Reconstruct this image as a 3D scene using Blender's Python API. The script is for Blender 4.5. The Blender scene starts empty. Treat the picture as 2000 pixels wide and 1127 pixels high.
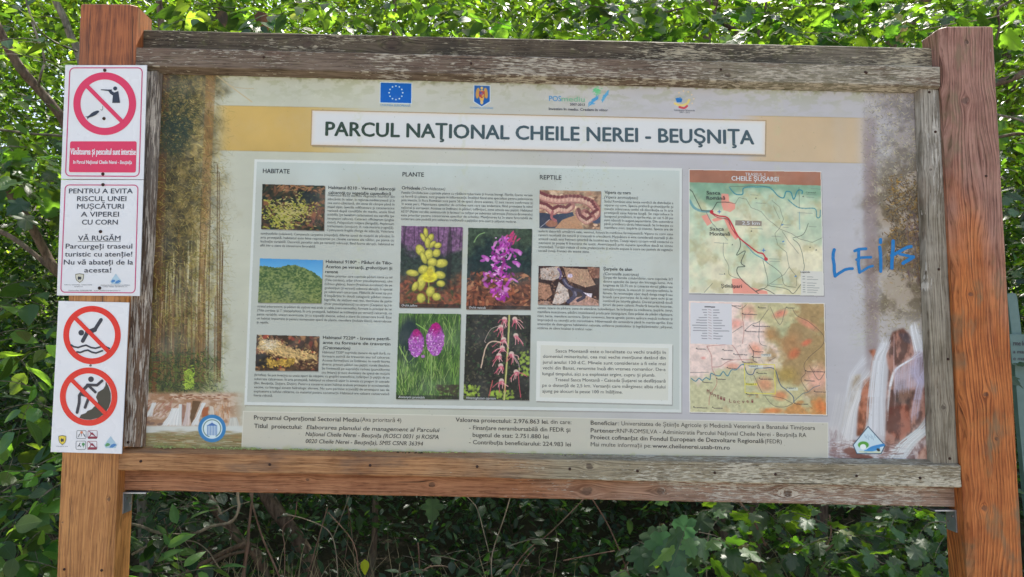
import bpy, math, random
import numpy as np
from mathutils import Vector, Matrix, noise as mnoise
R = math.radians
SC = bpy.context.scene
COL = SC.collection

# ------------------------------------------------------------------ camera
CAM = np.array([-0.0772, -1.95025, 1.56059]); YAW, PITCH, ROLL, F = 0.00393, 0.08393, 0.00222, 1480.0
def _axes():
    cy, sy, cp, sp, cr, sr = math.cos(YAW), math.sin(YAW), math.cos(PITCH), math.sin(PITCH), math.cos(ROLL), math.sin(ROLL)
    f = np.array([sy*cp, cy*cp, sp]); r = np.array([cy, -sy, 0.0]); u = np.cross(r, f)
    return r*cr + u*sr, -r*sr + u*cr, f
RT, UP, FW = _axes()
cam_d = bpy.data.cameras.new('camera'); cam = bpy.data.objects.new('camera', cam_d); COL.objects.link(cam)
cam.matrix_world = Matrix(((RT[0], UP[0], -FW[0], CAM[0]), (RT[1], UP[1], -FW[1], CAM[1]), (RT[2], UP[2], -FW[2], CAM[2]), (0, 0, 0, 1)))
cam_d.sensor_fit = 'HORIZONTAL'; cam_d.sensor_width = 36.0; cam_d.lens = F/2000.0*36.0
cam_d.clip_start = 0.05; cam_d.clip_end = 500.0
SC.camera = cam

# ------------------------------------------------------------------ light
SUN_EL, SUN_AZ = 56.0, 14.0            # sun high behind the board, a little to the right
world = bpy.data.worlds.new('World'); SC.world = world; world.use_nodes = True
wn = world.node_tree; wn.nodes.clear()
sky = wn.nodes.new('ShaderNodeTexSky'); sky.sky_type = 'NISHITA'; sky.sun_disc = False
sky.sun_elevation = R(SUN_EL); sky.sun_rotation = R(SUN_AZ); sky.air_density = 1.0; sky.dust_density = 4.0; sky.ozone_density = 0.7
bg = wn.nodes.new('ShaderNodeBackground'); bg.inputs['Strength'].default_value = 0.13
wo = wn.nodes.new('ShaderNodeOutputWorld')
wn.links.new(sky.outputs[0], bg.inputs[0]); wn.links.new(bg.outputs[0], wo.inputs[0])
sd = bpy.data.lights.new('sun', 'SUN'); sd.energy = 5.0; sd.angle = R(0.6); sd.color = (1.0, 0.95, 0.86)
sun = bpy.data.objects.new('sun', sd); COL.objects.link(sun)
_s = Vector((math.sin(R(SUN_AZ))*math.cos(R(SUN_EL)), math.cos(R(SUN_AZ))*math.cos(R(SUN_EL)), math.sin(R(SUN_EL))))
sun.rotation_euler = _s.to_track_quat('Z', 'Y').to_euler(); sun.location = (2, 8, 12)
SC.view_settings.view_transform = 'Standard'; SC.view_settings.look = 'None'
SC.view_settings.gamma = 1.0; SC.view_settings.use_curve_mapping = False
SC.view_settings.exposure = 1.47
SC.cycles.use_denoising = True; SC.cycles.denoising_prefilter = 'NONE'
SC.cycles.max_bounces = 8; SC.cycles.transparent_max_bounces = 8; SC.cycles.transmission_bounces = 6

# ------------------------------------------------------------------ geometry helpers
def at(px, py, Y=0.0):
    """the point of the plane y = Y that the photograph shows at pixel (px, py)"""
    d = FW*F + RT*(px-1000.0) - UP*(py-563.5)
    t = (Y - CAM[1])/d[1]
    p = CAM + d*t
    return (float(p[0]), float(Y), float(p[2]))
def link(o, parent=None):
    COL.objects.link(o)
    if parent is not None: o.parent = parent
    return o
def empty(name, label, cat, group=None, loc=(0, 0, 0)):
    o = bpy.data.objects.new(name, None); o.location = loc; o.empty_display_size = 0.1
    COL.objects.link(o); o['label'] = label; o['category'] = cat
    if group: o['group'] = group
    return o
def mesh(name, V, Fc, mat, parent=None, smooth=False, uv=None):
    me = bpy.data.meshes.new(name); me.from_pydata([tuple(v) for v in V], [], [tuple(f) for f in Fc]); me.update()
    me.materials.append(mat)
    if smooth: me.polygons.foreach_set('use_smooth', [True]*len(me.polygons))
    if uv is not None:
        l = me.uv_layers.new(name='UVMap')
        for lp in me.loops: l.data[lp.index].uv = uv[lp.vertex_index]
    return link(bpy.data.objects.new(name, me), parent)
def np_mesh(name, V, loops, nper, mat, parent=None, uv=None, rnd=None, smooth=False):
    V = np.asarray(V, np.float32); loops = np.asarray(loops, np.int32).ravel(); nf = len(loops)//nper
    me = bpy.data.meshes.new(name)
    me.vertices.add(len(V)); me.vertices.foreach_set('co', V.ravel())
    me.loops.add(len(loops)); me.loops.foreach_set('vertex_index', loops)
    me.polygons.add(nf); me.polygons.foreach_set('loop_start', np.arange(0, nf*nper, nper, dtype=np.int32))
    me.update(calc_edges=True)
    if uv is not None:
        l = me.uv_layers.new(name='UVMap'); l.data.foreach_set('uv', np.asarray(uv, np.float32)[loops].ravel())
    if rnd is not None:
        a = me.attributes.new('leafrand', 'FLOAT', 'POINT'); a.data.foreach_set('value', np.asarray(rnd, np.float32))
    if smooth: me.polygons.foreach_set('use_smooth', np.ones(nf, bool))
    me.materials.append(mat); me.validate()
    return link(bpy.data.objects.new(name, me), parent)

def timber(name, front, yf, yb, mat, parent, nseg=40, bev=0.003, rough=0.0008, seed=0, vertical=False, end_rough=0.0015, ct=0.0, cb=0.0):
    """A sawn timber: front = four photo corners TL,TR,BR,BL lying at depth yf, swept back to yb, cross-section with
    eased edges, small unevenness along its length."""
    P = [Vector(at(px, py, yf)) for px, py in front]
    if vertical: P = [P[3], P[0], P[1], P[2]]      # length axis from bottom to top: a side = 'top' edge of a rail lying down
    TL, TR, BR, BL = P
    rng = random.Random(seed)
    D = yb - yf
    V, Fc = [], []
    # cross-section ring: (s, y) with s from 0 (bottom) to 1 (top)
    for i in range(nseg+1):
        t = i/nseg
        a = BL.lerp(BR, t); b = TL.lerp(TR, t)
        h = (b-a).length; e = bev/h
        ring = [(0, bev), (e, 0), (0.5, 0), (1-e, 0), (1, bev), (1, D-bev), (1-e, D), (e, D), (0, D-bev)]
        if ct: c_ = ct/h; ring[4] = (1, bev*.4); ring[5] = (1+c_, D-.003); ring[6] = (1+c_-.001, D)
        if cb: c_ = cb/h; ring[0] = (0, bev*.4); ring[8] = (-c_, D-.003); ring[7] = (-c_+.001, D)
        dirn = (BR-BL).normalized()
        for k, (s, y) in enumerate(ring):
            p = a.lerp(b, s) + Vector((0, y, 0))
            n = mnoise.noise(Vector((t*(BR-BL).length*9+seed*3.1, k*7.7, seed)))+0.5*mnoise.noise(Vector((t*(BR-BL).length*40+seed, k*3.3, seed+9)))
            up = (b-a).normalized()
            if k in (0, 1, 8, 7): p += up*n*rough*(-1)
            if k in (3, 4, 5, 6): p += up*n*rough
            p += Vector((0, 1, 0))*n*rough*0.5
            if i in (0, nseg): p += dirn*rng.uniform(-1, 1)*end_rough
            V.append(p)
    m = 9
    for i in range(nseg):
        for k in range(m):
            Fc.append((i*m+k, (i+1)*m+k, (i+1)*m+(k+1) % m, i*m+(k+1) % m))
    Fc.append(tuple(range(m))); Fc.append(tuple(nseg*m+k for k in reversed(range(m))))
    if vertical: Fc = [tuple(reversed(f)) for f in Fc]
    o = mesh(name, V, Fc, mat, parent)
    return o

def slab(name, corners, yf, yb, mat, parent, bev=0.0006):
    """a flat plate from four photo corners on plane yf, back at yb, hairline-bevelled rim"""
    P = [Vector(at(px, py, yf)) for px, py in corners]; c = sum(P, Vector())/4
    Q = [p + (c-p).normalized()*bev for p in P]
    V = Q + [p+Vector((0, bev, 0)) for p in P] + [p+Vector((0, yb-yf, 0)) for p in P]
    Fc = [(3, 2, 1, 0)]
    for a in (0, 4):
        for k in range(4): Fc.append((a+k, a+(k+1) % 4, a+4+(k+1) % 4, a+4+k))
    Fc.append((8, 9, 10, 11))
    return mesh(name, V, Fc, mat, parent)

def tube(name, pts, rad, mat, parent=None, nseg=8, wob=0.0, seed=0, sub=4):
    """tapered limb through world points; rad = radius per point"""
    P = [Vector(p) for p in pts]; rad = list(rad) if hasattr(rad, '__len__') else [rad]*len(P)
    Q, Rd = [], []
    for i in range(len(P)-1):
        p0 = P[max(i-1, 0)]; p1 = P[i]; p2 = P[i+1]; p3 = P[min(i+2, len(P)-1)]
        for k in range(sub):
            t = k/sub
            q = 0.5*((2*p1) + (p2-p0)*t + (2*p0-5*p1+4*p2-p3)*t*t + (3*p1-p0-3*p2+p3)*t**3)
            Q.append(q); Rd.append(rad[i]*(1-t)+rad[i+1]*t)
    Q.append(P[-1]); Rd.append(rad[-1])
    V, Fc = [], []
    for i, q in enumerate(Q):
        d = (Q[min(i+1, len(Q)-1)]-Q[max(i-1, 0)]).normalized()
        a = d.cross(Vector((0.3, 1, 0.1))).normalized(); b = d.cross(a)
        if wob: q = q + (a*mnoise.noise(Vector((i*0.5, seed, 0))) + b*mnoise.noise(Vector((i*0.5, seed, 9))))*wob
        for k in range(nseg):
            an = 2*math.pi*k/nseg
            r = Rd[i]*(1+0.13*mnoise.noise(Vector((i*0.7, k*1.9, seed+3))))
            V.append(q + a*math.cos(an)*r + b*math.sin(an)*r)
    for i in range(len(Q)-1):
        for k in range(nseg):
            Fc.append((i*nseg+k, i*nseg+(k+1) % nseg, (i+1)*nseg+(k+1) % nseg, (i+1)*nseg+k))
    Fc.append(tuple(reversed(range(nseg)))); Fc.append(tuple((len(Q)-1)*nseg+k for k in range(nseg)))
    if name is None: return V, Fc
    return mesh(name, V, Fc, mat, parent, smooth=True)

# ------------------------------------------------------------------ node helper
class NB:
    def __init__(s, name):
        s.mat = bpy.data.materials.new(name); s.mat.use_nodes = True
        s.t = s.mat.node_tree; s.t.nodes.clear()
        s.out = s.t.nodes.new('ShaderNodeOutputMaterial')
    def n(s, typ, **kw):
        nd = s.t.nodes.new(typ)
        for k, v in kw.items(): setattr(nd, k, v)
        return nd
    def put(s, sock, v):
        if hasattr(v, 'is_linked') or isinstance(v, bpy.types.NodeSocket): s.t.links.new(v, sock)
        else:
            if isinstance(v, (tuple, list)) and len(v) == 3 and sock.type == 'RGBA': v = (*v, 1)
            sock.default_value = v
    def m(s, op, a, b=0.0, c=0.0, clamp=False):
        nd = s.n('ShaderNodeMath', operation=op, use_clamp=clamp)
        s.put(nd.inputs[0], a); s.put(nd.inputs[1], b); s.put(nd.inputs[2], c)
        return nd.outputs[0]
    def vec(s, x, y, z):
        nd = s.n('ShaderNodeCombineXYZ'); s.put(nd.inputs[0], x); s.put(nd.inputs[1], y); s.put(nd.inputs[2], z); return nd.outputs[0]
    def noise(s, v, scale=1.0, detail=3, rough=0.55, col=False, dist=0.0):
        nd = s.n('ShaderNodeTexNoise'); s.put(nd.inputs['Vector'], v); nd.inputs['Scale'].default_value = scale
        nd.inputs['Detail'].default_value = detail; nd.inputs['Roughness'].default_value = rough; nd.inputs['Distortion'].default_value = dist
        return nd.outputs['Color' if col else 'Fac']
    def sm(s, x, a, b, lo=0.0, hi=1.0):
        nd = s.n('ShaderNodeMapRange', interpolation_type='SMOOTHSTEP'); s.put(nd.inputs[0], x)
        for i, v in enumerate((a, b, lo, hi)): s.put(nd.inputs[i+1], v)
        return nd.outputs[0]
    def mix(s, f, a, b, mode='MIX'):
        nd = s.n('ShaderNodeMix', data_type='RGBA', blend_type=mode)
        s.put(nd.inputs[0], f); s.put(nd.inputs[6], a); s.put(nd.inputs[7], b); return nd.outputs[2]
    def bsdf(s, col, rough=0.6, spec=0.5, normal=None, **kw):
        nd = s.n('ShaderNodeBsdfPrincipled'); s.put(nd.inputs['Base Color'], col); s.put(nd.inputs['Roughness'], rough)
        s.put(nd.inputs['Specular IOR Level'], spec)
        for k, v in kw.items(): s.put(nd.inputs[k], v)
        if normal is not None: s.t.links.new(normal, nd.inputs['Normal'])
        s.t.links.new(nd.outputs[0], s.out.inputs[0]); return nd
    def bump(s, h, dist=0.001, strength=1.0):
        nd = s.n('ShaderNodeBump'); nd.inputs['Strength'].default_value = strength; nd.inputs['Distance'].default_value = dist
        s.put(nd.inputs['Height'], h); return nd.outputs[0]
    def obj(s):
        tc = s.n('ShaderNodeTexCoord'); sp = s.n('ShaderNodeSeparateXYZ'); s.t.links.new(tc.outputs['Object'], sp.inputs[0])
        return tc.outputs['Object'], sp.outputs[0], sp.outputs[1], sp.outputs[2]

def hexc(r, g, b, k=1.0):
    f = lambda c: ((c/255)/12.92 if c/255 <= 0.04045 else (((c/255)+0.055)/1.055)**2.4)*k
    return (f(r), f(g), f(b))

def wood(name, vertical, dark, light, end_dark=None, end_light=None, span=(0, 1), flake=(0.0, 0.0), flake_col=(0.45, 0.42, 0.36),
         stain=(0.1, 0.1, 0.1), stain_amt=0.0, ring=0.008, ring_amt=0.5, knots=(), seed=0.0, relief=0.0007, moss=0.0, rough=0.75, flscale=(34, 230), spec=0.22, wav=0.030):
    """Sawn weathered timber. Along = length axis, cross = across it. dark/light grain colours run to end_dark/end_light over span."""
    b = NB(name); P, X, Y, Z = b.obj()
    L, C = (Z, X) if vertical else (X, Z)
    C = b.m('ADD', C, b.m('MULTIPLY', Y, 0.83)) if not vertical else b.m('ADD', C, b.m('MULTIPLY', Y, 0.6))
    if not vertical: C = b.m('ADD', C, b.m('MULTIPLY', X, 0.022))
    sv = seed*1.37
    wv = b.noise(b.vec(b.m('MULTIPLY', L, 2.3), b.m('MULTIPLY', C, 7.0), sv), 1.0, 2)
    Cg = b.m('ADD', C, b.m('MULTIPLY', b.m('SUBTRACT', wv, 0.5), wav))
    kmask = None
    for (kl, kc, r) in knots:
        dl = b.m('MULTIPLY', b.m('SUBTRACT', L, kl), 1.15 if vertical else 0.8); dc = b.m('SUBTRACT', C, kc)
        d = b.m('SQRT', b.m('ADD', b.m('MULTIPLY', dl, dl), b.m('MULTIPLY', dc, dc)))
        g = b.m('POWER', 2.718, b.m('MULTIPLY', d, -0.8/r))
        Cg = b.m('SUBTRACT', Cg, b.m('MULTIPLY', b.m('MULTIPLY', g, b.m('TANH', b.m('DIVIDE', dc, r*0.6))), r*1.5))
        wob = b.noise(b.vec(b.m('MULTIPLY', L, 60), b.m('MULTIPLY', C, 60), sv), 1.0, 2)
        km = b.sm(b.m('ADD', d, b.m('MULTIPLY', b.m('SUBTRACT', wob, 0.5), r*0.9)), r*0.45, r*0.8, 1.0, 0.0)
        kmask = km if kmask is None else b.m('MAXIMUM', kmask, km)
    fine = b.noise(b.vec(b.m('MULTIPLY', L, 8), b.m('MULTIPLY', Cg, 360), sv), 1.0, 3, 0.6)
    saw = b.m('FRACT', b.m('ADD', b.m('DIVIDE', Cg, ring), b.m('MULTIPLY', wv, 1.2)))
    rings = b.m('POWER', saw, 3.0)                       # slow rise, sharp fall: early to late wood
    rv = b.noise(b.vec(b.m('MULTIPLY', L, 3), b.m('MULTIPLY', Cg, 60), sv+5), 1.0, 2)
    rings = b.m('MULTIPLY', rings, b.sm(rv, 0.3, 0.62))
    pore = b.sm(b.noise(b.vec(b.m('MULTIPLY', L, 26), b.m('MULTIPLY', Cg, 360), sv+2), 1.0, 2), 0.55, 0.70)
    mott = b.noise(P, 14, 4, 0.6)
    tone = b.m('ADD', b.m('MULTIPLY', fine, 0.75), b.m('MULTIPLY', mott, 0.35))
    tone = b.sm(tone, 0.36, 0.70)
    col = b.mix(tone, dark, light)
    gr = b.m('DIVIDE', b.m('SUBTRACT', L, span[0]), span[1]-span[0])
    grn = b.m('ADD', gr, b.m('MULTIPLY', b.m('SUBTRACT', b.noise(b.vec(b.m('MULTIPLY', L, 3.2), b.m('MULTIPLY', C, 9), sv+3), 1.0, 3), 0.5), 1.1))
    gw = b.sm(grn, 0.25, 0.75)
    if end_dark: col = b.mix(gw, col, b.mix(tone, end_dark, end_light))
    col = b.mix(b.m('MULTIPLY', rings, ring_amt), col, b.mix(1.0, col, (0.34, 0.28, 0.23), 'MULTIPLY'))
    col = b.mix(b.m('MULTIPLY', pore, 0.65), col, b.mix(1.0, col, (0.35, 0.3, 0.26), 'MULTIPLY'))
    if stain_amt > 0:
        st = b.noise(b.vec(b.m('MULTIPLY', L, 5), b.m('MULTIPLY', C, 14), sv+7), 1.0, 4, 0.65)
        col = b.mix(b.m('MULTIPLY', b.sm(st, 0.52, 0.68), stain_amt), col, stain)
    if moss > 0:
        ms = b.noise(P, 30, 4, 0.7); col = b.mix(b.m('MULTIPLY', b.sm(ms, 0.5, 0.7), moss), col, (0.15, 0.16, 0.05))
    fl = None
    if flake[0] > 0 or flake[1] > 0:
        fa = b.noise(b.vec(b.m('MULTIPLY', L, flscale[0]), b.m('MULTIPLY', Cg, flscale[1]), sv+11), 1.0, 4, 0.62)
        fb = b.noise(b.vec(b.m('MULTIPLY', L, flscale[0]*1.5), b.m('MULTIPLY', Cg, flscale[1]*2.6), sv+12), 1.0, 3, 0.6)
        fn = b.m('ADD', b.m('MULTIPLY', fa, 0.45), b.m('MULTIPLY', fb, 0.55))
        big = b.noise(b.vec(b.m('MULTIPLY', L, 4.5), b.m('MULTIPLY', C, 16), sv+13), 1.0, 3)
        amt = b.m('ADD', b.m('MULTIPLY', b.m('MINIMUM', b.m('MAXIMUM', gr, 0.0), 1.0), flake[1]-flake[0]), flake[0])
        thr = b.m('SUBTRACT', 0.76, b.m('ADD', b.m('MULTIPLY', amt, 0.36), b.m('MULTIPLY', b.m('SUBTRACT', big, 0.5), 0.42)))
        fl = b.sm(b.m('SUBTRACT', fn, thr), 0.0, 0.035)
        fc = b.mix(b.noise(P, 120, 2), tuple(c*0.65 for c in flake_col), tuple(c*1.3 for c in flake_col))
        edge = b.sm(b.m('SUBTRACT', fn, thr), -0.02, 0.0); col = b.mix(b.m('MULTIPLY', edge, 0.35), col, b.mix(1.0, col, (0.4, 0.36, 0.33), 'MULTIPLY'))
        fc = b.mix(b.m('MULTIPLY', pore, 0.4), fc, (0.12, 0.10, 0.08))
        col = b.mix(fl, col, fc)
    if kmask is not None: col = b.mix(b.m('MULTIPLY', kmask, 0.6), col, b.mix(fine, (0.03, 0.022, 0.02), (0.12, 0.08, 0.06)))
    crack = b.sm(b.noise(b.vec(b.m('MULTIPLY', L, 2.5), b.m('MULTIPLY', Cg, 170), sv+17), 1.0, 2, 0.4), 0.715, 0.735)
    col = b.mix(b.m('MULTIPLY', crack, 0.75), col, (0.02, 0.016, 0.012))
    h = b.m('ADD', b.m('MULTIPLY', fine, 0.5), b.m('MULTIPLY', rings, ring_amt*1.4 if ring_amt < 0 else -ring_amt*1.4))
    h = b.m('SUBTRACT', h, b.m('MULTIPLY', pore, 0.3)); h = b.m('SUBTRACT', h, b.m('MULTIPLY', crack, 1.5))
    if fl is not None: h = b.m('ADD', h, b.m('MULTIPLY', fl, 0.6))
    if kmask is not None: h = b.m('SUBTRACT', h, b.m('MULTIPLY', kmask, 0.8))
    b.bsdf(col, rough, spec, b.bump(h, relief))
    return b.mat

def plain(name, col, rough=0.5, spec=0.5, metal=0.0, nz=0.06, scale=60, bumpd=0.0):
    b = NB(name); P, X, Y, Z = b.obj(); n = b.noise(P, scale, 3)
    c = b.mix(n, tuple(max(0, x*(1-nz*2)) for x in col), tuple(min(1, x*(1+nz*2)) for x in col))
    b.bsdf(c, rough, spec, b.bump(n, bumpd) if bumpd else None, Metallic=metal)
    return b.mat
# ------------------------------------------------------------------ the print of the big panel, painted as pixels
RG = np.random.default_rng(11)
def fbm(h, w, cell, octs=4, seed=0, ax=1.0, ay=1.0, gain=0.55):
    """smooth noise field (h, w), about 0..1; ax, ay stretch the cells"""
    r = np.random.default_rng(seed); out = np.zeros((h, w), np.float32); tot = 0; amp = 1.0
    for o in range(octs):
        cx, cy = max(1.0, cell*ax/2**o), max(1.0, cell*ay/2**o)
        gw, gh = int(w/cx)+3, int(h/cy)+3
        g = r.random((gh, gw)).astype(np.float32)
        x = np.arange(w)/cx; y = np.arange(h)/cy
        xi = x.astype(int); yi = y.astype(int); fx = (x-xi); fy = (y-yi)
        fx = (fx*fx*(3-2*fx)).astype(np.float32); fy = (fy*fy*(3-2*fy)).astype(np.float32)[:, None]
        gx = g[:, xi]*(1-fx)+g[:, xi+1]*fx
        out += amp*(gx[yi]*(1-fy)+gx[yi+1]*fy); tot += amp; amp *= gain
    return out/tot
def ss(x, a, b):
    t = np.clip((x-a)/(b-a), 0, 1); return t*t*(3-2*t)
class Cv:
    def __init__(s, x0, y0, x1, y1, S, col=(200, 200, 190)):
        s.x0, s.y0, s.S = x0, y0, S
        s.w, s.h = int(round((x1-x0)*S)), int(round((y1-y0)*S))
        s.A = np.empty((s.h, s.w, 3), np.float32); s.A[:] = np.array(col, np.float32)/255
    def box(s, xa, ya, xb, yb):
        a = max(0, int((xa-s.x0)*s.S)-1); b = min(s.w, int((xb-s.x0)*s.S)+2)
        c = max(0, int((ya-s.y0)*s.S)-1); d = min(s.h, int((yb-s.y0)*s.S)+2)
        if b <= a or d <= c: return None
        X = (np.arange(a, b)+.5)/s.S+s.x0; Y = (np.arange(c, d)+.5)/s.S+s.y0
        return a, b, c, d, X[None, :].astype(np.float32), Y[:, None].astype(np.float32)
    def put(s, bx, m, col):
        a, b, c, d = bx[:4]; m = m[..., None]
        col = np.asarray(col, np.float32)/255
        s.A[c:d, a:b] = s.A[c:d, a:b]*(1-m)+col*m
    def blob(s, cx, cy, rx, ry, ang=0.0, col=(0, 0, 0), a=1.0, soft=0.35):
        r = max(rx, ry)*(1+soft); bx = s.box(cx-r, cy-r, cx+r, cy+r)
        if bx is None: return
        ca, sa = math.cos(ang), math.sin(ang); X = bx[4]-cx; Y = bx[5]-cy
        q = np.sqrt(((X*ca+Y*sa)/rx)**2+((-X*sa+Y*ca)/ry)**2)
        s.put(bx, np.clip((1+soft/2-q)/max(soft, 1e-3), 0, 1)*a, col)
    def seg(s, x0, y0, x1, y1, w, col, a=1.0, w2=None):
        r = max(w, w2 or 0)/2+1; bx = s.box(min(x0, x1)-r, min(y0, y1)-r, max(x0, x1)+r, max(y0, y1)+r)
        if bx is None: return
        dx, dy = x1-x0, y1-y0; L = dx*dx+dy*dy+1e-9
        t = np.clip(((bx[4]-x0)*dx+(bx[5]-y0)*dy)/L, 0, 1)
        d = np.sqrt((bx[4]-x0-t*dx)**2+(bx[5]-y0-t*dy)**2)
        ww = w if w2 is None else w+(w2-w)*t
        s.put(bx, np.clip((ww/2-d)*s.S+.5, 0, 1)*a, col)
    def line(s, pts, w, col, a=1.0, curve=True):
        if curve and len(pts) > 2:
            Q = []
            for i in range(len(pts)-1):
                p0, p1, p2, p3 = [np.array(pts[j], float) for j in (max(i-1, 0), i, i+1, min(i+2, len(pts)-1))]
                for k in range(5):
                    t = k/5; Q.append(.5*(2*p1+(p2-p0)*t+(2*p0-5*p1+4*p2-p3)*t*t+(3*p1-p0-3*p2+p3)*t**3))
            Q.append(np.array(pts[-1], float)); pts = Q
        for p, q in zip(pts[:-1], pts[1:]): s.seg(p[0], p[1], q[0], q[1], w, col, a)
    def poly(s, pts, col, a=1.0):
        P = np.array(pts, float); bx = s.box(P[:, 0].min(), P[:, 1].min(), P[:, 0].max(), P[:, 1].max())
        if bx is None: return
        acc = 0
        for ox, oy in ((-.25, -.25), (.25, -.25), (-.25, .25), (.25, .25)):
            X = bx[4]+ox/s.S; Y = bx[5]+oy/s.S; ins = np.zeros((Y.shape[0], X.shape[1]), bool)
            for i in range(len(P)):
                (xa, ya), (xb, yb) = P[i], P[(i+1) % len(P)]
                if ya == yb: continue
                ins ^= ((Y > ya) != (Y > yb)) & (X < (xb-xa)*(Y-ya)/(yb-ya)+xa)
            acc = acc+ins
        s.put(bx, acc.astype(np.float32)/4*a, col)
    def strokes(s, n, rect, pal, ln, wd, ang, aj=0.4, al=0.7, rng=RG, mask=None):
        xa, ya, xb, yb = rect
        for i in range(n):
            x, y = rng.uniform(xa, xb)+rng.normal()*(xb-xa)*.07, rng.uniform(ya, yb)+rng.normal()*(yb-ya)*.07
            k = al*rng.uniform(.5, 1.1) if mask is None else al*mask(x, y)
            if k < 0.03: continue
            c = np.array(pal[rng.integers(len(pal))], float)*rng.uniform(.85, 1.15)
            l = rng.uniform(*ln)/2; an = ang+rng.normal()*aj
            s.seg(x-l*math.cos(an), y-l*math.sin(an), x+l*math.cos(an), y+l*math.sin(an), rng.uniform(*wd), np.clip(c, 0, 255), k)
    def paste(s, im, quad):
        TL, TR, BR, BL = [np.array(q, float) for q in quad]
        P = np.array(quad); bx = s.box(P[:, 0].min(), P[:, 1].min(), P[:, 0].max(), P[:, 1].max())
        X, Y = np.broadcast_arrays(bx[4], bx[5])
        u = np.full(X.shape, .5); v = np.full(X.shape, .5)
        e = TR-TL; g = BL-TL; hh = TL-TR+BR-BL
        for _ in range(3):
            px = TL[0]+e[0]*u+g[0]*v+hh[0]*u*v-X; py = TL[1]+e[1]*u+g[1]*v+hh[1]*u*v-Y
            a_, b_, c_, d_ = e[0]+hh[0]*v, g[0]+hh[0]*u, e[1]+hh[1]*v, g[1]+hh[1]*u
            dt = a_*d_-b_*c_; u = u-(px*d_-b_*py)/dt; v = v-(a_*py-c_*px)/dt
        ins = ((u >= 0) & (u <= 1) & (v >= 0) & (v <= 1)).astype(np.float32)
        iy = np.clip((v*im.h).astype(int), 0, im.h-1); ix = np.clip((u*im.w).astype(int), 0, im.w-1)
        s.put(bx, ins, im.A[iy, ix]*255)
    def tone(s, f): s.A *= f[..., None] if f.ndim == 2 else f

def lerpc(a, b, t): return np.asarray(a, np.float32)[None, None]*(1-t[..., None])+np.asarray(b, np.float32)[None, None]*t[..., None]
def leafy(c, pals, n, r, seed, ang=0.0, aj=3.0, soft=.5, a=.85):
    rg = np.random.default_rng(seed)
    for i in range(n):
        p = pals[rg.integers(len(pals))]; k = rg.uniform(.7, 1.3); rr = rg.uniform(*r)
        c.blob(rg.uniform(0, c.w/c.S), rg.uniform(0, c.h/c.S), rr, rr*rg.uniform(.3, .7), ang+rg.normal()*aj, np.clip(np.array(p)*k, 0, 255), a, soft)

def pic(w, h, col): return Cv(0, 0, w, h, 2, col)
def pic_moss():
    c = pic(122, 88, (60, 50, 30)); leafy(c, [(50, 45, 25), (90, 65, 40), (35, 50, 35), (120, 80, 50), (30, 35, 20)], 500, (3, 9), 1)
    for k in range(380):
        a = RG.random(); x = 12+RG.normal()*9+a*85; y = 12+60*(1-abs(a-.35)) + RG.normal()*15
        g = RG.random(); c.blob(x, y, RG.uniform(1.5, 4), RG.uniform(.8, 2), RG.uniform(-1, 1), (110+90*g, 120+70*g, 35+50*g), .9)
    for k in range(150): c.blob(55+RG.normal()*20, 52+RG.normal()*16, RG.uniform(2, 4), 1, RG.uniform(-.7, .7), (185, 175, 110), .9)
    for k in range(26): c.line([(100+RG.normal()*8, 30+RG.normal()*8), (104+RG.normal()*10, 55), (100+RG.normal()*12, 80)], .6, (150, 90, 75), .6)
    for k in range(60): c.blob(90+RG.normal()*8, 25+RG.normal()*8, 4, 2, RG.uniform(0, 3), (28, 38, 38), .6)
    for k in range(60): c.blob(RG.uniform(30, 122), RG.uniform(0, 12), 4, 1.2, RG.uniform(-1, 1), (165, 115, 75), .7)
    return c
def pic_hill():
    c = pic(123, 88, (85, 165, 220)); y = np.arange(c.h)[:, None]/2; x = np.arange(c.w)[None, :]/2
    c.A[:] = lerpc((.29, .60, .83), (.48, .74, .90), np.clip(y/35+x*0, 0, 1))
    top = np.interp(x, [0, 15, 35, 55, 70, 85, 105, 123], [14, 15, 17, 11, 11, 16, 24, 38])+fbm(1, c.w, 6, 3, 4)*4-2
    m = (y > top).astype(np.float32)
    n = fbm(c.h, c.w, 22, 5, 5); n2 = fbm(c.h, c.w, 7, 3, 6)
    g = lerpc((.17, .30, .16), (.52, .58, .33), np.clip((n*.5+n2*.7-.32)*2.2, 0, 1)); t = np.clip((y-60)/28, 0, 1)+x*0
    g = g*(1-.35*t[..., None])+np.array([.60, .58, .33])*.35*t[..., None]
    c.A[:] = c.A*(1-m[..., None])+g*m[..., None]
    for k in range(700):
        xx, yy = RG.uniform(0, 123), RG.uniform(18, 84)
        if yy > np.interp(xx, [0, 35, 60, 123], [20, 22, 16, 42]): c.blob(xx, yy, 2.0, 1.4, 0, (60, 88, 45) if RG.random() < .5 else (150, 160, 100), .5)
    return c
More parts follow.
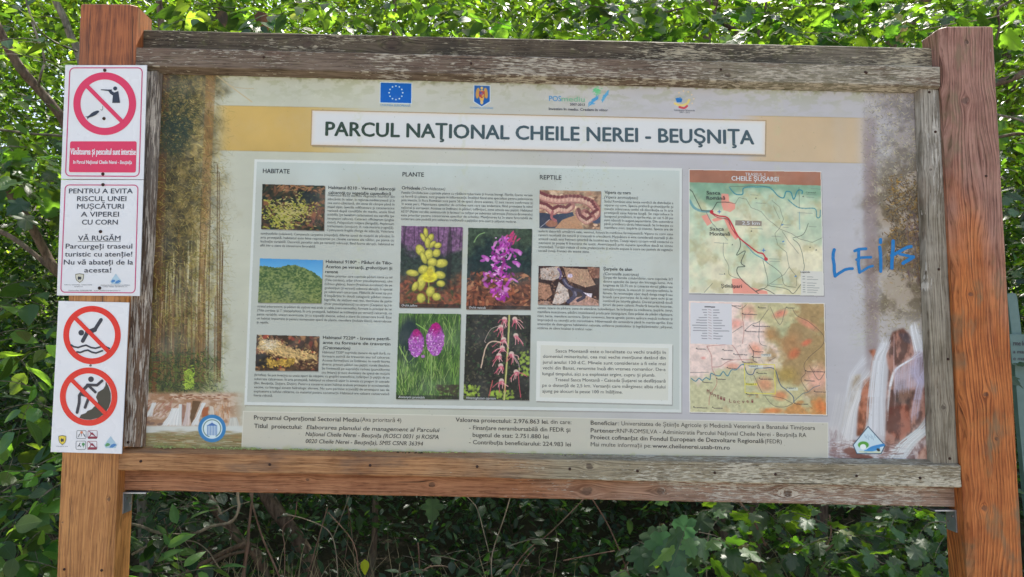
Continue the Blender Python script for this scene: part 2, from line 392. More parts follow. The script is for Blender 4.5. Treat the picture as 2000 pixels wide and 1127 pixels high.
def pic_travertine():
    c = pic(122, 70, (60, 45, 30)); leafy(c, [(120, 85, 60), (60, 45, 30), (150, 110, 70), (95, 60, 45), (160, 70, 50)], 260, (3, 8), 3)
    n = fbm(c.h, c.w, 14, 4, 8)
    for k in range(800):
        x = RG.uniform(4, 118); y = np.interp(x, [0, 40, 90, 122], [18, 26, 42, 48])+RG.normal()*7
        c.blob(x, y, RG.uniform(1.5, 4), RG.uniform(.8, 1.8), .5+RG.normal()*.7, np.array((225, 190, 125))*RG.uniform(.65, 1.1), .8)
    for k in range(260): x = RG.uniform(8, 75); c.blob(x, 55+RG.normal()*4-abs(x-40)*.1, 3, 1.4, RG.normal(), np.array((205, 165, 70))*RG.uniform(.6, 1.1), .85)
    for k in range(90): c.blob(RG.uniform(0, 20), RG.uniform(38, 60), 4, 2, 0, (25, 22, 22), .5)
    for k in range(90): c.blob(RG.uniform(85, 120), RG.uniform(46, 70), 3, 1.6, 0, (60, 35, 25), .5)
    for k in range(60): c.seg(5+RG.random()*40, 8+RG.random()*25, 10+RG.random()*40, 5+RG.random()*25, .6, (235, 225, 200), .6)
    c.A *= (.8+.4*n)[..., None]; return c
def flowerbg(c, top, mid, low, seed):
    h, w = c.h, c.w; y = np.linspace(0, 1, h)[:, None]+np.zeros((1, w)); n = fbm(h, w, 40, 4, seed)
    y = y+(n-.5)*.5; a = lerpc(np.array(top)/255, np.array(mid)/255, ss(y, .15, .4)); b2 = np.array(low)/255
    t = ss(y, .55, .78)[..., None]; c.A[:] = (a*(1-t)+b2*t)*(.6+.8*fbm(h, w, 9, 3, seed+1))[..., None]
def pic_yellow():
    c = pic(120, 160, (50, 50, 45)); flowerbg(c, (125, 90, 125), (50, 62, 55), (120, 75, 50), 21)
    for k in range(16): x = RG.uniform(0, 120); c.seg(x, 0, x+RG.normal()*3, RG.uniform(25, 55), RG.uniform(1, 4), (60, 40, 62), .5)
    for k in range(110): c.blob(RG.uniform(0, 120), RG.uniform(105, 158), RG.uniform(3, 8), RG.uniform(1.5, 3), RG.normal(), [(165, 88, 60), (80, 45, 35), (140, 70, 55), (60, 75, 45)][k % 4], .7)
    c.blob(95, 60, 5, 60, 0, (38, 36, 38), .6)
    Y1, Y2, Y3 = (222, 214, 92), (178, 172, 72), (235, 225, 60)
    c.seg(55, 20, 57, 150, 3, (150, 155, 70))
    for (x, y, rx, ry, an) in [(48, 12, 4, 9, -.2), (43, 22, 4, 9, -.5), (58, 22, 5, 8, .4), (52, 32, 5, 10, 0), (62, 35, 4, 8, .7), (72, 37, 7, 5, -.3), (38, 47, 8, 11, -.5), (55, 55, 8, 10, .1), (70, 52, 7, 8, .6), (45, 62, 5, 12, -.4), (80, 72, 12, 8, -.15), (62, 70, 9, 8, 0),
                             (24, 92, 12, 6, .1), (45, 85, 10, 8, -.3), (78, 95, 10, 7, .2), (60, 90, 8, 14, 0), (42, 110, 8, 16, .2), (80, 112, 8, 6, 0), (60, 128, 8, 10, .2), (42, 141, 8, 9, 0), (72, 138, 8, 7, .1), (30, 118, 5, 10, .5)]:
        c.blob(x, y, rx+1, ry+1, an, (110, 110, 50), .8, .2); c.blob(x, y, rx, ry, an, Y2, 1, .3); c.blob(x-1, y-1.5, rx*.65, ry*.65, an, Y1, .9, .8)
    c.blob(58, 99, 15, 11, 0, Y3, 1, .3); c.blob(58, 90, 6, 9, 0, (205, 190, 60), 1, .4); c.blob(58, 103, 10, 4, 0, (180, 165, 50), .6, .6)
    c.A[:, :] *= (.88+.24*fbm(c.h, c.w, 6, 3, 24))[..., None]; return c
def pic_magenta():
    c = pic(124, 160, (40, 48, 45)); flowerbg(c, (62, 78, 60), (30, 48, 48), (115, 68, 48), 31)
    for k in range(190): c.blob(RG.uniform(0, 124), RG.uniform(88, 158), RG.uniform(3, 8), RG.uniform(1.2, 3), RG.normal()*.9, [(170, 95, 65), (90, 50, 38), (195, 135, 95), (60, 35, 30)][k % 4], .75)
    c.line([(12, 28), (20, 14), (32, 9)], 2, (135, 170, 110), .8)
    c.line([(90, 10), (70, 60), (66, 130)], 2.5, (175, 70, 120))
    pal = [(200, 80, 190), (170, 50, 165), (225, 140, 215), (150, 35, 140), (210, 100, 205)]
    for k in range(150):
        t = RG.random(); y = 18+t*122; x = np.interp(t, [0, .3, .7, 1], [76, 62, 58, 68])+RG.normal()*np.interp(t, [0, .2, .6, 1], [5, 14, 14, 6])
        c.blob(x, y, RG.uniform(3, 7.5), RG.uniform(1.6, 3), RG.uniform(0, 3.14), np.array(pal[RG.integers(5)])*RG.uniform(.8, 1.15), .9, .35)
    for k in range(26): c.blob(60+RG.normal()*13, 75+RG.normal()*32, 2, 1.2, 0, (245, 200, 240), .9)
    for k in range(14): c.blob(86+RG.normal()*5, 18+RG.normal()*8, 5, 1.5, RG.uniform(-1.5, 0), (205, 60, 120), .9)
    for (x, y) in [(98, 45), (35, 58), (95, 68)]: c.blob(x, y, 9, 4, .4, (205, 95, 195), .9); c.blob(x+3, y+4, 5, 3, 1, (225, 150, 220), .9)
    return c
def grass(c, n, seed, x=(0, 120), y=(40, 170), pal=((95, 140, 50), (130, 170, 75), (60, 95, 40), (165, 185, 110), (45, 70, 38)), ln=(10, 40)):
    rg = np.random.default_rng(seed)
    for k in range(n):
        xx, yy, l, a = rg.uniform(*x), rg.uniform(*y), rg.uniform(*ln), -1.57+rg.normal()*.28
        c.seg(xx, yy, xx+l*math.cos(a), yy+l*math.sin(a), rg.uniform(.5, 1.6), np.array(pal[rg.integers(len(pal))]), .75)
def pic_cones():
    c = pic(122, 168, (70, 105, 50)); c.A *= (.7+.6*fbm(c.h, c.w, 25, 4, 40))[..., None]
    grass(c, 500, 41, y=(0, 175)); c.blob(22, 55, 22, 45, 0, (28, 48, 55), .93, .35); grass(c, 240, 42, y=(80, 185)); grass(c, 60, 43, x=(0, 40), y=(120, 170))
    for k in range(80): c.blob(RG.uniform(80, 120), RG.uniform(140, 168), 4, 2, 0, (60, 50, 40), .5)
    c.seg(35, 20, 60, 36, 2, (140, 185, 90)); c.seg(3, 65, 20, 95, 2, (150, 185, 100))
    for (cx, cy, rx, ry) in ((36, 58, 15, 26), (73, 50, 17, 31)):
        c.blob(cx, cy, rx, ry, 0, (125, 45, 130), 1, .12)
        for k in range(int(rx*ry*1.1)):
            t = RG.uniform(-1, 1); w = math.sqrt(max(0, 1-t*t))*(.75 if t < -.4 else 1); x = cx+RG.uniform(-1, 1)*rx*w; y = cy+t*ry
            deep = ss(np.array(-t-abs(x-cx)/rx*.4), -.1, .7)
            col = np.array((185, 95, 195))*(1-deep)+np.array((185, 20, 130))*deep
            if RG.random() < .22*(1-deep): col = np.array((230, 180, 230))
            c.blob(x, y, 2.2, 1.3, RG.uniform(0, 3), col*RG.uniform(.75, 1.1), .9)
    c.blob(50, 84, 4, 3, 0, (190, 120, 200), .9); c.seg(66, 82, 68, 150, 2.5, (150, 180, 110), .8)
    return c
def pic_lizard():
    c = pic(126, 168, (40, 42, 38)); leafy(c, [(30, 32, 30), (60, 62, 48), (45, 70, 45), (25, 28, 25), (80, 75, 60)], 900, (1.5, 4), 50)
    for k in range(160):
        x, y = (RG.uniform(0, 30), RG.uniform(140, 165)) if k % 3 == 0 else ((RG.uniform(105, 126), RG.uniform(70, 120)) if k % 3 == 1 else (RG.uniform(50, 95), RG.uniform(148, 165)))
        c.blob(x, y, 3, 2.2, RG.uniform(0, 3), (165, 195, 70), .6)
    c.line([(84, 0), (83, 60), (78, 168)], 3.6, (165, 165, 90)); c.line([(84.5, 0), (83.5, 60), (78.5, 168)], 1.3, (205, 205, 140))
    for (x, y, d) in [(75, 8, -1), (68, 24, -1), (95, 8, 1), (74, 48, -1), (98, 40, 1), (72, 65, -1), (90, 76, 1), (70, 100, -1), (100, 112, 1), (72, 130, -1), (66, 80, -1)]:
        c.blob(x, y, 5, 4.5, 0, (232, 205, 190), .95); c.blob(x+1, y+4, 5, 4, .4, (210, 120, 135), .85)
        for k in range(6):
            a = RG.uniform(.2, 2.4) if d > 0 else RG.uniform(.8, 2.9); l = RG.uniform(9, 22)
            c.line([(x, y+2), (x+math.cos(a)*l*.6, y+math.sin(a)*l*.5), (x+math.cos(a)*l+RG.normal()*3, y+math.sin(a)*l+3)], 1.4, (205, 95, 115) if k % 2 else (235, 175, 175), .9)
    c.line([(68, 22), (50, 28), (38, 50), (40, 55)], 1.2, (190, 170, 160), .9); c.line([(70, 55), (52, 53), (40, 65), (32, 105)], 2.4, (225, 195, 170), .95)
    c.line([(55, 130), (48, 165)], 2, (200, 90, 90), .9); c.line([(104, 118), (108, 150), (110, 162)], 1.6, (205, 85, 100), .9); c.line([(90, 75), (104, 95), (106, 115)], 1.2, (225, 195, 200), .8)
    return c
def pic_viper():
    c = pic(119, 75, (185, 150, 120)); c.A *= (.75+.5*fbm(c.h, c.w, 12, 4, 60))[..., None]
    leafy(c, [(200, 165, 135), (150, 110, 90), (215, 190, 160), (120, 95, 80)], 160, (3, 9), 61, aj=.5)
    c.poly([(0, 45), (40, 47), (60, 60), (50, 75), (0, 75)], (62, 68, 85)); c.poly([(30, 48), (65, 42), (70, 55), (50, 58)], (60, 72, 92)); c.blob(112, 50, 14, 14, 0, (70, 82, 108), .95, .2)
    c.poly([(45, 58), (78, 45), (85, 75), (30, 75)], (190, 145, 110)); c.blob(24, 66, 12, 7, 0, (170, 115, 90), .95)
    body = [(0, 30), (14, 33), (26, 42), (36, 36), (52, 38), (62, 30)]
    for P, w in ((body, 15), ([(0, 10), (14, 16), (36, 19), (60, 16), (82, 17), (102, 26), (112, 42), (100, 52), (88, 44)], 17), ([(76, 40), (80, 52), (92, 60), (104, 52)], 12)):
        c.line(P, w, (168, 112, 104)); c.line([(x, y+2) for x, y in P], w*.5, (205, 155, 140), .8)
        Q = []
        for i in range(len(P)-1):
            for t in (0, .33, .66): Q.append((P[i][0]+(P[i+1][0]-P[i][0])*t, P[i][1]+(P[i+1][1]-P[i][1])*t))
        for i, (x, y) in enumerate(Q):
            c.blob(x, y-w*.33, 3.4, 3.2, 0, (112, 58, 62), .9); c.blob(x+2.2, y+1, 1.9, 3.4, 0, (225, 190, 165), .8)
    c.line([(26, 42), (24, 54), (32, 60)], 5, (170, 105, 105)); c.seg(2, 74, 20, 58, .8, (215, 215, 220)); 
    c.A *= (.9+.2*fbm(c.h, c.w, 3, 2, 62))[..., None]; return c
def pic_smooth():
    c = pic(119, 75, (60, 40, 38))
    rocks = [[(3, 5), (40, 0), (48, 20), (28, 28), (5, 26)], [(48, 2), (95, 5), (112, 35), (92, 40), (58, 28)], [(0, 32), (22, 36), (28, 55), (15, 66), (0, 62)], [(40, 30), (58, 45), (62, 66), (40, 75), (28, 72)], [(62, 62), (95, 56), (119, 66), (119, 75), (62, 75)], [(95, 0), (119, 2), (119, 22), (104, 22)], [(0, 68), (20, 68), (30, 75), (0, 75)]]
    for i, r in enumerate(rocks):
        c.poly(r, [(190, 175, 165), (180, 145, 120), (175, 130, 105), (205, 190, 180), (190, 150, 135), (130, 85, 70), (165, 140, 130)][i])
        P = np.array(r); x0, y0 = P.min(0); x1, y1 = P.max(0)
        for k in range(40): c.blob(RG.uniform(x0, x1), RG.uniform(y0, y1), RG.uniform(1, 4), RG.uniform(.6, 1.6), RG.uniform(0, 3), np.array((170, 130, 105))*RG.uniform(.5, 1.3), .5)
    c.line([(50, 26), (57, 38), (68, 44), (72, 56), (60, 68)], 8, (72, 68, 92)); c.line([(50, 26), (57, 36), (69, 43), (74, 56)], 3, (125, 118, 135), .9); c.line([(68, 44), (84, 48), (90, 58), (78, 66)], 6, (60, 52, 72))
    c.blob(62, 18, 5, 4, 0, (215, 200, 225)); c.poly([(88, 50), (106, 52), (104, 60), (96, 56)], (232, 222, 232)); c.line([(38, 5), (44, 14), (42, 24)], 4, (110, 95, 130), .9)
    c.A *= (.75+.5*fbm(c.h, c.w, 4, 3, 66))[..., None]; return c

def paint_map1():
    Z = lambda *p: [((x-65)/4.173, (y-45)/4.173) for x, y in p]
    c = pic(258.5, 243, (205, 212, 178)); h, w = c.h, c.w
    n = fbm(h, w, 110, 4, 70); n2 = fbm(h, w, 50, 4, 71); y = np.linspace(0, 1, h)[:, None]; x = np.linspace(0, 1, w)[None, :]
    c.A[:] = lerpc((.74, .82, .71), (.90, .88, .76), ss(n*.9+y*.25+x*.15-.1, .32, .68))
    g = ss(n2, .5, .72)*.55; c.A[:] = c.A*(1-g[..., None])+np.array((.73, .70, .52))*g[..., None]
    g = ss(-y+.28+(n-.5)*.5+np.abs(x-.5)*.12, 0, .14); c.A[:] = c.A*(1-.75*g[..., None])+np.array((.44, .62, .52))*.75*g[..., None]
    c.A *= (.9+.2*fbm(h, w, 26, 3, 72))[..., None]
    P = (240, 150, 135)
    for q in ([(330, 240), (385, 240), (392, 300), (440, 320), (440, 360), (400, 388), (345, 375), (328, 330)], [(165, 425), (215, 410), (255, 480), (215, 505)], [(345, 440), (400, 450), (470, 590), (440, 615), (400, 560)], [(250, 455), (300, 430), (340, 450), (270, 470)], [(410, 935), (490, 930), (560, 1000), (690, 1030), (700, 1060), (420, 1060)]): c.poly(Z(*q), P, .85)
    T = (60, 135, 150)
    c.line(Z((395, 185), (440, 240), (500, 240), (510, 190), (600, 180), (720, 185), (790, 250), (835, 265), (855, 215), (895, 220), (915, 275), (950, 205), (985, 205), (985, 230)), 2.2, T, .8)
    c.line(Z((72, 300), (110, 360), (180, 385), (250, 385)), 5, (110, 160, 165), .7); c.line(Z((870, 280), (960, 345), (1085, 350), (1100, 420), (1125, 415), (1130, 360)), 2, T, .7)
    c.line(Z((960, 380), (960, 520)), 1.5, (120, 165, 185), .7); c.line(Z((500, 620), (580, 715), (650, 760), (700, 800)), 2, (90, 160, 170), .8); c.line(Z((205, 390), (260, 490), (380, 620)), 1, (110, 120, 120), .8)
    K = (60, 70, 60)
    c.line(Z((72, 210), (95, 230), (170, 380), (250, 385), (295, 310), (390, 308)), 1.4, K, .9, False)
    c.line(Z((250, 400), (300, 435), (380, 450), (410, 520), (470, 600), (480, 670), (450, 740), (520, 705), (485, 800), (515, 830), (460, 840), (455, 890), (500, 950), (625, 1055)), 1.3, K, .9)
    c.line(Z((600, 1035), (650, 1010), (700, 1025), (760, 1058)), 1.2, K, .8); c.line(Z((660, 780), (680, 860), (695, 985), (600, 1035)), .9, K, .7)
    c.line(Z((700, 800), (800, 880), (830, 975), (920, 995)), .9, K, .7); c.line(Z((905, 600), (960, 660), (990, 800), (985, 860)), .9, K, .8); c.line(Z((1030, 470), (990, 560), (905, 590)), .9, K, .8)
    c.line(Z((345, 640), (345, 740), (385, 830), (390, 900), (470, 935)), .8, K, .6); c.line(Z((700, 985), (850, 1010), (900, 1045), (960, 970)), 1, K, .8); c.line(Z((190, 1050), (255, 975)), .9, K, .6)
    def dash(pts, w=.8):
        Q = [np.array(q) for q in Z(*pts)]
        for a, b2 in zip(Q[:-1], Q[1:]):
            L = np.linalg.norm(b2-a); k = max(1, int(L/2.6))
            for i in range(k): p = a+(b2-a)*i/k; q = a+(b2-a)*(i+.55)/k; c.seg(p[0], p[1], q[0], q[1], w, K, .75)
    dash([(390, 310), (440, 320), (470, 270), (530, 280), (570, 350), (650, 380), (700, 440), (800, 520), (900, 560), (960, 600), (1060, 625), (1145, 585)])
    dash([(740, 290), (800, 340), (830, 440), (800, 510), (760, 560), (780, 650), (850, 710), (870, 830), (830, 890), (700, 980)]); dash([(870, 830), (930, 910), (925, 990)]); dash([(820, 540), (870, 620), (950, 720)]); dash([(750, 330), (800, 440)]); dash([(960, 180), (960, 350)]); dash([(400, 180), (500, 178), (620, 165), (740, 180)])
    c.line(Z((250, 395), (300, 420), (375, 435), (420, 500), (465, 590), (560, 670), (620, 715), (660, 725), (685, 768)), 2.6, (200, 55, 65), 1); c.line(Z((240, 400), (295, 432), (365, 450), (405, 510), (455, 595)), 1.2, (205, 70, 80), .8)
    for q in ((250, 390), (685, 768)): p = Z(q)[0]; c.blob(p[0], p[1], 3.6, 3.6, 0, (200, 50, 60), 1, .2)
    for q in ((310, 388), (668, 698)): p = Z(q)[0]; c.seg(p[0]-3, p[1], p[0]+3, p[1], 1.5, (70, 120, 185)); c.seg(p[0], p[1]-3, p[0], p[1]+3, 1.5, (70, 120, 185))
    for q in ((610, 272), (570, 540), (415, 655), (352, 895), (1040, 665), (1090, 685), (992, 250)): p = Z(q)[0]; c.poly([(p[0]-1.6, p[1]+1.3), (p[0]+1.6, p[1]+1.3), (p[0], p[1]-1.6)], K, .9)
    for q in ((820, 485), (825, 622), (920, 905)): p = Z(q)[0]; c.blob(p[0], p[1], 2.5, 1.4, -.5, (90, 140, 190), .9)
    c.poly(Z((442, 455), (655, 458), (653, 500), (440, 497)), (150, 138, 125)); 
    c.poly(Z((962, 858), (1150, 862), (1150, 1058), (962, 1055)), (216, 216, 208))
    for k, yy in enumerate((905, 925, 955, 975, 993, 1012, 1030)):
        a, b2 = Z((978, yy), (995, yy)); c.seg(a[0], a[1], b2[0], b2[1], .9, K, .7); a, b2 = Z((1012, yy+3), (1060+(k*37) % 50, yy+3)); c.seg(a[0], a[1], b2[0], b2[1], 1.2, (110, 115, 115), .6)
    for k in range(26):
        q = [(565, 245, 60), (610, 310, 80), (570, 520, 90), (830, 485, 60), (830, 505, 40), (735, 580, 70), (710, 765, 90), (715, 785, 80), (1020, 235, 80), (1020, 255, 60), (1035, 495, 60), (945, 385, 120), (560, 720, 0), (725, 972, 90), (270, 642, 110), (310, 897, 30), (800, 640, 40), (1060, 187, 80)]
        if k < len(q): x_, y_, l = q[k]; a, b2 = Z((x_, y_), (x_+l, y_+3)); c.seg(a[0], a[1], b2[0], b2[1], 1.1, (110, 120, 115), .55)
    c.poly(Z((65, 45), (1143, 45), (1143, 160), (65, 150)), (165, 112, 88)); m = slice(0, int(27*2)); c.A[m] *= (.9+.2*fbm(54, w, 60, 3, 75))[..., None]
    for e in ((0, 0, 258.5, 1.1), (0, 241.8, 258.5, 243), (0, 0, 1.3, 243), (257.2, 0, 258.5, 243)): c.poly([(e[0], e[1]), (e[2], e[1]), (e[2], e[3]), (e[0], e[3])], (232, 232, 226))
    return c
def paint_map2():
    Z = lambda *p: [((x-70)/4.697, (y-35)/4.697) for x, y in p]
    c = pic(266, 219, (225, 190, 175)); h, w = c.h, c.w; y = np.linspace(0, 1, h)[:, None]; x = np.linspace(0, 1, w)[None, :]
    n = fbm(h, w, 70, 5, 80); n2 = fbm(h, w, 120, 4, 81)
    f = ss(x*.9+(n2-.5)*.9, .35, .62); c.A[:] = lerpc((.93, .84, .80), (.78, .75, .57), f)
    g = ss(x-.45+(n-.5)*1.3-np.abs(y-.42)*.9, -.05, .22); c.A[:] = c.A*(1-.8*g[..., None])+np.array((.74, .60, .40))*.7*g[..., None]
    g = ss(y-.6+(n-.5)*.5, 0, .12)*ss(.75-x, 0, .2); c.A[:] = c.A*(1-.9*g[..., None])+np.array((.77, .77, .60))*.9*g[..., None]
    g = ss(y-.88+(n-.5)*.5, 0, .1)*ss(x, .2, .4); c.A[:] = c.A*(1-.85*g[..., None])+np.array((.80, .56, .33))*.85*g[..., None]
    g = ss(n2, .62, .75)*ss(x, .55, .7); c.A[:] = c.A*(1-.6*g[..., None])+np.array((.66, .73, .57))*.6*g[..., None]
    for (a, b2, rx, ry, an, col, k) in [(1145, 400, 50, 24, -.5, (225, 95, 70), .6), (1030, 500, 55, 38, -.7, (225, 95, 65), .6), (1000, 420, 80, 120, .5, (175, 115, 70), .45), (910, 140, 60, 30, -.4, (235, 120, 100), .7), (1160, 230, 90, 30, .5, (232, 150, 125), .7), (900, 890, 60, 40, 0, (230, 120, 75), .6), (760, 790, 75, 60, .3, (222, 130, 95), .6),
                                   (1240, 730, 110, 120, .2, (240, 180, 165), .75), (470, 630, 60, 30, 0, (238, 165, 140), .8), (680, 470, 60, 50, .7, (235, 160, 130), .8), (500, 240, 60, 40, -.2, (232, 130, 110), .5), (1280, 980, 60, 60, 0, (225, 120, 60), .7), (840, 1030, 80, 24, 0, (225, 120, 60), .7), (620, 130, 60, 60, 0, (235, 150, 145), .5), (960, 700, 90, 70, 0, (170, 145, 70), .6), (830, 330, 70, 60, .3, (165, 110, 60), .6), (200, 560, 20, 12, 0, (235, 150, 140), .6)]:
        p = Z((a, b2))[0]; c.blob(p[0], p[1], rx/4.697, ry/4.697, an, col, k, 1.0)
    c.A *= (.88+.24*fbm(h, w, 12, 3, 84))[..., None]
    T = (70, 130, 150); K = (70, 62, 62); Rr = (185, 120, 110)
    riv = [(90, 750), (130, 775), (160, 745), (190, 765), (225, 740), (260, 755), (270, 700), (310, 715), (350, 720), (380, 680), (420, 720), (455, 665), (500, 660), (540, 620), (570, 610)]
    c.line(Z(*riv), 1.8, T, .9); c.line(Z((570, 610), (600, 690), (650, 700), (680, 650), (760, 640), (850, 650), (900, 790), (960, 840), (1015, 900), (1020, 950)), 1.6, (70, 90, 120), .9)
    c.line(Z((1015, 950), (1100, 870), (1150, 855), (1200, 810), (1260, 790)), 1.2, (90, 110, 120), .8)
    for pts in ([(235, 450), (275, 540), (280, 650), (310, 720), (320, 800), (260, 900), (250, 990)], [(560, 60), (565, 200), (575, 300), (560, 420)], [(235, 450), (380, 435), (470, 440), (560, 590)], [(620, 430), (660, 500), (655, 570), (690, 590)], [(480, 570), (650, 565)], [(280, 640), (350, 635), (420, 590), (480, 570)]): c.line(Z(*pts), 1.1, Rr if pts[0][0] < 600 else K, .8)
    for pts in ([(580, 300), (650, 240), (720, 210), (800, 100)], [(720, 210), (715, 400), (780, 440)], [(600, 60), (545, 100), (470, 70)], [(820, 80), (905, 240), (960, 80)], [(1020, 80), (1060, 150), (1180, 215), (1300, 330), (1290, 420), (1180, 520), (1120, 600), (1130, 680), (1090, 740), (1150, 850)], [(760, 900), (830, 980), (930, 995), (1010, 960)], [(740, 890), (900, 910), (1010, 960)], [(800, 575), (860, 540)], [(660, 710), (700, 800), (740, 880)], [(1170, 610), (1250, 740), (1310, 660)], [(470, 320), (560, 260)], [(80, 695), (250, 690)]): c.line(Z(*pts), .8, K, .75)
    rg = np.random.default_rng(88)
    for k in range(70):
        x_, y_ = rg.uniform(470, 1300), rg.uniform(60, 1060); a = rg.uniform(0, 6.3); l = rg.uniform(15, 50)
        p, q = Z((x_, y_), (x_+l*math.cos(a), y_+l*math.sin(a))); c.seg(p[0], p[1], q[0], q[1], .6, K, .35)
    for (x_, y_, l) in [(470, 75, 80), (575, 150, 120), (670, 258, 140), (600, 308, 160), (150, 478, 70), (390, 485, 75), (490, 522, 110), (670, 492, 80), (380, 568, 85), (430, 650, 70), (205, 785, 80), (330, 752, 70), (570, 595, 80), (600, 888, 100), (700, 690, 75), (720, 742, 110), (1145, 665, 160), (1135, 750, 75), (1220, 850, 90), (1040, 965, 110), (120, 1018, 110), (290, 1018, 80), (720, 88, 60), (980, 85, 60), (660, 545, 60)]:
        p, q = Z((x_, y_), (x_+l, y_+2)); t = 0
        while p[0]+t < q[0]: c.seg(p[0]+t, p[1], min(p[0]+t+RG.uniform(1.2, 3), q[0]), p[1]+.1, 1.7, (55, 50, 52), .6); t += 3.6
        c.blob(p[0]-2, p[1]-1.5, 1.4, 1, 0, (40, 38, 40), .9)
    c.poly(Z((615, 618), (745, 618), (745, 645), (615, 645)), (215, 225, 225), .7); c.poly(Z((730, 510), (820, 510), (820, 535), (730, 535)), (215, 225, 225), .7); c.poly(Z((960, 815), (1060, 815), (1060, 842), (960, 842)), (215, 225, 215), .7)
    c.poly(Z((582, 782), (690, 782), (690, 802), (582, 802)), (235, 225, 90), .9)
    c.line(Z((575, 605), (852, 608), (852, 876), (578, 872), (575, 605)), 1.3, (230, 222, 80), 1, False)
    c.poly(Z((86, 50), (465, 55), (465, 432), (84, 428)), (218, 218, 222))
    for k, yy in enumerate(range(115, 420, 24)):
        if yy > 390: break
        l = (40, 30, 20, 70, 90, 95, 130, 120, 125, 40, 50, 45)[k % 12]; p, q = Z((235-l, yy), (235, yy)); c.seg(p[0], p[1], q[0], q[1], 1.5, (95, 95, 100), .6)
        p, q = Z((250, yy-4), (278, yy+4)); c.seg(p[0], p[1], q[0], q[1], .8, (150, 110, 110), .8); l = (50, 55, 30, 45, 80, 70, 100, 70, 140, 40, 80, 60)[k % 12]; p, q = Z((297, yy), (297+l, yy)); c.seg(p[0], p[1], q[0], q[1], 1.5, (95, 95, 100), .6)
    p, q = Z((220, 88), (308, 88)); c.seg(p[0], p[1], q[0], q[1], 2.2, (60, 60, 65), .8)
    for e in ((0, 0, 266, 1.2), (0, 217.6, 266, 219), (0, 0, 1.4, 219), (264.6, 0, 266, 219)): c.poly([(e[0], e[1]), (e[2], e[1]), (e[2], e[3]), (e[0], e[3])], (235, 232, 224))
    return c

def drop_logo(c, P, rim=(70, 110, 120)):
    """the park's five-cornered emblem: sky, white river curve, green wood, blue bird; P = 5 corners from the tip clockwise"""
    P = np.array(P, float); tip, r, br, bl, l = P; cx, cy = P.mean(0); W = r[0]-l[0]; H = br[1]-tip[1]
    c.poly(P, (200, 222, 232)); Q = lambda u, v: (l[0]+W*u, tip[1]+H*v)
    c.line([tuple(p) for p in P]+[tuple(P[0])], W*.022+.3, rim, 1, False)
    for k in range(7): x = .36+.05*k; c.seg(*Q(x, .3+.05*(k % 2)), *Q(x+.03, .42+.04*(k % 3)), W*.016, (130, 160, 185), .8)
    c.blob(*Q(.32, .68), W*.17, H*.13, 0, (85, 160, 60), 1, .2); c.blob(*Q(.31, .75), W*.10, H*.10, 0, (235, 245, 245), 1, .2)
    c.line([Q(.42, .92), Q(.6, .78), Q(.95, .68)], H*.10, (60, 140, 205)); c.line([Q(.38, .92), Q(.62, .86), Q(.8, .80)], H*.10, (70, 150, 210))
    c.blob(*Q(.79, .86), W*.06, H*.05, .6, (50, 55, 50)); c.seg(*Q(.2, .93), *Q(.85, .95), H*.05, (205, 215, 175), .9)

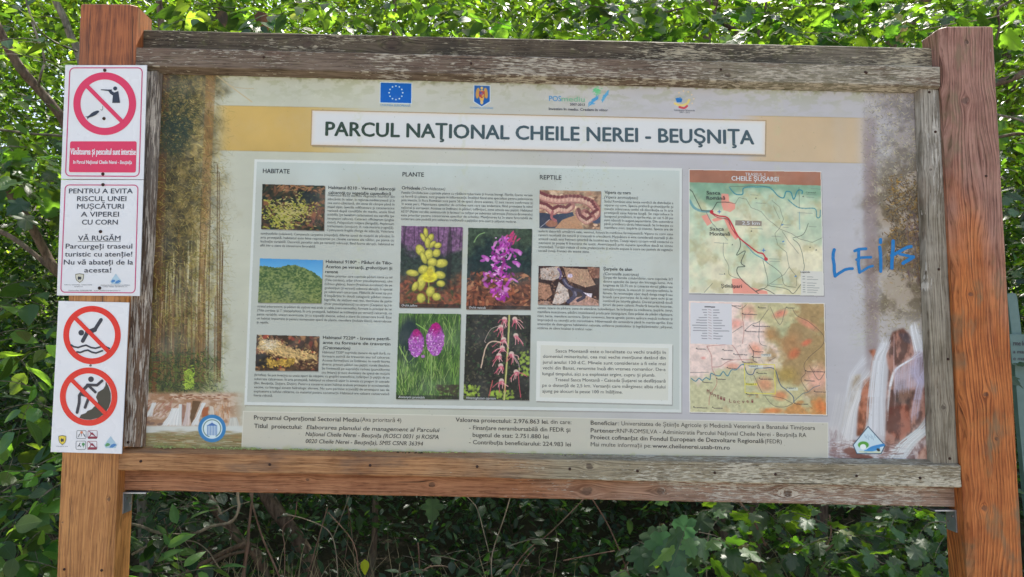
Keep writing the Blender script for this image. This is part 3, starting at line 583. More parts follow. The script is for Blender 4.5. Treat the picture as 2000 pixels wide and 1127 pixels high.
def paint_panel():
    c = Cv(262, 118, 1842, 918, 2.0); h, w, S = c.h, c.w, 2.0
    X = (np.arange(w)[None, :]/S+c.x0).astype(np.float32); Y = (np.arange(h)[:, None]/S+c.y0).astype(np.float32)
    n1 = fbm(h//2, w//2, 120, 5, 100).repeat(2, 0).repeat(2, 1); n2 = fbm(h//2, w//2, 40, 4, 101, 2.0, .5).repeat(2, 0).repeat(2, 1)
    t = ss((X-262)/1580+(n1-.5)*.3+Y*0, .25, .75)
    A = lerpc((.765, .775, .705), (.735, .732, .750), t)
    A *= (1+.10*(n1-.5)+.05*(n2-.5))[..., None]
    # bleached paint curls and mildew under the top edge and round the right side
    top = 138+(X-313)*.025
    dn = ss(1-(Y-top)/75, 0, 1)
    k = dn*ss(fbm(h, w, 26, 5, 103, 1.6, .8), .47, .66)
    A = A*(1-.38*k[..., None])+np.array((.60, .62, .45))*.38*k[..., None]
    curl = fbm(h, w, 34, 3, 104); cu = np.exp(-(np.abs(curl-.5)/.012)**2)*(.25+.75*dn)*ss(fbm(h//4, w//4, 30, 2, 105).repeat(4, 0).repeat(4, 1)[:h, :w], .42, .6)
    A = A*(1-.35*cu[..., None])+np.array((.86, .88, .86))*.35*cu[..., None]
    g = ss(1-(Y-top)/16+(fbm(h, w, 18, 3, 106)-.5)*1.4, .2, 1); A = A*(1-.6*g[..., None])+np.array((.46, .46, .30))*.6*g[..., None]
    c.A[:] = A
    # orange band behind the title, strong at its ends
    bt = 205.5+(X-417)*.0195; bb = 293+(X-417)*.0200
    m = ((Y > bt) & (Y < bb)).astype(np.float32)
    sl = ss(X, 405, 450)*ss(X, 760, 560); sr = ss(X, 1430, 1500)*ss(X, 1705, 1660)
    oc = np.where((X < 1000)[..., None], np.array((.80, .67, .37)), np.array((.80, .70, .55)))
    mm = (m*np.maximum(sl*.95, sr*.9))[..., None]; c.A[:] = c.A*(1-mm)+oc*(1+.16*(n1-.5))[..., None]*mm
    for yy in (bt, bb):
        e = np.exp(-((Y-yy)/1.0)**2)*np.maximum(sl, sr)*.4; c.A[:] = c.A*(1-e[..., None])+np.array((.62, .53, .33))*e[..., None]
    # ---- forest on the left
    rg = np.random.default_rng(7)
    fade = ss(462-(Y-140)*.01+(fbm(h, w, 60, 4, 110)-.5)*80-X, 0, 90)*(X < 480)
    fn = fbm(h, w, 46, 5, 111, .8, 1.2)
    fn = fn*.6+fbm(h, w, 12, 4, 112)*.4; F0 = lerpc((.22, .19, .08), (.64, .55, .30), ss(fn, .30, .72))
    lo = ss(Y, 640, 700)*ss(-Y, -775, -755); F0 = F0*(1-.55*lo[..., None])+np.array((.22, .27, .16))*.55*lo[..., None]
    F0 = F0*(1-.32*ss(-X, -385, -320)[..., None]*ss(-Y, -760, -560)[..., None])
    c.A[:] = c.A*(1-fade[..., None]*.92)+F0*fade[..., None]*.92
    def trunk(x0, y0, x1, y1, w0, w1, col, a):
        N = 60
        for i in range(N):
            t0, t1 = i/N, (i+1)/N; ww = w0+(w1-w0)*t0
            c.seg(x0+(x1-x0)*t0, y0+(y1-y0)*t0, x0+(x1-x0)*t1, y0+(y1-y0)*t1, ww, col, a*.5)
            if i % 2 == 0: c.seg(x0+(x1-x0)*t0+rg.uniform(-.3, .3)*ww, y0+(y1-y0)*t0, x0+(x1-x0)*t0+rg.uniform(-.3, .3)*ww, y0+(y1-y0)*(t0+.04), 1.3, np.array(col)*rg.uniform(.7, 1.4), .5)
    trunk(412, 140, 389, 700, 20, 15, (148, 104, 52), .5); trunk(322, 140, 308, 560, 20, 18, (104, 66, 34), .6); trunk(318, 560, 299, 770, 9, 12, (112, 70, 42), .9)
    for i in range(60):
        x = rg.uniform(298, 440); y0 = rg.uniform(430, 640); c.line([(x, y0), (x-rg.uniform(0, 4), y0+rg.uniform(30, 110))], rg.uniform(1.2, 3.4), [(214, 208, 160), (196, 186, 128), (225, 220, 185)][i % 3], rg.uniform(.25, .6))
    for i in range(22):
        x = rg.uniform(296, 440); y0 = rg.uniform(300, 560); trunk(x, y0, x-rg.uniform(0, 8), 745, rg.uniform(1.5, 4), rg.uniform(2, 5), (86, 60, 32), .55)
    for i in range(16):
        x = rg.uniform(300, 430); trunk(x, rg.uniform(540, 620), x+rg.uniform(-5, 5), 745, 3, 4, (120, 92, 60), .6)
    mk = lambda x, y: float(np.clip((470-x)/85, 0, 1))
    for (n, rect, pal, ln, wd, ang, aj, al) in [
        (2600, (285, 132, 455, 640), [(128, 112, 48), (160, 142, 68), (76, 74, 32), (196, 180, 110)], (4, 13), (.7, 1.6), .5, .8, .6),
        (1500, (300, 150, 400, 330), [(52, 60, 30), (34, 46, 30), (84, 84, 36), (42, 54, 40)], (3, 11), (.7, 1.6), .35, .9, .75),
        (500, (300, 230, 380, 300), [(35, 50, 42), (48, 62, 46)], (4, 12), (.9, 2), .35, .9, .6),
        (900, (285, 320, 440, 470), [(88, 82, 36), (136, 112, 50), (66, 58, 28)], (4, 12), (.8, 1.6), .5, .9, .55),
        (700, (288, 470, 450, 700), [(112, 108, 38), (155, 142, 58), (78, 80, 30)], (3, 9), (.6, 1.4), .3, .8, .6),
        (900, (290, 690, 430, 765), [(38, 60, 34), (70, 95, 40), (28, 44, 30), (100, 120, 50)], (3, 8), (.8, 2), .2, .9, .65),
        (120, (360, 720, 378, 762), [(165, 190, 70), (130, 160, 55)], (3, 6), (1.2, 2.4), .2, .9, .9),
        (220, (400, 720, 440, 770), [(160, 165, 100), (185, 190, 130)], (3, 7), (1, 2), .4, .9, .55)]:
        el = (lambda x, y: mk(x, y)*max(0.0, 1.15-((x-345+(y-200)*.1)/52)**2-((y-225)/95)**2)) if rect[:2] in ((300, 150), (300, 230)) else mk
        c.strokes(n, rect, pal, ln, wd, ang, aj, al, rg, el)
    for k in range(26): x = rg.uniform(405, 425); y = rg.uniform(400, 560); c.line([(x, y), (x+rg.uniform(15, 40), y+rg.uniform(-3, 4))], .7, (150, 140, 100), .5)
    c.line([(414, 140), (450, 168), (492, 199)], 2.4, (196, 180, 140), .8); c.line([(450, 168), (470, 172), (496, 173)], 1.6, (190, 175, 140), .7)
    # stream and falls, left foot
    bank = ss(Y, 762, 772)*ss(-X, -486, -440); b1 = lerpc((.66, .50, .38), (.80, .70, .62), ss(fbm(h, w, 16, 4, 120, 1.6, .8), .35, .65)); c.A[:] = c.A*(1-bank[..., None]*.95)+b1*bank[..., None]*.95
    ZZ = lambda x, y: (x/7.513+270, y/7.513+740)
    def fall(x0, y0, x1, y1, wd, n, col=(236, 238, 236)):
        n = int(n*1.6)
        for k in range(n):
            o = rg.uniform(-.5, .5); a = ZZ(x0+o*wd*.7, y0+rg.uniform(0, 20)); b2 = ZZ(x1+o*wd*1.25, y1-rg.uniform(0, 30)); m_ = ((a[0]+b2[0])/2+(b2[0]-a[0])*.18*np.sign(o), (a[1]+b2[1])/2-1)
            c.line([a, m_, b2], rg.uniform(.8, 1.8), np.array(col)*rg.uniform(.82, 1.03), .5)
    for k in range(90): a = ZZ(rg.uniform(480, 1330), rg.uniform(230, 300)); c.blob(a[0], a[1], rg.uniform(2, 6), rg.uniform(.6, 1.3), rg.normal()*.1, [(205, 170, 140), (150, 95, 60), (222, 205, 185), (120, 72, 48)][k % 4], .8)
    for k in range(60): a = ZZ(rg.uniform(1100, 1340), rg.uniform(320, 580)); c.seg(a[0], a[1], a[0], a[1]+rg.uniform(3, 9), 1.4, [(200, 150, 105), (175, 115, 72), (222, 205, 180)][k % 3], .7)
    c.poly([ZZ(800, 320), ZZ(920, 330), ZZ(780, 680), ZZ(760, 560)], (98, 70, 42), .9); c.poly([ZZ(930, 430), ZZ(1030, 410), ZZ(1020, 540), ZZ(940, 560)], (165, 88, 48), .9); c.poly([ZZ(620, 370), ZZ(650, 690), ZZ(690, 690), ZZ(680, 380)], (145, 100, 85), .7)
    for k in range(70): a = ZZ(rg.uniform(100, 560), rg.uniform(330, 560)); c.blob(a[0], a[1], rg.uniform(2, 6), rg.uniform(.7, 1.6), -.65, [(180, 120, 100), (222, 205, 200), (150, 92, 70)][k % 3], .6)
    fall(230, 350, 150, 560, 90, 26); fall(560, 430, 470, 690, 220, 90); fall(620, 370, 600, 690, 60, 26); fall(740, 350, 700, 690, 80, 30, (222, 205, 200)); fall(960, 350, 830, 690, 80, 34); fall(1070, 400, 1080, 560, 60, 12, (225, 215, 200)); fall(1400, 570, 1400, 740, 150, 40, (215, 215, 205))
    m = ss(Y, 829, 834)*(X < 474)*ss(X, 270, 280); wcol = lerpc((.82, .84, .82), (.55, .50, .34), ss(Y+(fbm(h, w, 20, 3, 125, 3, .5)-.5)*18, 838, 852)+X*0); c.A[:] = c.A*(1-m[..., None]*.95)+wcol*m[..., None]*.95
    c.strokes(260, (275, 846, 474, 872), [(150, 140, 95), (190, 190, 165), (120, 100, 60), (150, 105, 65), (115, 125, 75)], (8, 30), (.7, 1.6), .03, .05, .6, rg)
    for (x, y) in ((320, 665), (200, 655), (130, 640)): a = ZZ(x, y); c.blob(a[0], a[1], 6, 2.6, -.2, (125, 95, 80), .85)
    # ---- right side: pale wood, lilac haze, falls over brown rock
    rf = ss(X+(fbm(h, w, 60, 4, 130)-.5)*90+ss(Y, 300, 420)*24, 1690, 1760)*ss(-Y, -700, -560)
    rc = lerpc((.38, .32, .22), (.64, .58, .50), ss(fbm(h, w, 50, 5, 131), .4, .62)); lil = ss(-Y, -420, -180); rc = rc*(1-.6*lil[..., None])+np.array((.58, .57, .64))*.6*lil[..., None]
    c.A[:] = c.A*(1-rf[..., None]*.85)+rc*rf[..., None]*.85
    tk = np.exp(-((X-1700-(Y-400)*.012)/14)**4)*ss(Y, 165, 300)*ss(-Y, -760, -680)*.55; c.A[:] = c.A*(1-tk[..., None])+np.array((.50, .42, .42))*tk[..., None]
    mr = lambda x, y: float(np.clip((x-1650)/60, 0, 1)*np.clip((700-y)/60, 0, 1))
    for (n, rect, pal, ln, wd, ang, aj, al) in [(1600, (1690, 165, 1795, 400), [(205, 198, 155), (185, 178, 140), (150, 142, 108), (120, 122, 130), (105, 100, 85)], (2, 7), (.6, 1.3), .4, 1, .55),
        (1100, (1735, 345, 1812, 530), [(118, 88, 40), (84, 66, 42), (160, 122, 50), (70, 58, 46)], (2, 8), (.8, 1.8), .6, 1, .8),
        (700, (1655, 540, 1800, 680), [(150, 140, 100), (120, 110, 80), (185, 178, 145)], (2, 7), (.6, 1.4), .3, 1, .55),
        (300, (1650, 300, 1720, 640), [(190, 185, 150), (170, 165, 140)], (3, 8), (.6, 1.2), .3, 1, .4),
        (260, (1648, 650, 1700, 715), [(185, 195, 150), (165, 178, 130)], (4, 9), (.7, 1.4), -.2, .5, .5),
        (300, (1770, 400, 1815, 560), [(110, 85, 85), (85, 70, 75)], (4, 12), (.9, 2), 1.3, .4, .5)]:
        c.strokes(n, rect, pal, ln, wd, ang, aj, al, rg, mr)
    W = lambda x, y: (x/3.886+1620, y/3.886+620)
    rk = fbm(h, w, 30, 5, 135, .7, 1.4)
    def rock(pts, c1, c2, a):
        mk_ = Cv(262, 118, 1842, 918, 1.0, (0, 0, 0)); mk_.poly([W(*p) for p in pts], (255, 255, 255)); q = mk_.A[..., 0].repeat(2, 0).repeat(2, 1)
        for _ in range(3): q = (q+np.roll(q, 3, 0)+np.roll(q, -3, 0)+np.roll(q, 3, 1)+np.roll(q, -3, 1))/5
        q = q*a; cc = lerpc(np.array(c1)/255, np.array(c2)/255, ss(rk, .35, .65)); c.A[:] = c.A*(1-q[..., None])+cc*q[..., None]
    rock([(480, 110), (560, 80), (640, 170), (650, 250), (740, 270), (760, 700), (790, 1120), (420, 1120), (430, 640), (450, 400), (420, 250)], (88, 52, 42), (170, 118, 100), .92)
    rock([(255, 480), (310, 440), (330, 300), (300, 250), (350, 240), (340, 560), (300, 760), (250, 900), (205, 900), (215, 720)], (105, 52, 30), (185, 108, 75), .92)
    rock([(170, 440), (240, 430), (230, 560), (120, 800), (80, 880)], (140, 115, 80), (195, 180, 150), .6)
    rock([(520, 120), (600, 120), (620, 200), (570, 190)], (75, 65, 72), (120, 100, 100), .8); rock([(470, 460), (640, 560), (600, 660), (490, 640)], (60, 45, 42), (120, 90, 75), .8); rock([(450, 680), (600, 660), (620, 860), (540, 940), (440, 860)], (98, 45, 32), (165, 95, 72), .85)
    rock([(0, 830), (60, 820), (100, 900), (280, 960), (420, 950), (560, 1000), (780, 900), (790, 1127), (0, 1120)], (128, 96, 96), (205, 198, 200), .75)
    rock([(690, 1010), (780, 930), (790, 1127), (640, 1127)], (165, 105, 85), (205, 160, 140), .8)
    def wf(P, wd0, wd1, n, col=(232, 236, 242), al=.5):
        for i in range(len(P)-1):
            for t in np.linspace(0, 1, 7):
                wd = wd0+(wd1-wd0)*(i+t)/(len(P)-1); a_ = W(P[i][0]+(P[i+1][0]-P[i][0])*t, P[i][1]+(P[i+1][1]-P[i][1])*t); c.blob(a_[0], a_[1], max(1, wd*.62/3.886), 7, 0, col, al*.34, 1.0)
        n = int(n*1.1)
        for k in range(n):
            o = rg.uniform(-.5, .5); Q = []
            for i, p in enumerate(P):
                wd = wd0+(wd1-wd0)*i/(len(P)-1); jy = rg.normal()*22 if i in (0, len(P)-1) else 0
                Q.append(W(p[0]+o*wd+rg.normal()*2, p[1]+jy))
            k0 = rg.integers(0, 2) if len(Q) > 3 else 0
            c.line(Q[k0:len(Q)-(rg.integers(0, 2) if len(Q) > 3 else 0)], rg.uniform(.5, 1.8), np.array(col)*rg.uniform(.78, 1.08), al*rg.uniform(.2, .9))
    wf([(430, 190), (375, 330), (350, 600), (345, 880)], 70, 135, 150); wf([(300, 420), (200, 560), (140, 800), (110, 950)], 60, 120, 70, (225, 226, 228), .35); wf([(640, 70), (660, 160), (690, 260)], 50, 90, 50); wf([(700, 270), (600, 330), (500, 400), (460, 520), (440, 700)], 30, 18, 26)
    for k in range(26): x = 500+k*9; wf([(x, 400-k*4.6), (x-4, 470-k*3), (x-8, 560-k*2)], 6, 12, 3, (200, 195, 215), .45)
    wf([(740, 390), (700, 470), (670, 620), (650, 760)], 40, 60, 46, (205, 200, 225), .35); wf([(270, 320), (170, 440), (130, 640), (90, 860)], 40, 40, 30, al=.3); wf([(230, 570), (170, 720), (130, 960)], 20, 90, 60, (228, 228, 228), .5)
    wf([(690, 270), (650, 400), (690, 500)], 90, 60, 40, (190, 185, 215), .3); wf([(90, 600), (50, 800), (10, 930)], 90, 100, 40, (205, 205, 205), .25); wf([(490, 140), (490, 400), (500, 660)], 6, 8, 4, (215, 185, 185), .5)
    wf([(790, 760), (720, 850), (600, 950), (520, 1050), (460, 1110)], 110, 170, 150, (228, 234, 236), .45); wf([(760, 620), (770, 800), (770, 860)], 40, 40, 16, al=.35)
    c.strokes(260, (1620, 862, 1760, 903), [(215, 215, 218), (150, 110, 100), (190, 185, 190), (120, 90, 85)], (4, 18), (.8, 2.2), -.05, .25, .6, rg)
    for q in ((160, 1015), (205, 1050), (280, 1070)): a = W(*q); c.blob(a[0], a[1], 14, 6.5, .1, (120, 72, 62), .9)
    fg = ss(-X, -1700, -1600)*ss(X, 1618, 1640)*.25; c.A[:] = c.A*(1-fg[..., None])+np.array((.75, .74, .74))*fg[..., None]
    # ---- sheets lying on the print
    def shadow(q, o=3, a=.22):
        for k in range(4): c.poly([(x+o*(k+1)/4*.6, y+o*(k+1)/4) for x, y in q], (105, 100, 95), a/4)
    T = [(610, 216), (1495, 236.5), (1494, 302), (608, 283)]
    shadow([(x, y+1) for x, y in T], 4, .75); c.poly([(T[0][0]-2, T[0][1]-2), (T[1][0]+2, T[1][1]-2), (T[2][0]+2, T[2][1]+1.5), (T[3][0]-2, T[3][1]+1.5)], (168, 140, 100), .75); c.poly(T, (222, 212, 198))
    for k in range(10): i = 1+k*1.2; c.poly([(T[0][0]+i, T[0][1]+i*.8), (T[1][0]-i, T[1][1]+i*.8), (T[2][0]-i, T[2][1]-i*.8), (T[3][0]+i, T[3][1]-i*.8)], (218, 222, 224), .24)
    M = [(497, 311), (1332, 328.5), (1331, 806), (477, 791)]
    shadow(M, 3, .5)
    wq = [(x, y) for x, y in M]; c.poly(wq, (214, 220, 216))
    bx = c.box(477, 311, 1332, 806); a_, b_, c_, d_ = bx[:4]; XX, YY = bx[4], bx[5]
    ins = ((XX > 502-(YY-311)*.0417) & (XX < 1327) & (YY > 316+(XX-497)*.021) & (YY < 785+(XX-477)*.0175)).astype(np.float32)
    nn = n1[c_:d_, a_:b_]; gc = lerpc((.735, .755, .72), (.77, .80, .775), ss(nn+(XX-900)/2600+(YY*0), .35, .7)); tp = ss(-YY, -372, -325)*.5; gc = gc*(1-tp[..., None])+np.array((.77, .83, .82))*tp[..., None]
    c.A[c_:d_, a_:b_] = c.A[c_:d_, a_:b_]*(1-ins[..., None])+gc*ins[..., None]
    FQ = [(475.5, 803.5), (1617, 826), (1617, 898), (472, 876)]
    c.poly(FQ, (198, 196, 180), .93); c.line([FQ[3], FQ[0], FQ[1], FQ[2]], 1.6, (222, 222, 210), .7, False)
    g = ss(Y-(868+(X-472)*.0215)+(fbm(h, w, 30, 3, 140)-.5)*14, 0, 10)*(X > 300); c.A[:] = c.A*(1-.5*g[..., None])+np.array((.66, .68, .40))*.5*g[..., None]
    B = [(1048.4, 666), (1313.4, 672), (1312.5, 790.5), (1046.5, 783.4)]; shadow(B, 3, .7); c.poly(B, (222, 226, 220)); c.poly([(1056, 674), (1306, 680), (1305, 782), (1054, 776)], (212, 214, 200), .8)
    def ph(f, q, sh=True):
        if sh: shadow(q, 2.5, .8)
        c.paste(f(), q)
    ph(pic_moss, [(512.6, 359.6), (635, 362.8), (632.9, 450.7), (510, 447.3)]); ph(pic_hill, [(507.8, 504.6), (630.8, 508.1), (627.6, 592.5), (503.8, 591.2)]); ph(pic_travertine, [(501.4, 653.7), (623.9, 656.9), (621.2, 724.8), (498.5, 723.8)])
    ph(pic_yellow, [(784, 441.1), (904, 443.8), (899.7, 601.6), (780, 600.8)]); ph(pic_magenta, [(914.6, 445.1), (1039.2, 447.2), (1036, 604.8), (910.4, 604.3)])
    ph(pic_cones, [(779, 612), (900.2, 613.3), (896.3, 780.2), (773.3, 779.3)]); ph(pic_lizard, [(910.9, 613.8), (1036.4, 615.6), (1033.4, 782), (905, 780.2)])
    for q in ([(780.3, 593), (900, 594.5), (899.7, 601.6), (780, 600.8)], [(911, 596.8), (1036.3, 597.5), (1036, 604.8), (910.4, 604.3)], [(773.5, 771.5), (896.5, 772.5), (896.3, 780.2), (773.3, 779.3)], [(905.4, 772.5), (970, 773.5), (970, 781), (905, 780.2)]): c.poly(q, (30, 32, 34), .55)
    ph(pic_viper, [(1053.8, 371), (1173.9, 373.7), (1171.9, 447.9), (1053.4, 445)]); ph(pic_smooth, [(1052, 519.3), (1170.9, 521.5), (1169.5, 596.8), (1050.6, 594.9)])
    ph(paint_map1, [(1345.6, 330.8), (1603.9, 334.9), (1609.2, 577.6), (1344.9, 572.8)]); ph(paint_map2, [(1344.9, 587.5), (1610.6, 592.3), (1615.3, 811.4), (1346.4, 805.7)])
    # ---- emblems along the top
    q = [(743.5, 161.5), (803.5, 163), (803, 201.5), (743, 200)]; c.poly([(q[0][0]-1.5, q[0][1]-1.5), (q[1][0]+1.5, q[1][1]-1.5), (q[2][0]+1.5, q[2][1]+1.5), (q[3][0]-1.5, q[3][1]+1.5)], (205, 222, 232)); c.poly(q, (8, 96, 190))
    for k in range(12):
        a = k*math.pi/6; x0, y0 = 773.3+13.3*math.sin(a), 181.3-13.3*math.cos(a); st = []
        for j in range(10): r = 2.3 if j % 2 == 0 else .95; b2 = j*math.pi/5; st.append((x0+r*math.sin(b2), y0-r*math.cos(b2)))
        c.poly(st, (225, 235, 235))
    sh_ = lambda g_: [(926.5-g_, 167-g_), (956.5+g_, 168-g_), (956.5+g_, 198+g_), (941, 207.5+g_*1.4), (926-g_, 198+g_)]
    c.poly(sh_(1.5), (200, 215, 225)); c.poly(sh_(0), (20, 90, 170))
    for sx in (-1, 1):
        c.blob(941+sx*8, 182, 3.8, 10.5, sx*-.12, (215, 165, 80), 1, .2)
        for k in range(4): c.seg(941+sx*(6+k*1.6), 174, 941+sx*(5.5+k*1.7), 192, .5, (150, 95, 40), .8)
    c.blob(941, 187, 5, 12, 0, (218, 170, 85), 1, .2); c.blob(941, 172, 2.6, 2.8, 0, (225, 190, 110)); c.poly([(935.5, 178), (946.5, 178), (946.5, 188), (941, 192), (935.5, 188)], (178, 60, 60)); c.poly([(936.5, 179), (941, 179), (941, 184), (936.5, 184)], (60, 70, 140)); c.poly([(941, 184), (945.5, 184), (945.5, 188), (941, 190)], (200, 160, 60)); c.poly([(939, 181), (943.5, 181), (943.5, 186), (939, 186)], (150, 90, 130), .8)
    c.blob(941, 200, 3, 4, 0, (222, 190, 130), 1, .3)
    for k in range(80):
        t_ = rg.random(); c.blob(1152+t_*15+rg.normal()*1.5, 203-t_*13+rg.normal()*2.4, 2.2, 1.0, -.8, (75, 160, 215), .65); c.blob(1176+t_*11+rg.normal()*1, 196-t_*16+rg.normal()*2.2, 2, 1, -.9, (85, 165, 215), .65)
        if k < 60: c.blob(1166+rg.normal()*4, 177+rg.normal()*3.4, 2, 1.2, 0, (105, 200, 140), .6)
    c.poly([(1319, 192), (1329, 190), (1333, 194), (1331, 200), (1322, 200)], (30, 115, 190)); c.line([(1318, 202), (1330, 206), (1342, 202), (1346, 195)], 4.4, (225, 205, 125), .95); c.line([(1327, 209), (1336, 211), (1342, 207)], 4, (205, 70, 80), .95); c.line([(1320, 188), (1330, 192), (1340, 186)], 1, (150, 175, 200), .7)
    for (x, y) in ((1326, 181), (1335, 178), (1344, 179.5), (1351, 185), (1355, 193), (1352, 202)): c.blob(x, y, 1.5, 1.5, 0, (228, 205, 160), .95)
    # ---- round badge and park emblem
    c.blob(414.1, 836.9, 27, 27, 0, (40, 125, 185), 1, .05); c.blob(414.1, 836.9, 20.2, 20.2, 0, (214, 232, 238), 1, .06)
    for k in range(40):
        a = math.pi*(.12+k/40*1.76)-math.pi*1.5-math.pi*0; x, y = 414.1+17*math.cos(a+math.pi*.0), 836.9+17*math.sin(a)
        c.blob(x, y, 2.0, .9, a+1.2, (70, 110, 100), .7)
    c.poly([(403.5, 831.5), (414.1, 825.5), (424.5, 831.5)], (60, 110, 180))
    for k in range(7): c.seg(405.2+k*3, 832, 405.2+k*3, 847-abs(k-3)*-1.0+(3-abs(k-3))*.8, 1.5, (75, 120, 185), .95)
    c.blob(414.1, 824, 1.6, 1.2, 0, (190, 200, 230))
    drop_logo(c, [(1695.5, 833), (1728.5, 870), (1720.8, 886), (1673.5, 886), (1666.4, 869)], (60, 85, 105))
    # rain specks and dirt over the whole sheet
    for k in range(700):
        x = rg.uniform(300, 1800); y = rg.uniform(150, 880)
        if rg.random() < .45: x = rg.normal()*60+1150; y = rg.uniform(300, 520)
        c.blob(x, y, rg.uniform(.5, 1.0), rg.uniform(.5, 1.1), 0, (120, 120, 95), rg.uniform(.15, .5))
    for x0 in (1140, 1180, 905, 700, 1420, 1520):
        bx = c.box(x0-20, 150, x0+20, 560); m = np.exp(-((bx[4]-x0)/9)**2)*ss(fbm(bx[3]-bx[2], bx[1]-bx[0], 14, 4, int(x0)), .45, .7)*.22; c.put(bx, m, (190, 195, 150))
    # resample to the sheet's own rectangle
    TW, TH = 2912, 1456
    u = (np.arange(TW)+.5)/TW; v = (np.arange(TH)+.5)/TH
    Xs = PX0+(PX1-PX0)*u[None, :]; Zs = PZ0+(PZ1-PZ0)*v[:, None]-SHR*Xs
    D = np.stack([Xs-CAM[0]+0*Zs, np.full(Zs.shape, -CAM[1]), Zs-CAM[2]+0*Xs], -1)
    zz = D@FW; px = (1000+F*(D@RT)/zz-c.x0)*S-.5; py = (563.5-F*(D@UP)/zz-c.y0)*S-.5
    x0 = np.clip(px.astype(int), 0, w-2); y0 = np.clip(py.astype(int), 0, h-2); fx = np.clip(px-x0, 0, 1)[..., None].astype(np.float32); fy = np.clip(py-y0, 0, 1)[..., None].astype(np.float32)
    A = c.A; O = (A[y0, x0]*(1-fx)+A[y0, x0+1]*fx)*(1-fy)+(A[y0+1, x0]*(1-fx)+A[y0+1, x0+1]*fx)*fy
    img = bpy.data.images.new('panel_print', TW, TH, alpha=False)
    px4 = np.ones((TH, TW, 4), np.float32); px4[..., :3] = np.clip(O, 0, 1)
    img.pixels.foreach_set(px4.ravel()); img.pack(); return img
PX0, PX1, PZ0, PZ1, SHR = -1.04, 1.04, 1.27, 2.31, 0.02201
# ------------------------------------------------------------------ materials of the board
GAIN = (1.0, 0.98, 0.94)
def print_mat():
    b = NB('panel_print'); im = b.n('ShaderNodeTexImage'); im.image = paint_panel(); im.interpolation = 'Linear'
    P, X, Y, Z = b.obj()
    col = b.mix(1.0, im.outputs[0], GAIN, 'MULTIPLY')
    n = b.noise(P, 9, 4, 0.6); fine = b.noise(P, 260, 2)
    col = b.mix(b.m('MULTIPLY', b.sm(n, 0.45, 0.75), 0.10), col, (0.55, 0.56, 0.50))
    h = b.m('ADD', b.m('MULTIPLY', b.noise(P, 3.0, 3), 1.0), b.m('MULTIPLY', fine, 0.02))
    b.bsdf(col, b.sm(n, 0.3, 0.7, 0.28, 0.45), 0.28, b.bump(h, 0.004, 0.5)); return b.mat
M_PRINT = print_mat()
def ink(name, col, worn=0.25, k=0.86):
    b = NB(name); P, X, Y, Z = b.obj(); n = b.noise(P, 90, 4, 0.7)
    b.bsdf(b.mix(b.m('MULTIPLY', b.sm(n, 0.45, 0.75), worn), tuple(c*k for c in col), (0.5, 0.52, 0.48)), 0.35, 0.4); return b.mat
def ink_title():
    b = NB('title_ink'); P, X, Y, Z = b.obj(); n = b.noise(P, 60, 4, 0.7)
    c = b.mix(b.sm(X, -0.45, 0.0), hexc(46, 66, 46), hexc(66, 86, 92))
    b.bsdf(b.mix(b.m('MULTIPLY', b.sm(n, 0.5, 0.8), 0.2), c, (0.4, 0.42, 0.4)), 0.35, 0.4); return b.mat
I_TITLE = ink_title()
BO_ = 0
I_BLACK = ink('black_ink', hexc(38, 42, 44)); I_BODY = ink('grey_body_ink', hexc(66, 70, 70), 0.3); I_FOOT = ink('brown_grey_ink', hexc(66, 64, 58), 0.3)
I_WHITE = ink('white_ink', hexc(228, 232, 230), 0.1); I_BLUE = ink('blue_ink', hexc(70, 90, 160), 0.2); I_POSB = ink('light_blue_ink', hexc(90, 165, 215), 0.2); I_POSG = ink('light_green_ink', hexc(140, 198, 160), 0.3)
I_NAVY = ink('navy_ink', hexc(48, 56, 74), 0.15); I_MAPR = ink('brown_red_ink', hexc(150, 90, 80), 0.2)
SIGN_PINK = plain('crimson_print', hexc(224, 52, 92, .95), 0.3, 0.5, nz=.03); SIGN_PINK2 = plain('dark_pink_line', hexc(205, 66, 118, .95), 0.3, 0.5, nz=.03)
SIGN_RED = plain('red_print', hexc(232, 44, 30, .95), 0.25, 0.5, nz=.03); SIGN_DARK = plain('charcoal_print', hexc(48, 50, 62), 0.3, 0.5, nz=.03); SIGN_DARKW = plain('dark_olive_print', hexc(62, 60, 50), 0.3, 0.5, nz=.03)
def sign_white(name, c, stain):
    b = NB(name); P, X, Y, Z = b.obj(); n = b.noise(P, 7, 4, 0.6)
    col = b.mix(b.m('MULTIPLY', b.sm(n, 0.4, 0.8), stain), c, (0.60, 0.60, 0.55))
    sp = b.sm(b.noise(P, 150, 1), 0.80, 0.84); col = b.mix(b.m('MULTIPLY', sp, 0.35), col, (0.35, 0.33, 0.28))
    b.bsdf(col, b.sm(n, 0.3, 0.7, 0.22, 0.42), 0.5); return b.mat
M_SIGN = sign_white('weathered_white_enamel', (0.76, 0.765, 0.77), 0.35); M_SIGN3 = sign_white('white_composite_sheet', (0.80, 0.80, 0.805), 0.2)
M_EDGE = plain('grey_sheet_edge', (0.35, 0.36, 0.38), 0.4, 0.5); M_GALV = plain('galvanised_steel', (0.42, 0.45, 0.48), 0.42, 0.5, 0.75, nz=.12, scale=40)
M_RUST = plain('rusty_screw_head', (0.055, 0.028, 0.020), 0.7, 0.4, 0.3, nz=.3, scale=400); M_SCREWG = plain('grey_screw_head', (0.20, 0.17, 0.16), 0.5, 0.5, 0.5, nz=.2, scale=400)

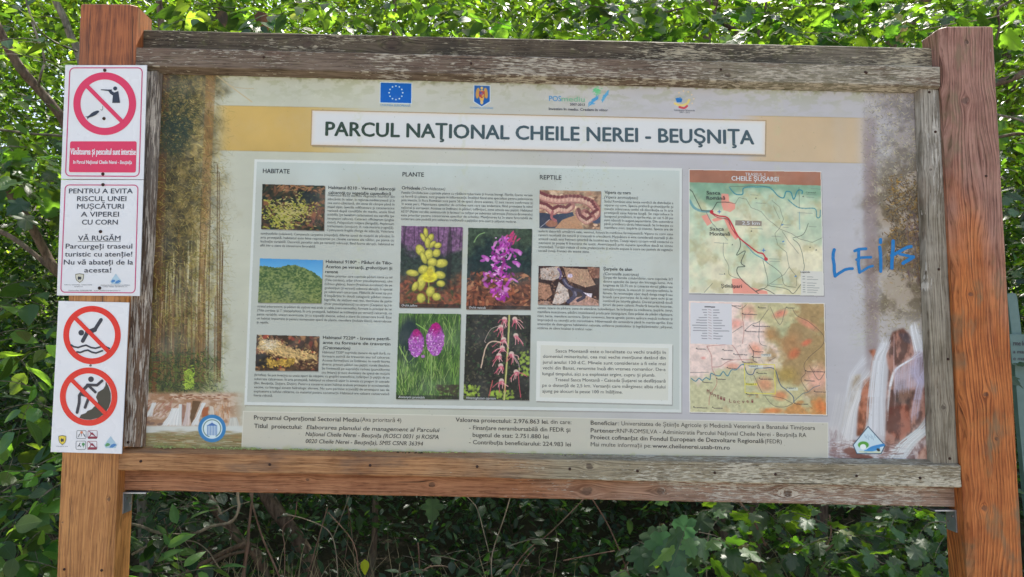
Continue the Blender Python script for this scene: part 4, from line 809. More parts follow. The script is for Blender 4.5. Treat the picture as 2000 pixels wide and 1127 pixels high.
def KV(px, py, r, Y=-0.045): p = at(px, py, Y); return (p[2], p[0]+0.6*Y, r)
def KH(px, py, r, Y=-0.022): p = at(px, py, Y); return (p[0], p[2]+0.83*Y+0.022*p[0], r)
GREY = (0.44, 0.41, 0.35)
W_TOPB = wood('wood_top_beam', False, (0.035, 0.026, 0.018), (0.14, 0.11, 0.075), (0.08, 0.065, 0.045), (0.22, 0.19, 0.14), (0.0, 1.0), (0.50, 0.72), (0.42, 0.37, 0.26), (0.03, 0.028, 0.022), 0.6, 0.010, 0.35, (KH(600, 82, .012, 0), KH(765, 85, .022, 0), KH(1140, 92, .012, 0)), 1, 0.0008, 0.25)
W_TOPP = wood('wood_top_plank', False, (0.08, 0.055, 0.038), (0.23, 0.175, 0.13), (0.13, 0.115, 0.075), (0.31, 0.28, 0.20), (-0.2, 1.0), (0.60, 0.78), (0.46, 0.41, 0.32), (0.16, 0.10, 0.075), 0.7, 0.010, 0.35, (KH(1420, 154, .009), KH(1170, 120, .010)), 2, 0.0008, 0.12)
W_BOTP = wood('wood_bottom_plank', False, (0.23, 0.098, 0.040), (0.50, 0.265, 0.120), (0.15, 0.12, 0.075), (0.40, 0.34, 0.225), (-0.5, 0.35), (0.12, 0.74), (0.54, 0.49, 0.37), (0.13, 0.10, 0.08), 0.45, 0.011, 0.45, (KH(1535, 938, .005), KH(1150, 915, .012)), 3, 0.0007, 0.05)
W_BOTB = wood('wood_bottom_beam', False, (0.21, 0.080, 0.038), (0.47, 0.225, 0.115), (0.20, 0.12, 0.08), (0.44, 0.31, 0.235), (-0.3, 0.7), (0.25, 0.66), (0.56, 0.50, 0.42), (0.12, 0.07, 0.05), 0.35, 0.012, 0.45, (KH(1147, 957, .017, 0), KH(843, 944, .010, 0), KH(1540, 962, .014, 0), KH(1290, 958, .012, 0), KH(600, 935, .006, 0)), 4, 0.0007, 0.04)
W_BATL = wood('wood_left_batten', True, (0.10, 0.060, 0.040), (0.24, 0.155, 0.10), (0.15, 0.12, 0.10), (0.25, 0.22, 0.19), (1.4, 2.4), (0.75, 0.62), (0.56, 0.50, 0.42), (0.08, 0.065, 0.055), 0.5, 0.009, 0.5, (), 5, 0.0009, 0.08, flscale=(14, 150))
W_BATR = wood('wood_right_batten', True, (0.14, 0.115, 0.08), (0.38, 0.34, 0.26), (0.13, 0.115, 0.085), (0.42, 0.39, 0.335), (1.4, 2.4), (0.35, 0.55), (0.52, 0.49, 0.43), (0.20, 0.14, 0.10), 0.4, 0.009, 0.4, (KV(1818, 331, .007, -.02), KV(1843, 796, .0085, -.02)), 6, 0.0007, 0.04, flscale=(14, 150))
W_POSTL = wood('wood_left_post', True, (0.31, 0.115, 0.030), (0.58, 0.265, 0.080), (0.15, 0.042, 0.013), (0.42, 0.135, 0.040), (1.55, 2.2), (0.0, 0.0), GREY, (0.20, 0.095, 0.05), 0.30, 0.009, 0.42, (KV(212, 975, .007), KV(122, 1020, .004)), 7, 0.00045, 0.0, 0.5, spec=0.45)
W_POSTR = wood('wood_right_post', True, (0.30, 0.080, 0.022), (0.60, 0.205, 0.060), (0.20, 0.090, 0.065), (0.42, 0.235, 0.18), (1.35, 2.3), (0.0, 0.25), (0.55, 0.47, 0.43), (0.19, 0.15, 0.085), 0.75, 0.0085, 1.0, (KV(1886, 196, .015), KV(1888, 82, .008), KV(1896, 575, .010), KV(1925, 770, .010), KV(1947, 857, .008), KV(1922, 992, .011)), 8, 0.0013, 0.10, 0.6, wav=0.055)  # strong ring contrast puts the shading of the raised grain into the colour
M_MOSS = plain('yellow_green_moss', (0.40, 0.44, 0.16), 0.95, 0.1, nz=.35, scale=200, bumpd=0.002)
M_GRAF = ink('blue_marker_paint', hexc(0, 116, 182), 0.10, 1.0)

# ------------------------------------------------------------------ lettering
_cache = {}
def glyphs(s):
    key = s
    if key not in _cache:
        c = bpy.data.curves.new('t', 'FONT'); c.body = s; c.resolution_u = 3
        o = bpy.data.objects.new('t', c); me = bpy.data.meshes.new_from_object(o)
        V = np.array([v.co[:2] for v in me.vertices], float).reshape(-1, 2); Fc = [tuple(p.vertices) for p in me.polygons]
        bpy.data.meshes.remove(me); bpy.data.objects.remove(o); bpy.data.curves.remove(c)
        _cache[key] = (V, Fc)
    return _cache[key]
def lettering(name, lines, Y, mat, parent, label=None, split=False):
    """lines = (text, x0, y0, x1, y1, cap height, bold, slant) measured on the photograph: baseline ends and capital height in
    photo pixels; laid out flat on the plane y = Y."""
    if split:
        for L in lines: lettering(name, [L], Y, mat, parent, label)
        return
    Vs, Fs, off = [], [], 0
    for (s, x0, y0, x1, y1, cap, bold, slant) in lines:
        V, Fc = glyphs(s)
        if len(V) == 0: continue
        p0 = np.array(at(x0, y0, Y)); p1 = np.array(at(x1, y1, Y)); ex = p1-p0
        u = np.array(at(x0, y0-cap, Y)); ch = np.linalg.norm(u-p0)
        dn = ex/np.linalg.norm(ex); up = np.array([-dn[2]*0.3, 0, 1.0]); up /= np.linalg.norm(up)
        a, b = V[:, 0].min(), V[:, 0].max(); sx = (V[:, 0]-a)/(b-a); sy = V[:, 1]/0.682*ch
        W_ = p0 + np.outer(sx, ex) + np.outer(sy, up) + np.outer(sy*slant, dn)
        e = (0.016 if bold is True else bold)*ch/0.682
        for q, (ox, oz) in enumerate(((0, 0), (1, 0), (-1, 0), (0, .7), (0, -.7)) if bold else ((0, 0),)):
            Vs.append(W_+dn*ox*e+up*oz*e+np.array([0, -q*1.2e-5, 0])); Fs += [tuple(i+off for i in f) for f in Fc]; off += len(V)
    V = np.concatenate(Vs)
    o = mesh(name, V, Fs, mat, parent)
    if label: o['label'] = label
    return o
def para(lines, L0, R0, Ln, Rn, cap, bold=False, last=1.0, slant=0.0):
    """a justified block: L0,R0 = baseline ends of the first line, Ln,Rn = of the last"""
    out = []; n = len(lines)
    for i, s in enumerate(lines):
        t = i/max(1, n-1); f = last if i == n-1 else 1.0
        xl, yl = L0[0]+(Ln[0]-L0[0])*t, L0[1]+(Ln[1]-L0[1])*t; xr, yr = R0[0]+(Rn[0]-R0[0])*t, R0[1]+(Rn[1]-R0[1])*t
        out.append((s, xl, yl, xl+(xr-xl)*f, yl+(yr-yl)*f, cap, bold, slant))
    return out
SL = 0.0235
def ln(s, x0, x1, y, cap, bold=False, slant=0.0): return (s, x0, y, x1, y+(x1-x0)*SL, cap, bold, slant)

# ------------------------------------------------------------------ flat print shapes in a plane (metres from photo pixels)
def flat(name, polys, Y, mat, parent, label=None):
    from mathutils.geometry import tessellate_polygon
    V, Fs = [], []
    for P in polys:
        W_ = [Vector(at(x, y, Y)) for x, y in P]; tr = tessellate_polygon([W_]); o = len(V)
        V += W_; Fs += [tuple(o+i for i in t) for t in tr]
    ob = mesh(name, V, Fs, mat, parent)
    if label: ob['label'] = label
    return ob
def stroke(P, w, caps=True):
    """outline polygons of a round-ended polyline, in photo pixels: list of quads and discs"""
    out = []
    for (x0, y0), (x1, y1) in zip(P[:-1], P[1:]):
        dx, dy = x1-x0, y1-y0; L = math.hypot(dx, dy) or 1; nx, ny = -dy/L*w/2, dx/L*w/2
        out.append([(x0+nx, y0+ny), (x1+nx, y1+ny), (x1-nx, y1-ny), (x0-nx, y0-ny)])
    pts = P if caps else P[1:-1]
    for (x, y) in pts: out.append([(x+w/2*math.cos(a*math.pi/8), y+w/2*math.sin(a*math.pi/8)) for a in range(16)])
    return out
def strokes_mesh(name, strokes, Y, mat, parent, step=0.00002, label=None):
    """several strokes, each piece a hair further forward so that overlaps never share a plane"""
    from mathutils.geometry import tessellate_polygon
    V, Fs, k = [], [], 0
    for P, w in strokes:
        for q in stroke(P, w):
            W_ = [Vector(at(x, y, Y-k*step)) for x, y in q]; k += 1; o = len(V); V += W_
            Fs.append(tuple(range(o, o+len(W_))))
    ob = mesh(name, V, Fs, mat, parent)
    if label: ob['label'] = label
    return ob
def ring(name, cx, cy, ro, ri, Y, mat, parent, n=72, ry=1.0):
    V = [Vector(at(cx+r*math.cos(2*math.pi*k/n), cy+r*ry*math.sin(2*math.pi*k/n), Y)) for r in (ro, ri) for k in range(n)]
    return mesh(name, V, [(k, (k+1) % n, n+(k+1) % n, n+k) for k in range(n)], mat, parent)
def disc(cx, cy, r, n=28): return [(cx+r*math.cos(2*math.pi*k/n), cy+r*math.sin(2*math.pi*k/n)) for k in range(n)]
def frame_line(name, corners, rad, w, Y, mat, parent):
    """rounded rectangular line border inside four photo corners"""
    C = [Vector((x, y)) for x, y in corners]; outer, inner = [], []
    for i in range(4):
        p, a, b = C[i], C[i-1], C[(i+1) % 4]; da, db = (a-p).normalized(), (b-p).normalized(); ce = p+(da+db)*rad
        for k in range(9):
            t = k/8*math.pi/2; d = -(db*math.cos(t)+da*math.sin(t)) if True else 0
            outer.append(ce+d*rad)
            inner.append(ce+d*(rad-w))
    n = len(outer); V = [at(p.x, p.y, Y) for p in outer+inner]
    return mesh(name, V, [(k, (k+1) % n, n+(k+1) % n, n+k) for k in range(n)], mat, parent)
def rounded(corners, rad):
    C = [Vector((x, y)) for x, y in corners]; out = []
    for i in range(4):
        p, a, b = C[i], C[i-1], C[(i+1) % 4]; da, db = (a-p).normalized(), (b-p).normalized(); ce = p+(da+db)*rad
        for k in range(7): t = k/6*math.pi/2; q = ce-(db*math.cos(t)+da*math.sin(t))*rad; out.append((q.x, q.y))
    return out
_screw_me = {}
def screw(px, py, Y, r, parent, mat=None, name='screw'):
    """a small domed screw head with a cross slot; r in metres"""
    mat = mat or M_RUST
    key = (round(r, 5), mat.name)
    if key not in _screw_me:
        V, Fc, n = [], [], 10
        for (rr, y) in ((1.0, 0.0), (0.95, -0.28), (0.6, -0.5), (0.28, -0.50), (0.24, -0.22)):
            for k in range(n): V.append((rr*r*math.cos(2*math.pi*k/n), y*r, rr*r*math.sin(2*math.pi*k/n)))
        for a in range(4):
            for k in range(n): Fc.append((a*n+k, a*n+(k+1) % n, (a+1)*n+(k+1) % n, (a+1)*n+k))
        Fc.append(tuple(4*n+k for k in range(n)))
        me = bpy.data.meshes.new(name); me.from_pydata(V, [], Fc); me.materials.append(mat); _screw_me[key] = me
    o = bpy.data.objects.new(name, _screw_me[key]); o.location = at(px, py, Y); return link(o, parent)

# ------------------------------------------------------------------ the information board
board = empty('information_board', 'large timber-framed park information board with faded printed panel, between two posts', 'information board')
YP, YB = -0.045, 0.050          # post front and back
def post(name, FT, FB, side, mat, seed):
    """FT, FB = front-face corners (outer, inner) in photo px at the top and at the frame's foot; side = +1 when the inner side is to the right.
    Runs on down into the ground."""
    a0, a1 = Vector(at(*FB[0], YP)), Vector(at(*FB[1], YP)); b0, b1 = Vector(at(*FT[0], YP)), Vector(at(*FT[1], YP))
    zt = (b0.z+b1.z)/2; N = 70; V, Fc = [], []
    ch = 0.013
    for i in range(N+1):
        t = i/N; z = -0.3+(zt+0.3)*t
        k = (z-a0.z)/(b0.z-a0.z); xo = a0.x+(b0.x-a0.x)*k; xi = a1.x+(b1.x-a1.x)*k
        n = lambda q: 0.0008*mnoise.noise(Vector((z*9, q*5.1, seed)))+0.0004*mnoise.noise(Vector((z*50, q*3.3, seed+4)))
        top = 0.0 if i < N else 1.0
        s = side; c2 = ch
        ringp = [(xo+s*0.003, YP), (xi, YP), (xi+s*c2, YP+c2), (xi+s*c2, YB-0.004), (xi+s*(c2-0.004), YB), (xo+s*0.003, YB), (xo, YB-0.003), (xo, YP+0.003)]
        for q, (x, y) in enumerate(ringp): V.append(Vector((x+n(q), y+n(q+20), z+(0.0007*math.sin(q*2.1+seed) if i == N else 0))))
    m = 8
    for i in range(N):
        for q in range(m): Fc.append((i*m+q, i*m+(q+1) % m, (i+1)*m+(q+1) % m, (i+1)*m+q))
    # eased top
    cen = sum((V[N*m+q] for q in range(m)), Vector())/m; base = len(V)
    for q in range(m): p = V[N*m+q]; V.append(p+(cen-p).normalized()*0.004+Vector((0, 0, 0.003)))
    for q in range(m): Fc.append((N*m+q, N*m+(q+1) % m, base+(q+1) % m, base+q))
    Fc.append(tuple(base+q for q in range(m)))
    if side < 0: Fc = [tuple(reversed(f)) for f in Fc]
    return mesh(name, V, Fc, mat, board)
pl = post('post', [(157, 10), (255, 9)], [(110, 1127), (206, 1127)], 1, W_POSTL, 3); pl['label'] = 'orange-brown left post that carries the three white signs'
pr = post('post', [(1940, 53), (1847.5, 54)], [(1999, 1127), (1905, 1127)], -1, W_POSTR, 8); pr['label'] = 'pinkish right post with raised wavy grain and knots'
# printed sheet
def sheet(x0, x1, z0, z1, y, th, name, parent, mat, warp=0.0):
    nx, nz = 24, 12; V, Fc, uv = [], [], []
    for j in range(nz+1):
        for i in range(nx+1):
            X = x0+(x1-x0)*i/nx; Zs = z0+(z1-z0)*j/nz; Z = Zs-SHR*X
            V.append((X, y+warp*mnoise.noise(Vector((X*1.5, Z*1.5, 2.0))), Z)); uv.append(((X-PX0)/(PX1-PX0), (Zs-PZ0)/(PZ1-PZ0)))
    for j in range(nz):
        for i in range(nx): a = j*(nx+1)+i; Fc.append((a, a+1, a+nx+2, a+nx+1))
    n = len(V)
    if th:
        for (X, Zs) in ((x0, z0), (x1, z0), (x1, z1), (x0, z1)): V.append((X, y+th, Zs-SHR*X)); uv.append((.5, .5))
        Fc.append((n+3, n+2, n+1, n)); c = [0, nx, n-1, n-1-nx]
        for k in range(4): Fc.append((c[k], n+k, n+(k+1) % 4, c[(k+1) % 4]))
    return mesh(name, V, Fc, mat, parent, uv=uv)
panel = sheet(-1.028, 1.028, 1.278, 2.302, 0.0, 0.003, 'printed_panel', board, M_PRINT); panel['label'] = 'faded printed sheet with forest and waterfall pictures'
def qsheet(name, q, k, label=None):
    """a printed field of the panel as a thin sheet of its own, k layers proud"""
    y = -0.0003*k; V = [at(px, py, y) for px, py in q]
    uv = [((X-PX0)/(PX1-PX0), (Z+SHR*X-PZ0)/(PZ1-PZ0)) for X, _, Z in [at(px, py, 0.0) for px, py in q]]
    o = mesh(name, V, [(3, 2, 1, 0)], M_PRINT, panel, uv=uv)
    if label: o['label'] = label
qsheet('title_plate', [(610, 216), (1495, 236.5), (1494, 302), (608, 283)], 1)
qsheet('text_sheet', [(497, 311), (1332, 328.5), (1331, 806), (477, 791)], 1, 'large pale grey sheet of text and pictures')
qsheet('text_sheet', [(475.5, 803.5), (1617, 826), (1617, 898), (472, 876)], 1, 'beige strip of project details along the bottom')
qsheet('text_box', [(1048.4, 666), (1313.4, 672), (1312.5, 790.5), (1046.5, 783.4)], 2)
for q, lb in (([(512.6, 359.6), (635, 362.8), (632.9, 450.7), (510, 447.3)], 'picture of mossy ferns on rock'), ([(507.8, 504.6), (630.8, 508.1), (627.6, 592.5), (503.8, 591.2)], 'picture of a wooded hill under blue sky'), ([(501.4, 653.7), (623.9, 656.9), (621.2, 724.8), (498.5, 723.8)], 'picture of cream travertine in a spring'),
              ([(784, 441.1), (904, 443.8), (899.7, 601.6), (780, 600.8)], 'picture of a yellow orchid'), ([(914.6, 445.1), (1039.2, 447.2), (1036, 604.8), (910.4, 604.3)], 'picture of a loose magenta orchid spike'), ([(779, 612), (900.2, 613.3), (896.3, 780.2), (773.3, 779.3)], 'picture of two violet cone orchids in grass'), ([(910.9, 613.8), (1036.4, 615.6), (1033.4, 782), (905, 780.2)], 'picture of a ragged pink orchid on dark ground'),
              ([(1053.8, 371), (1173.9, 373.7), (1171.9, 447.9), (1053.4, 445)], 'picture of a pink zigzag viper'), ([(1052, 519.3), (1170.9, 521.5), (1169.5, 596.8), (1050.6, 594.9)], 'picture of a dark snake among stones')): qsheet('picture', q, 2, lb)
qsheet('trail_map', [(1345.6, 330.8), (1603.9, 334.9), (1609.2, 577.6), (1344.9, 572.8)], 1, 'green and cream trail map with brown heading bar'); qsheet('trail_map', [(1344.9, 587.5), (1610.6, 592.3), (1615.3, 811.4), (1346.4, 805.7)], 1, 'pink and ochre overview map with yellow square')
qsheet('flag_emblem', [(743.5, 161.5), (803.5, 163), (803, 201.5), (743, 200)], 1)

YT = -0.0009
BO = True
lettering('lettering', [('PARCUL NAŢIONAL CHEILE NEREI - BEUŞNIŢA', 636, 264.6, 1472.5, 281.6, 26.5, 0.028, 0)], YT, I_TITLE, panel, 'large dark title line')
lettering('lettering', [ln('HABITATE', 513.5, 565.5, 337.8, 8.4, BO), ln('PLANTE', 786.2, 827.8, 344.3, 8.2, BO), ln('REPTILE', 1054.5, 1096.5, 350.2, 8.4, BO)], YT, I_BLACK, panel, None, True)
heads = [ln('Habitatul 8210 - Versanți stâncoși', 641.5, 771.5, 369.0, 5.9, BO), ln('calcaroși cu vegetație casmofitică', 641.4, 763.4, 378.6, 5.9, BO),
         ln('Habitatul 9180* - Păduri de Tilio-', 636.4, 766, 513.6, 5.9, BO), ln('Acerion pe versanți, grohotișuri și', 636, 765.8, 523.6, 5.9, BO), ln('ravene', 635.2, 660, 533.2, 5.9, BO),
         ln('Habitatul 7220* - Izvoare petrifi-', 630.8, 762.5, 661.8, 5.9, BO), ln('ante cu formare de travertin', 630.5, 762.3, 671.7, 5.9, BO), ln('(Cratoneurion)', 630.3, 683.5, 681.7, 5.9, BO, .2),
         ln('Orhideele', 784.8, 820.6, 369.8, 6.2, BO), ln('Vipera cu corn', 1181, 1231.8, 378.4, 5.9, BO), ln('Șarpele de alun', 1178.6, 1234.6, 527.8, 5.9, BO)]
lettering('lettering', heads, YT, I_BLACK, panel, None, True)
cp = 4.6
T1 = para(['Habitatul 8210 include vegetația fisurilor din', 'stâncăriile de calcar, în regiunea mediteraneană și în', 'cea euro-siberiană, din zona de câmpie până în', 'etajul alpin. Speciile edificatoare și caracteristice', 'variază după condițiile de mediu, unele fiind', 'acidofile (pe bazalturi carbonatice) sau xerofile (pe', 'tempspori calcare). Ceterach officinarum (unghia', 'ciutei), Polypodium vulgare (feriguță), Asplenium', 'trichomanes (strașnic), A. ruta-muraria (ruginiță),', 'Cystopteris fragilis (feriga de stâncă), Valeriana'], (640.3, 383.2), (771, 386.4), (638.5, 451.2), (769, 454.6), cp)
lettering('lettering', T1, YT, I_BODY, panel); T1 = para(['sambucifolia (odolean), Campanula carpatica (clopoței), diferite specii de mușchi de pământ. În', 'aria protejată, habitatul este bine reprezentat pe clinele carstice ale văilor, pe pante cu', 'înclinație variabilă. Datorită pantelor sale pe versanți stâncoși, fiind foarte abrupți, habitatul se', 'află într-o stare de conservare favorabilă.'], (509, 458.0), (769.5, 463.8), (508, 481.2), (769, 487.2), cp, last=.415)
lettering('lettering', T1, YT, I_BODY, panel); T1 = para(['Habitat prioritar care cuprinde păduri mixte cu tei', '(Tilia cordata), arțar (Acer pseudoplatanus), ulm', '(Ulmus glabra), frasin (Fraxinus excelsior) de pe', 'grohotișuri și versanți stâncoși abrupți, în special', 'pe substraturi calcaroase. Pădurile de acest tip pot', 'fi împărțite în două categorii: păduri mezo-', 'higrofile, de stațiuni mai reci, dominate de paltin', '(Acer pseudoplatanus) cu carpen (Carpinus sp.) în'], (634.8, 541.2), (766.3, 544.0), (632.8, 595.2), (765.2, 598.6), cp)
lettering('lettering', T1, YT, I_BODY, panel); T1 = para(['stratul arborescent, și păduri de stațiuni mai aride și calde (xero-termofile), formate în principal de tei', '(Tilia cordata și T. platyphyllos). În aria protejată, habitatul se întâlnește pe versanți calcaroși, cu', 'pante variabile, uneori accentuate, și cu expoziții diverse, având o stare de conservare bună. Este', 'un habitat important și pentru numeroase specii de plante, mamifere (inclusiv lilieci), nevertebrate', 'și reptile.'], (502.6, 600.2), (765, 606.2), (501.2, 631.6), (764, 638), cp, last=.09)
lettering('lettering', T1, YT, I_BODY, panel); T1 = para(['Habitatul 7220* cuprinde izvoare de apă dură, cu', 'formare activă de travertin sau tuf calcaros.', 'Aceste formațiuni se întâlnesc în medii foarte', 'diverse, precum păduri sau pajiști, rurale deschise.', 'Se formează pe suprafețe reduse (punctiforme', 'sau liniare) și sunt dominate de specii de mușchi'], (629.9, 690.0), (762, 692.6), (628.3, 729.4), (761.2, 732.3), cp)
lettering('lettering', T1, YT, I_BODY, panel); T1 = para(['(briofite). Se pot învecina cu unele tipuri de mlaștini, cu grupări casmofitice, tufărișuri și pajiști de pe', 'substrate calcaroase. În aria protejată, habitatul se observă ușor în zonele cu praguri și cascade', '(Bei, Beușnița, Șușara, Dușin). Pentru a conserva acest habitat trebuie protejate și ecosistemele', 'vecine, cu întregul sistem hidrologic aferent. Nu sunt permise activități de amenajare sau de', 'exploatare a tufului calcaros, ca material pentru construcții. Habitatul are valoare conservativă', 'foarte ridicată.'], (496.8, 734.2), (760.6, 739.6), (495.3, 774.2), (760, 780), cp, last=.14)
lettering('lettering', T1, YT, I_BODY, panel)
T2 = para(['Familia Orchidaceae cuprinde plante cu rădăcini tuberizate și frunze întregi. Florile, foarte variate', 'ca formă și culoare, sunt grupate în inflorescențe. Învelișul floral este specializat pentru polenizarea', 'prin insecte. În flora României sunt peste 58 de specii dintre acestea, 12 sunt recent confirmate și', 'în acest parc. Majoritatea speciilor de orhidee sunt rare sau endemice, fiind protejate la nivel', 'național și european. Acestea se întâlnesc în păduri, tufărișuri, zone umede sau pajiști. Habitatul', '6210* (Pajiști xerofile seminaturale și faciesuri cu tufișuri pe substrate calcaroase (Festuco-Brometalia)', 'este prioritar pentru conservarea speciilor de orhidee. Menținerea lui în stare favorabilă de', 'conservare este posibilă prin utilizarea tradițională a pajiștilor, prin cosit și pășunat moderat.'], (784.4, 378.2), (1040.3, 383.4), (783.4, 429.6), (1039.6, 436), cp, last=.88)
lettering('lettering', [ln('(Orchidaceae)', 823.1, 869, 370.7, 5.6, False, .2)], YT, I_BODY, panel, None, True)
lettering('lettering', T2, YT, I_BODY, panel)
T3 = para(['Sudul României este limita nordică de distribuție a', 'viperei cu corn. Specia preferă grohotișurile și', 'zonele stâncoase, astfel că distribuția sa în aria', 'protejată este foarte largă. Se reproduce la', 'începutul primăverii, în aprilie-mai, iar cei 4-20 pui', 'sunt născuți în august-septembrie. Din octombrie', 'până primăvara târziu hibernează. Se hrănește cu', 'mamifere mici, șopârle și insecte. Specia are de'], (1180.5, 395.4), (1315, 398.8), (1180, 446.6), (1314.4, 450.4), cp)
lettering('lettering', T3, YT, I_BODY, panel); T3 = para(['suferit datorită urmăririi sale, veninul, folosit în medicina farmaceutică. Vipera cu corn este', 'rareori recoltată din natură și crescută în crescătorii. Mușcătura ei este considerată mortală și din', 'această cauză, este frecvent omorâtă de localnici sau turiști. Totuși vipera cu corn evită contactul cu', 'oamenii și poate fi frecvent de auzit. Avertizează prin sunete specifice dacă se simte', 'amenințată. Turiștii trebuie să evite grohotișurile și stâncile expuse la soare sau pantele de vegetație', 'uscată (vreji, frunze) din aceste zone.'], (1052, 453.4), (1314.6, 459.6), (1051.8, 491.6), (1314, 498), cp, last=.38)
lettering('lettering', T3, YT, I_BODY, panel); T3 = para(['Șarpe din familia colubridelor, care cuprinde 2/3', 'dintre speciile de șerpi din întreaga lume. Are', 'lungimea de 55-75 cm și culoarea dorsal gălbui sau', 'cenușiu-roșcat, la masculi și cenușiu-cafeniu, la', 'femele. Se recunoaște ușor după dunga neagră sau', 'brună care pornește de la nări spre ochi și se', 'continuă pe laturile gâtului. Dorsal prezintă două', 'șiruri de pete cafenii. Preferă locurile însorite,'], (1178.2, 544.2), (1313.8, 547.4), (1177.4, 597.2), (1313.2, 601.2), cp)
lettering('lettering', T3, YT, I_BODY, panel); T3 = para(['uscate, liziere de pădure, zone de stâncărie, bolovănișuri. Se hrănește cu rozătoare, șopârle, șerpi,', 'mamifere insectivore, păsări; imobilizează prada prin ștrangulare. Este prădat de păsări răpitoare,', 'ciori, barze, mamifere carnivore. Șarpe neveninos, foarte agresiv, pentru apărare mușcă inofensiv și', 'împroașcă cu secreții urât mirositoare. Hibernează din octombrie până în martie-aprilie. Este', 'amenințat de distrugerea habitatelor naturale, utilizarea pesticidelor și îngrășămintelor, pășunat,', 'uciderea de către localnici și traficul rutier.'], (1050, 603.4), (1314, 608.6), (1049.4, 642.6), (1313.8, 649.6), cp, last=.41)
lettering('lettering', [ln('(Vipera ammodytes)', 1180, 1245.7, 387.4, 5.4, False, .2), ln('(Coronella austriaca)', 1178.6, 1247, 537.2, 5.4, False, .2)], YT, I_BODY, panel, None, True)
lettering('lettering', T3, YT, I_BODY, panel)
T4 = [(s, x0, y, x1, y+(x1-x0)*.0135, 6.2, False, 0) for s, x0, x1, y in (('Sasca Montană este o localitate cu vechi tradiții în', 1085, 1300.6, 688.4), ('domeniul mineritului, cea mai veche mențiune datând din', 1060.4, 1300.4, 698.8), ('jurul anului 120 d.C. Minele sunt considerate a fi cele mai', 1060, 1300.2, 710.2), ('vechi din Banat, renumite încă din vremea romanilor. De-a', 1059.8, 1300, 721.4), ('lungul timpului, aici s-a exploatat argint, cupru și plumb.', 1059.6, 1279.8, 732.8),
      ('Traseul Sasca Montană - Cascada Șușarei se desfășoară', 1083.8, 1299.8, 744.4), ('pe o distanță de 2,5 km. Versanții care mărginesc albia râului', 1059.4, 1299.8, 755.4), ('ajung pe alocuri la peste 100 m înălțime.', 1059.2, 1216, 766.8))]
lettering('lettering', T4, YT-0.0003, I_BODY, panel, 'eight lines of text in the pale box')
FO = [ln('Programul Operațional Sectorial Mediu', 496, 701, 819.2, 8, BO), ln('Titlul', 496.3, 522, 835.6, 8, BO), ln('proiectului:', 530.5, 589.5, 836.6, 8, BO), ln('Valoarea proiectului: 2.976.863 lei', 890, 1069, 823.6, 8, BO), ln('Beneficiar', 1153.8, 1206, 829.5, 8, BO), ln('Partener:', 1153.8, 1203, 844.3, 8, BO),
      ln('Proiect cofinanțat din Fondul European de Dezvoltare Regională', 1153.8, 1491, 857.6, 8, BO), ln('www.cheilenerei.usab-tm.ro', 1274.5, 1425.5, 874.6, 8, BO)]
lettering('lettering', FO, YT, I_FOOT, panel, None, True)
FO = [ln('(Axa prioritară 4)', 704, 783.6, 823, 8), ln('Elaborarea planului de management al Parcului', 598.6, 857, 838, 7.8, .012, .2), ln('Național Cheile Nerei - Beușnița (ROSCI 0031 și ROSPA', 596.6, 856.6, 851.4, 7.8, .012, .2), ln('0020 Cheile Nerei - Beușnița), SMIS CSNR 36394', 596.4, 825.4, 865.2, 7.8, .012, .2), ln(', din care:', 1069.6, 1116, 827.4, 8),
      ln('- Finanțare nerambursabilă din FEDR și', 916, 1113.8, 839, 8, .012), ln('bugetul de stat: 2.751.880 lei', 923.2, 1071.4, 853.2, 8, .012), ln('- Contribuția beneficiarului: 224.983 lei', 916, 1115, 867.3, 8, .012),
      ln(': Universitatea de Științe Agricole și Medicină Veterinară a Banatului Timișoara', 1207.6, 1592, 830.6, 8), ln('RNP-ROMSILVA - Administratia Parcului Național Cheile Nerei - Beușnița RA', 1204.6, 1575, 845.2, 8), ln('(FEDR)', 1494, 1527, 865.6, 8), ln('Mai multe informații pe:', 1153.8, 1272, 871.6, 8)]
lettering('lettering', FO, YT, I_FOOT, panel, None, True)
lettering('lettering', [ln('UNIUNEA EUROPEANĂ', 743, 802, 207.2, 4), ln('GUVERNUL ROMÂNIEI', 918, 963, 212, 3.4), ln('POS', 1072.5, 1096, 197.2, 10, BO)], YT, I_POSB, panel, None, True)
lettering('lettering', [ln('mediu', 1096.6, 1142, 197.8, 10, BO)], YT, I_POSG, panel, 'pale green word among the emblems')
lettering('lettering', [ln('2007-2013', 1113, 1142, 206, 4.4, BO), ln('Investim în mediu. Credem în viitor', 1072, 1187.5, 214.8, 5, .015), ln('Instrumente Structurale', 1317, 1357, 216.4, 3.4), ln('2007 - 2013', 1327, 1347, 220.6, 3)], YT, I_NAVY, panel, None, True)
lettering('lettering', [ln('Orchis pallens', 784, 814.6, 598.3, 4.4, False, .2), ln('Orchis mascula', 915.7, 948.2, 602.4, 4.4, False, .2), ln('Anacamptis pyramidalis', 777.8, 829, 777.2, 4.4, False, .2), ln('Himantoglossum caprinum', 910.5, 968, 779, 4.4, False, .2),
      (('CHEILE ȘUȘAREI'), 1429, 352.4, 1520.5, 354.3, 8.4, .02, 0), ('TRASEUL 1', 1455.5, 343.4, 1494.5, 344.2, 6, False, 0), ('2.5 km', 1449.5, 438.6, 1484, 439.3, 6.6, .012, 0)], YT-0.0003, I_WHITE, panel, None, True)
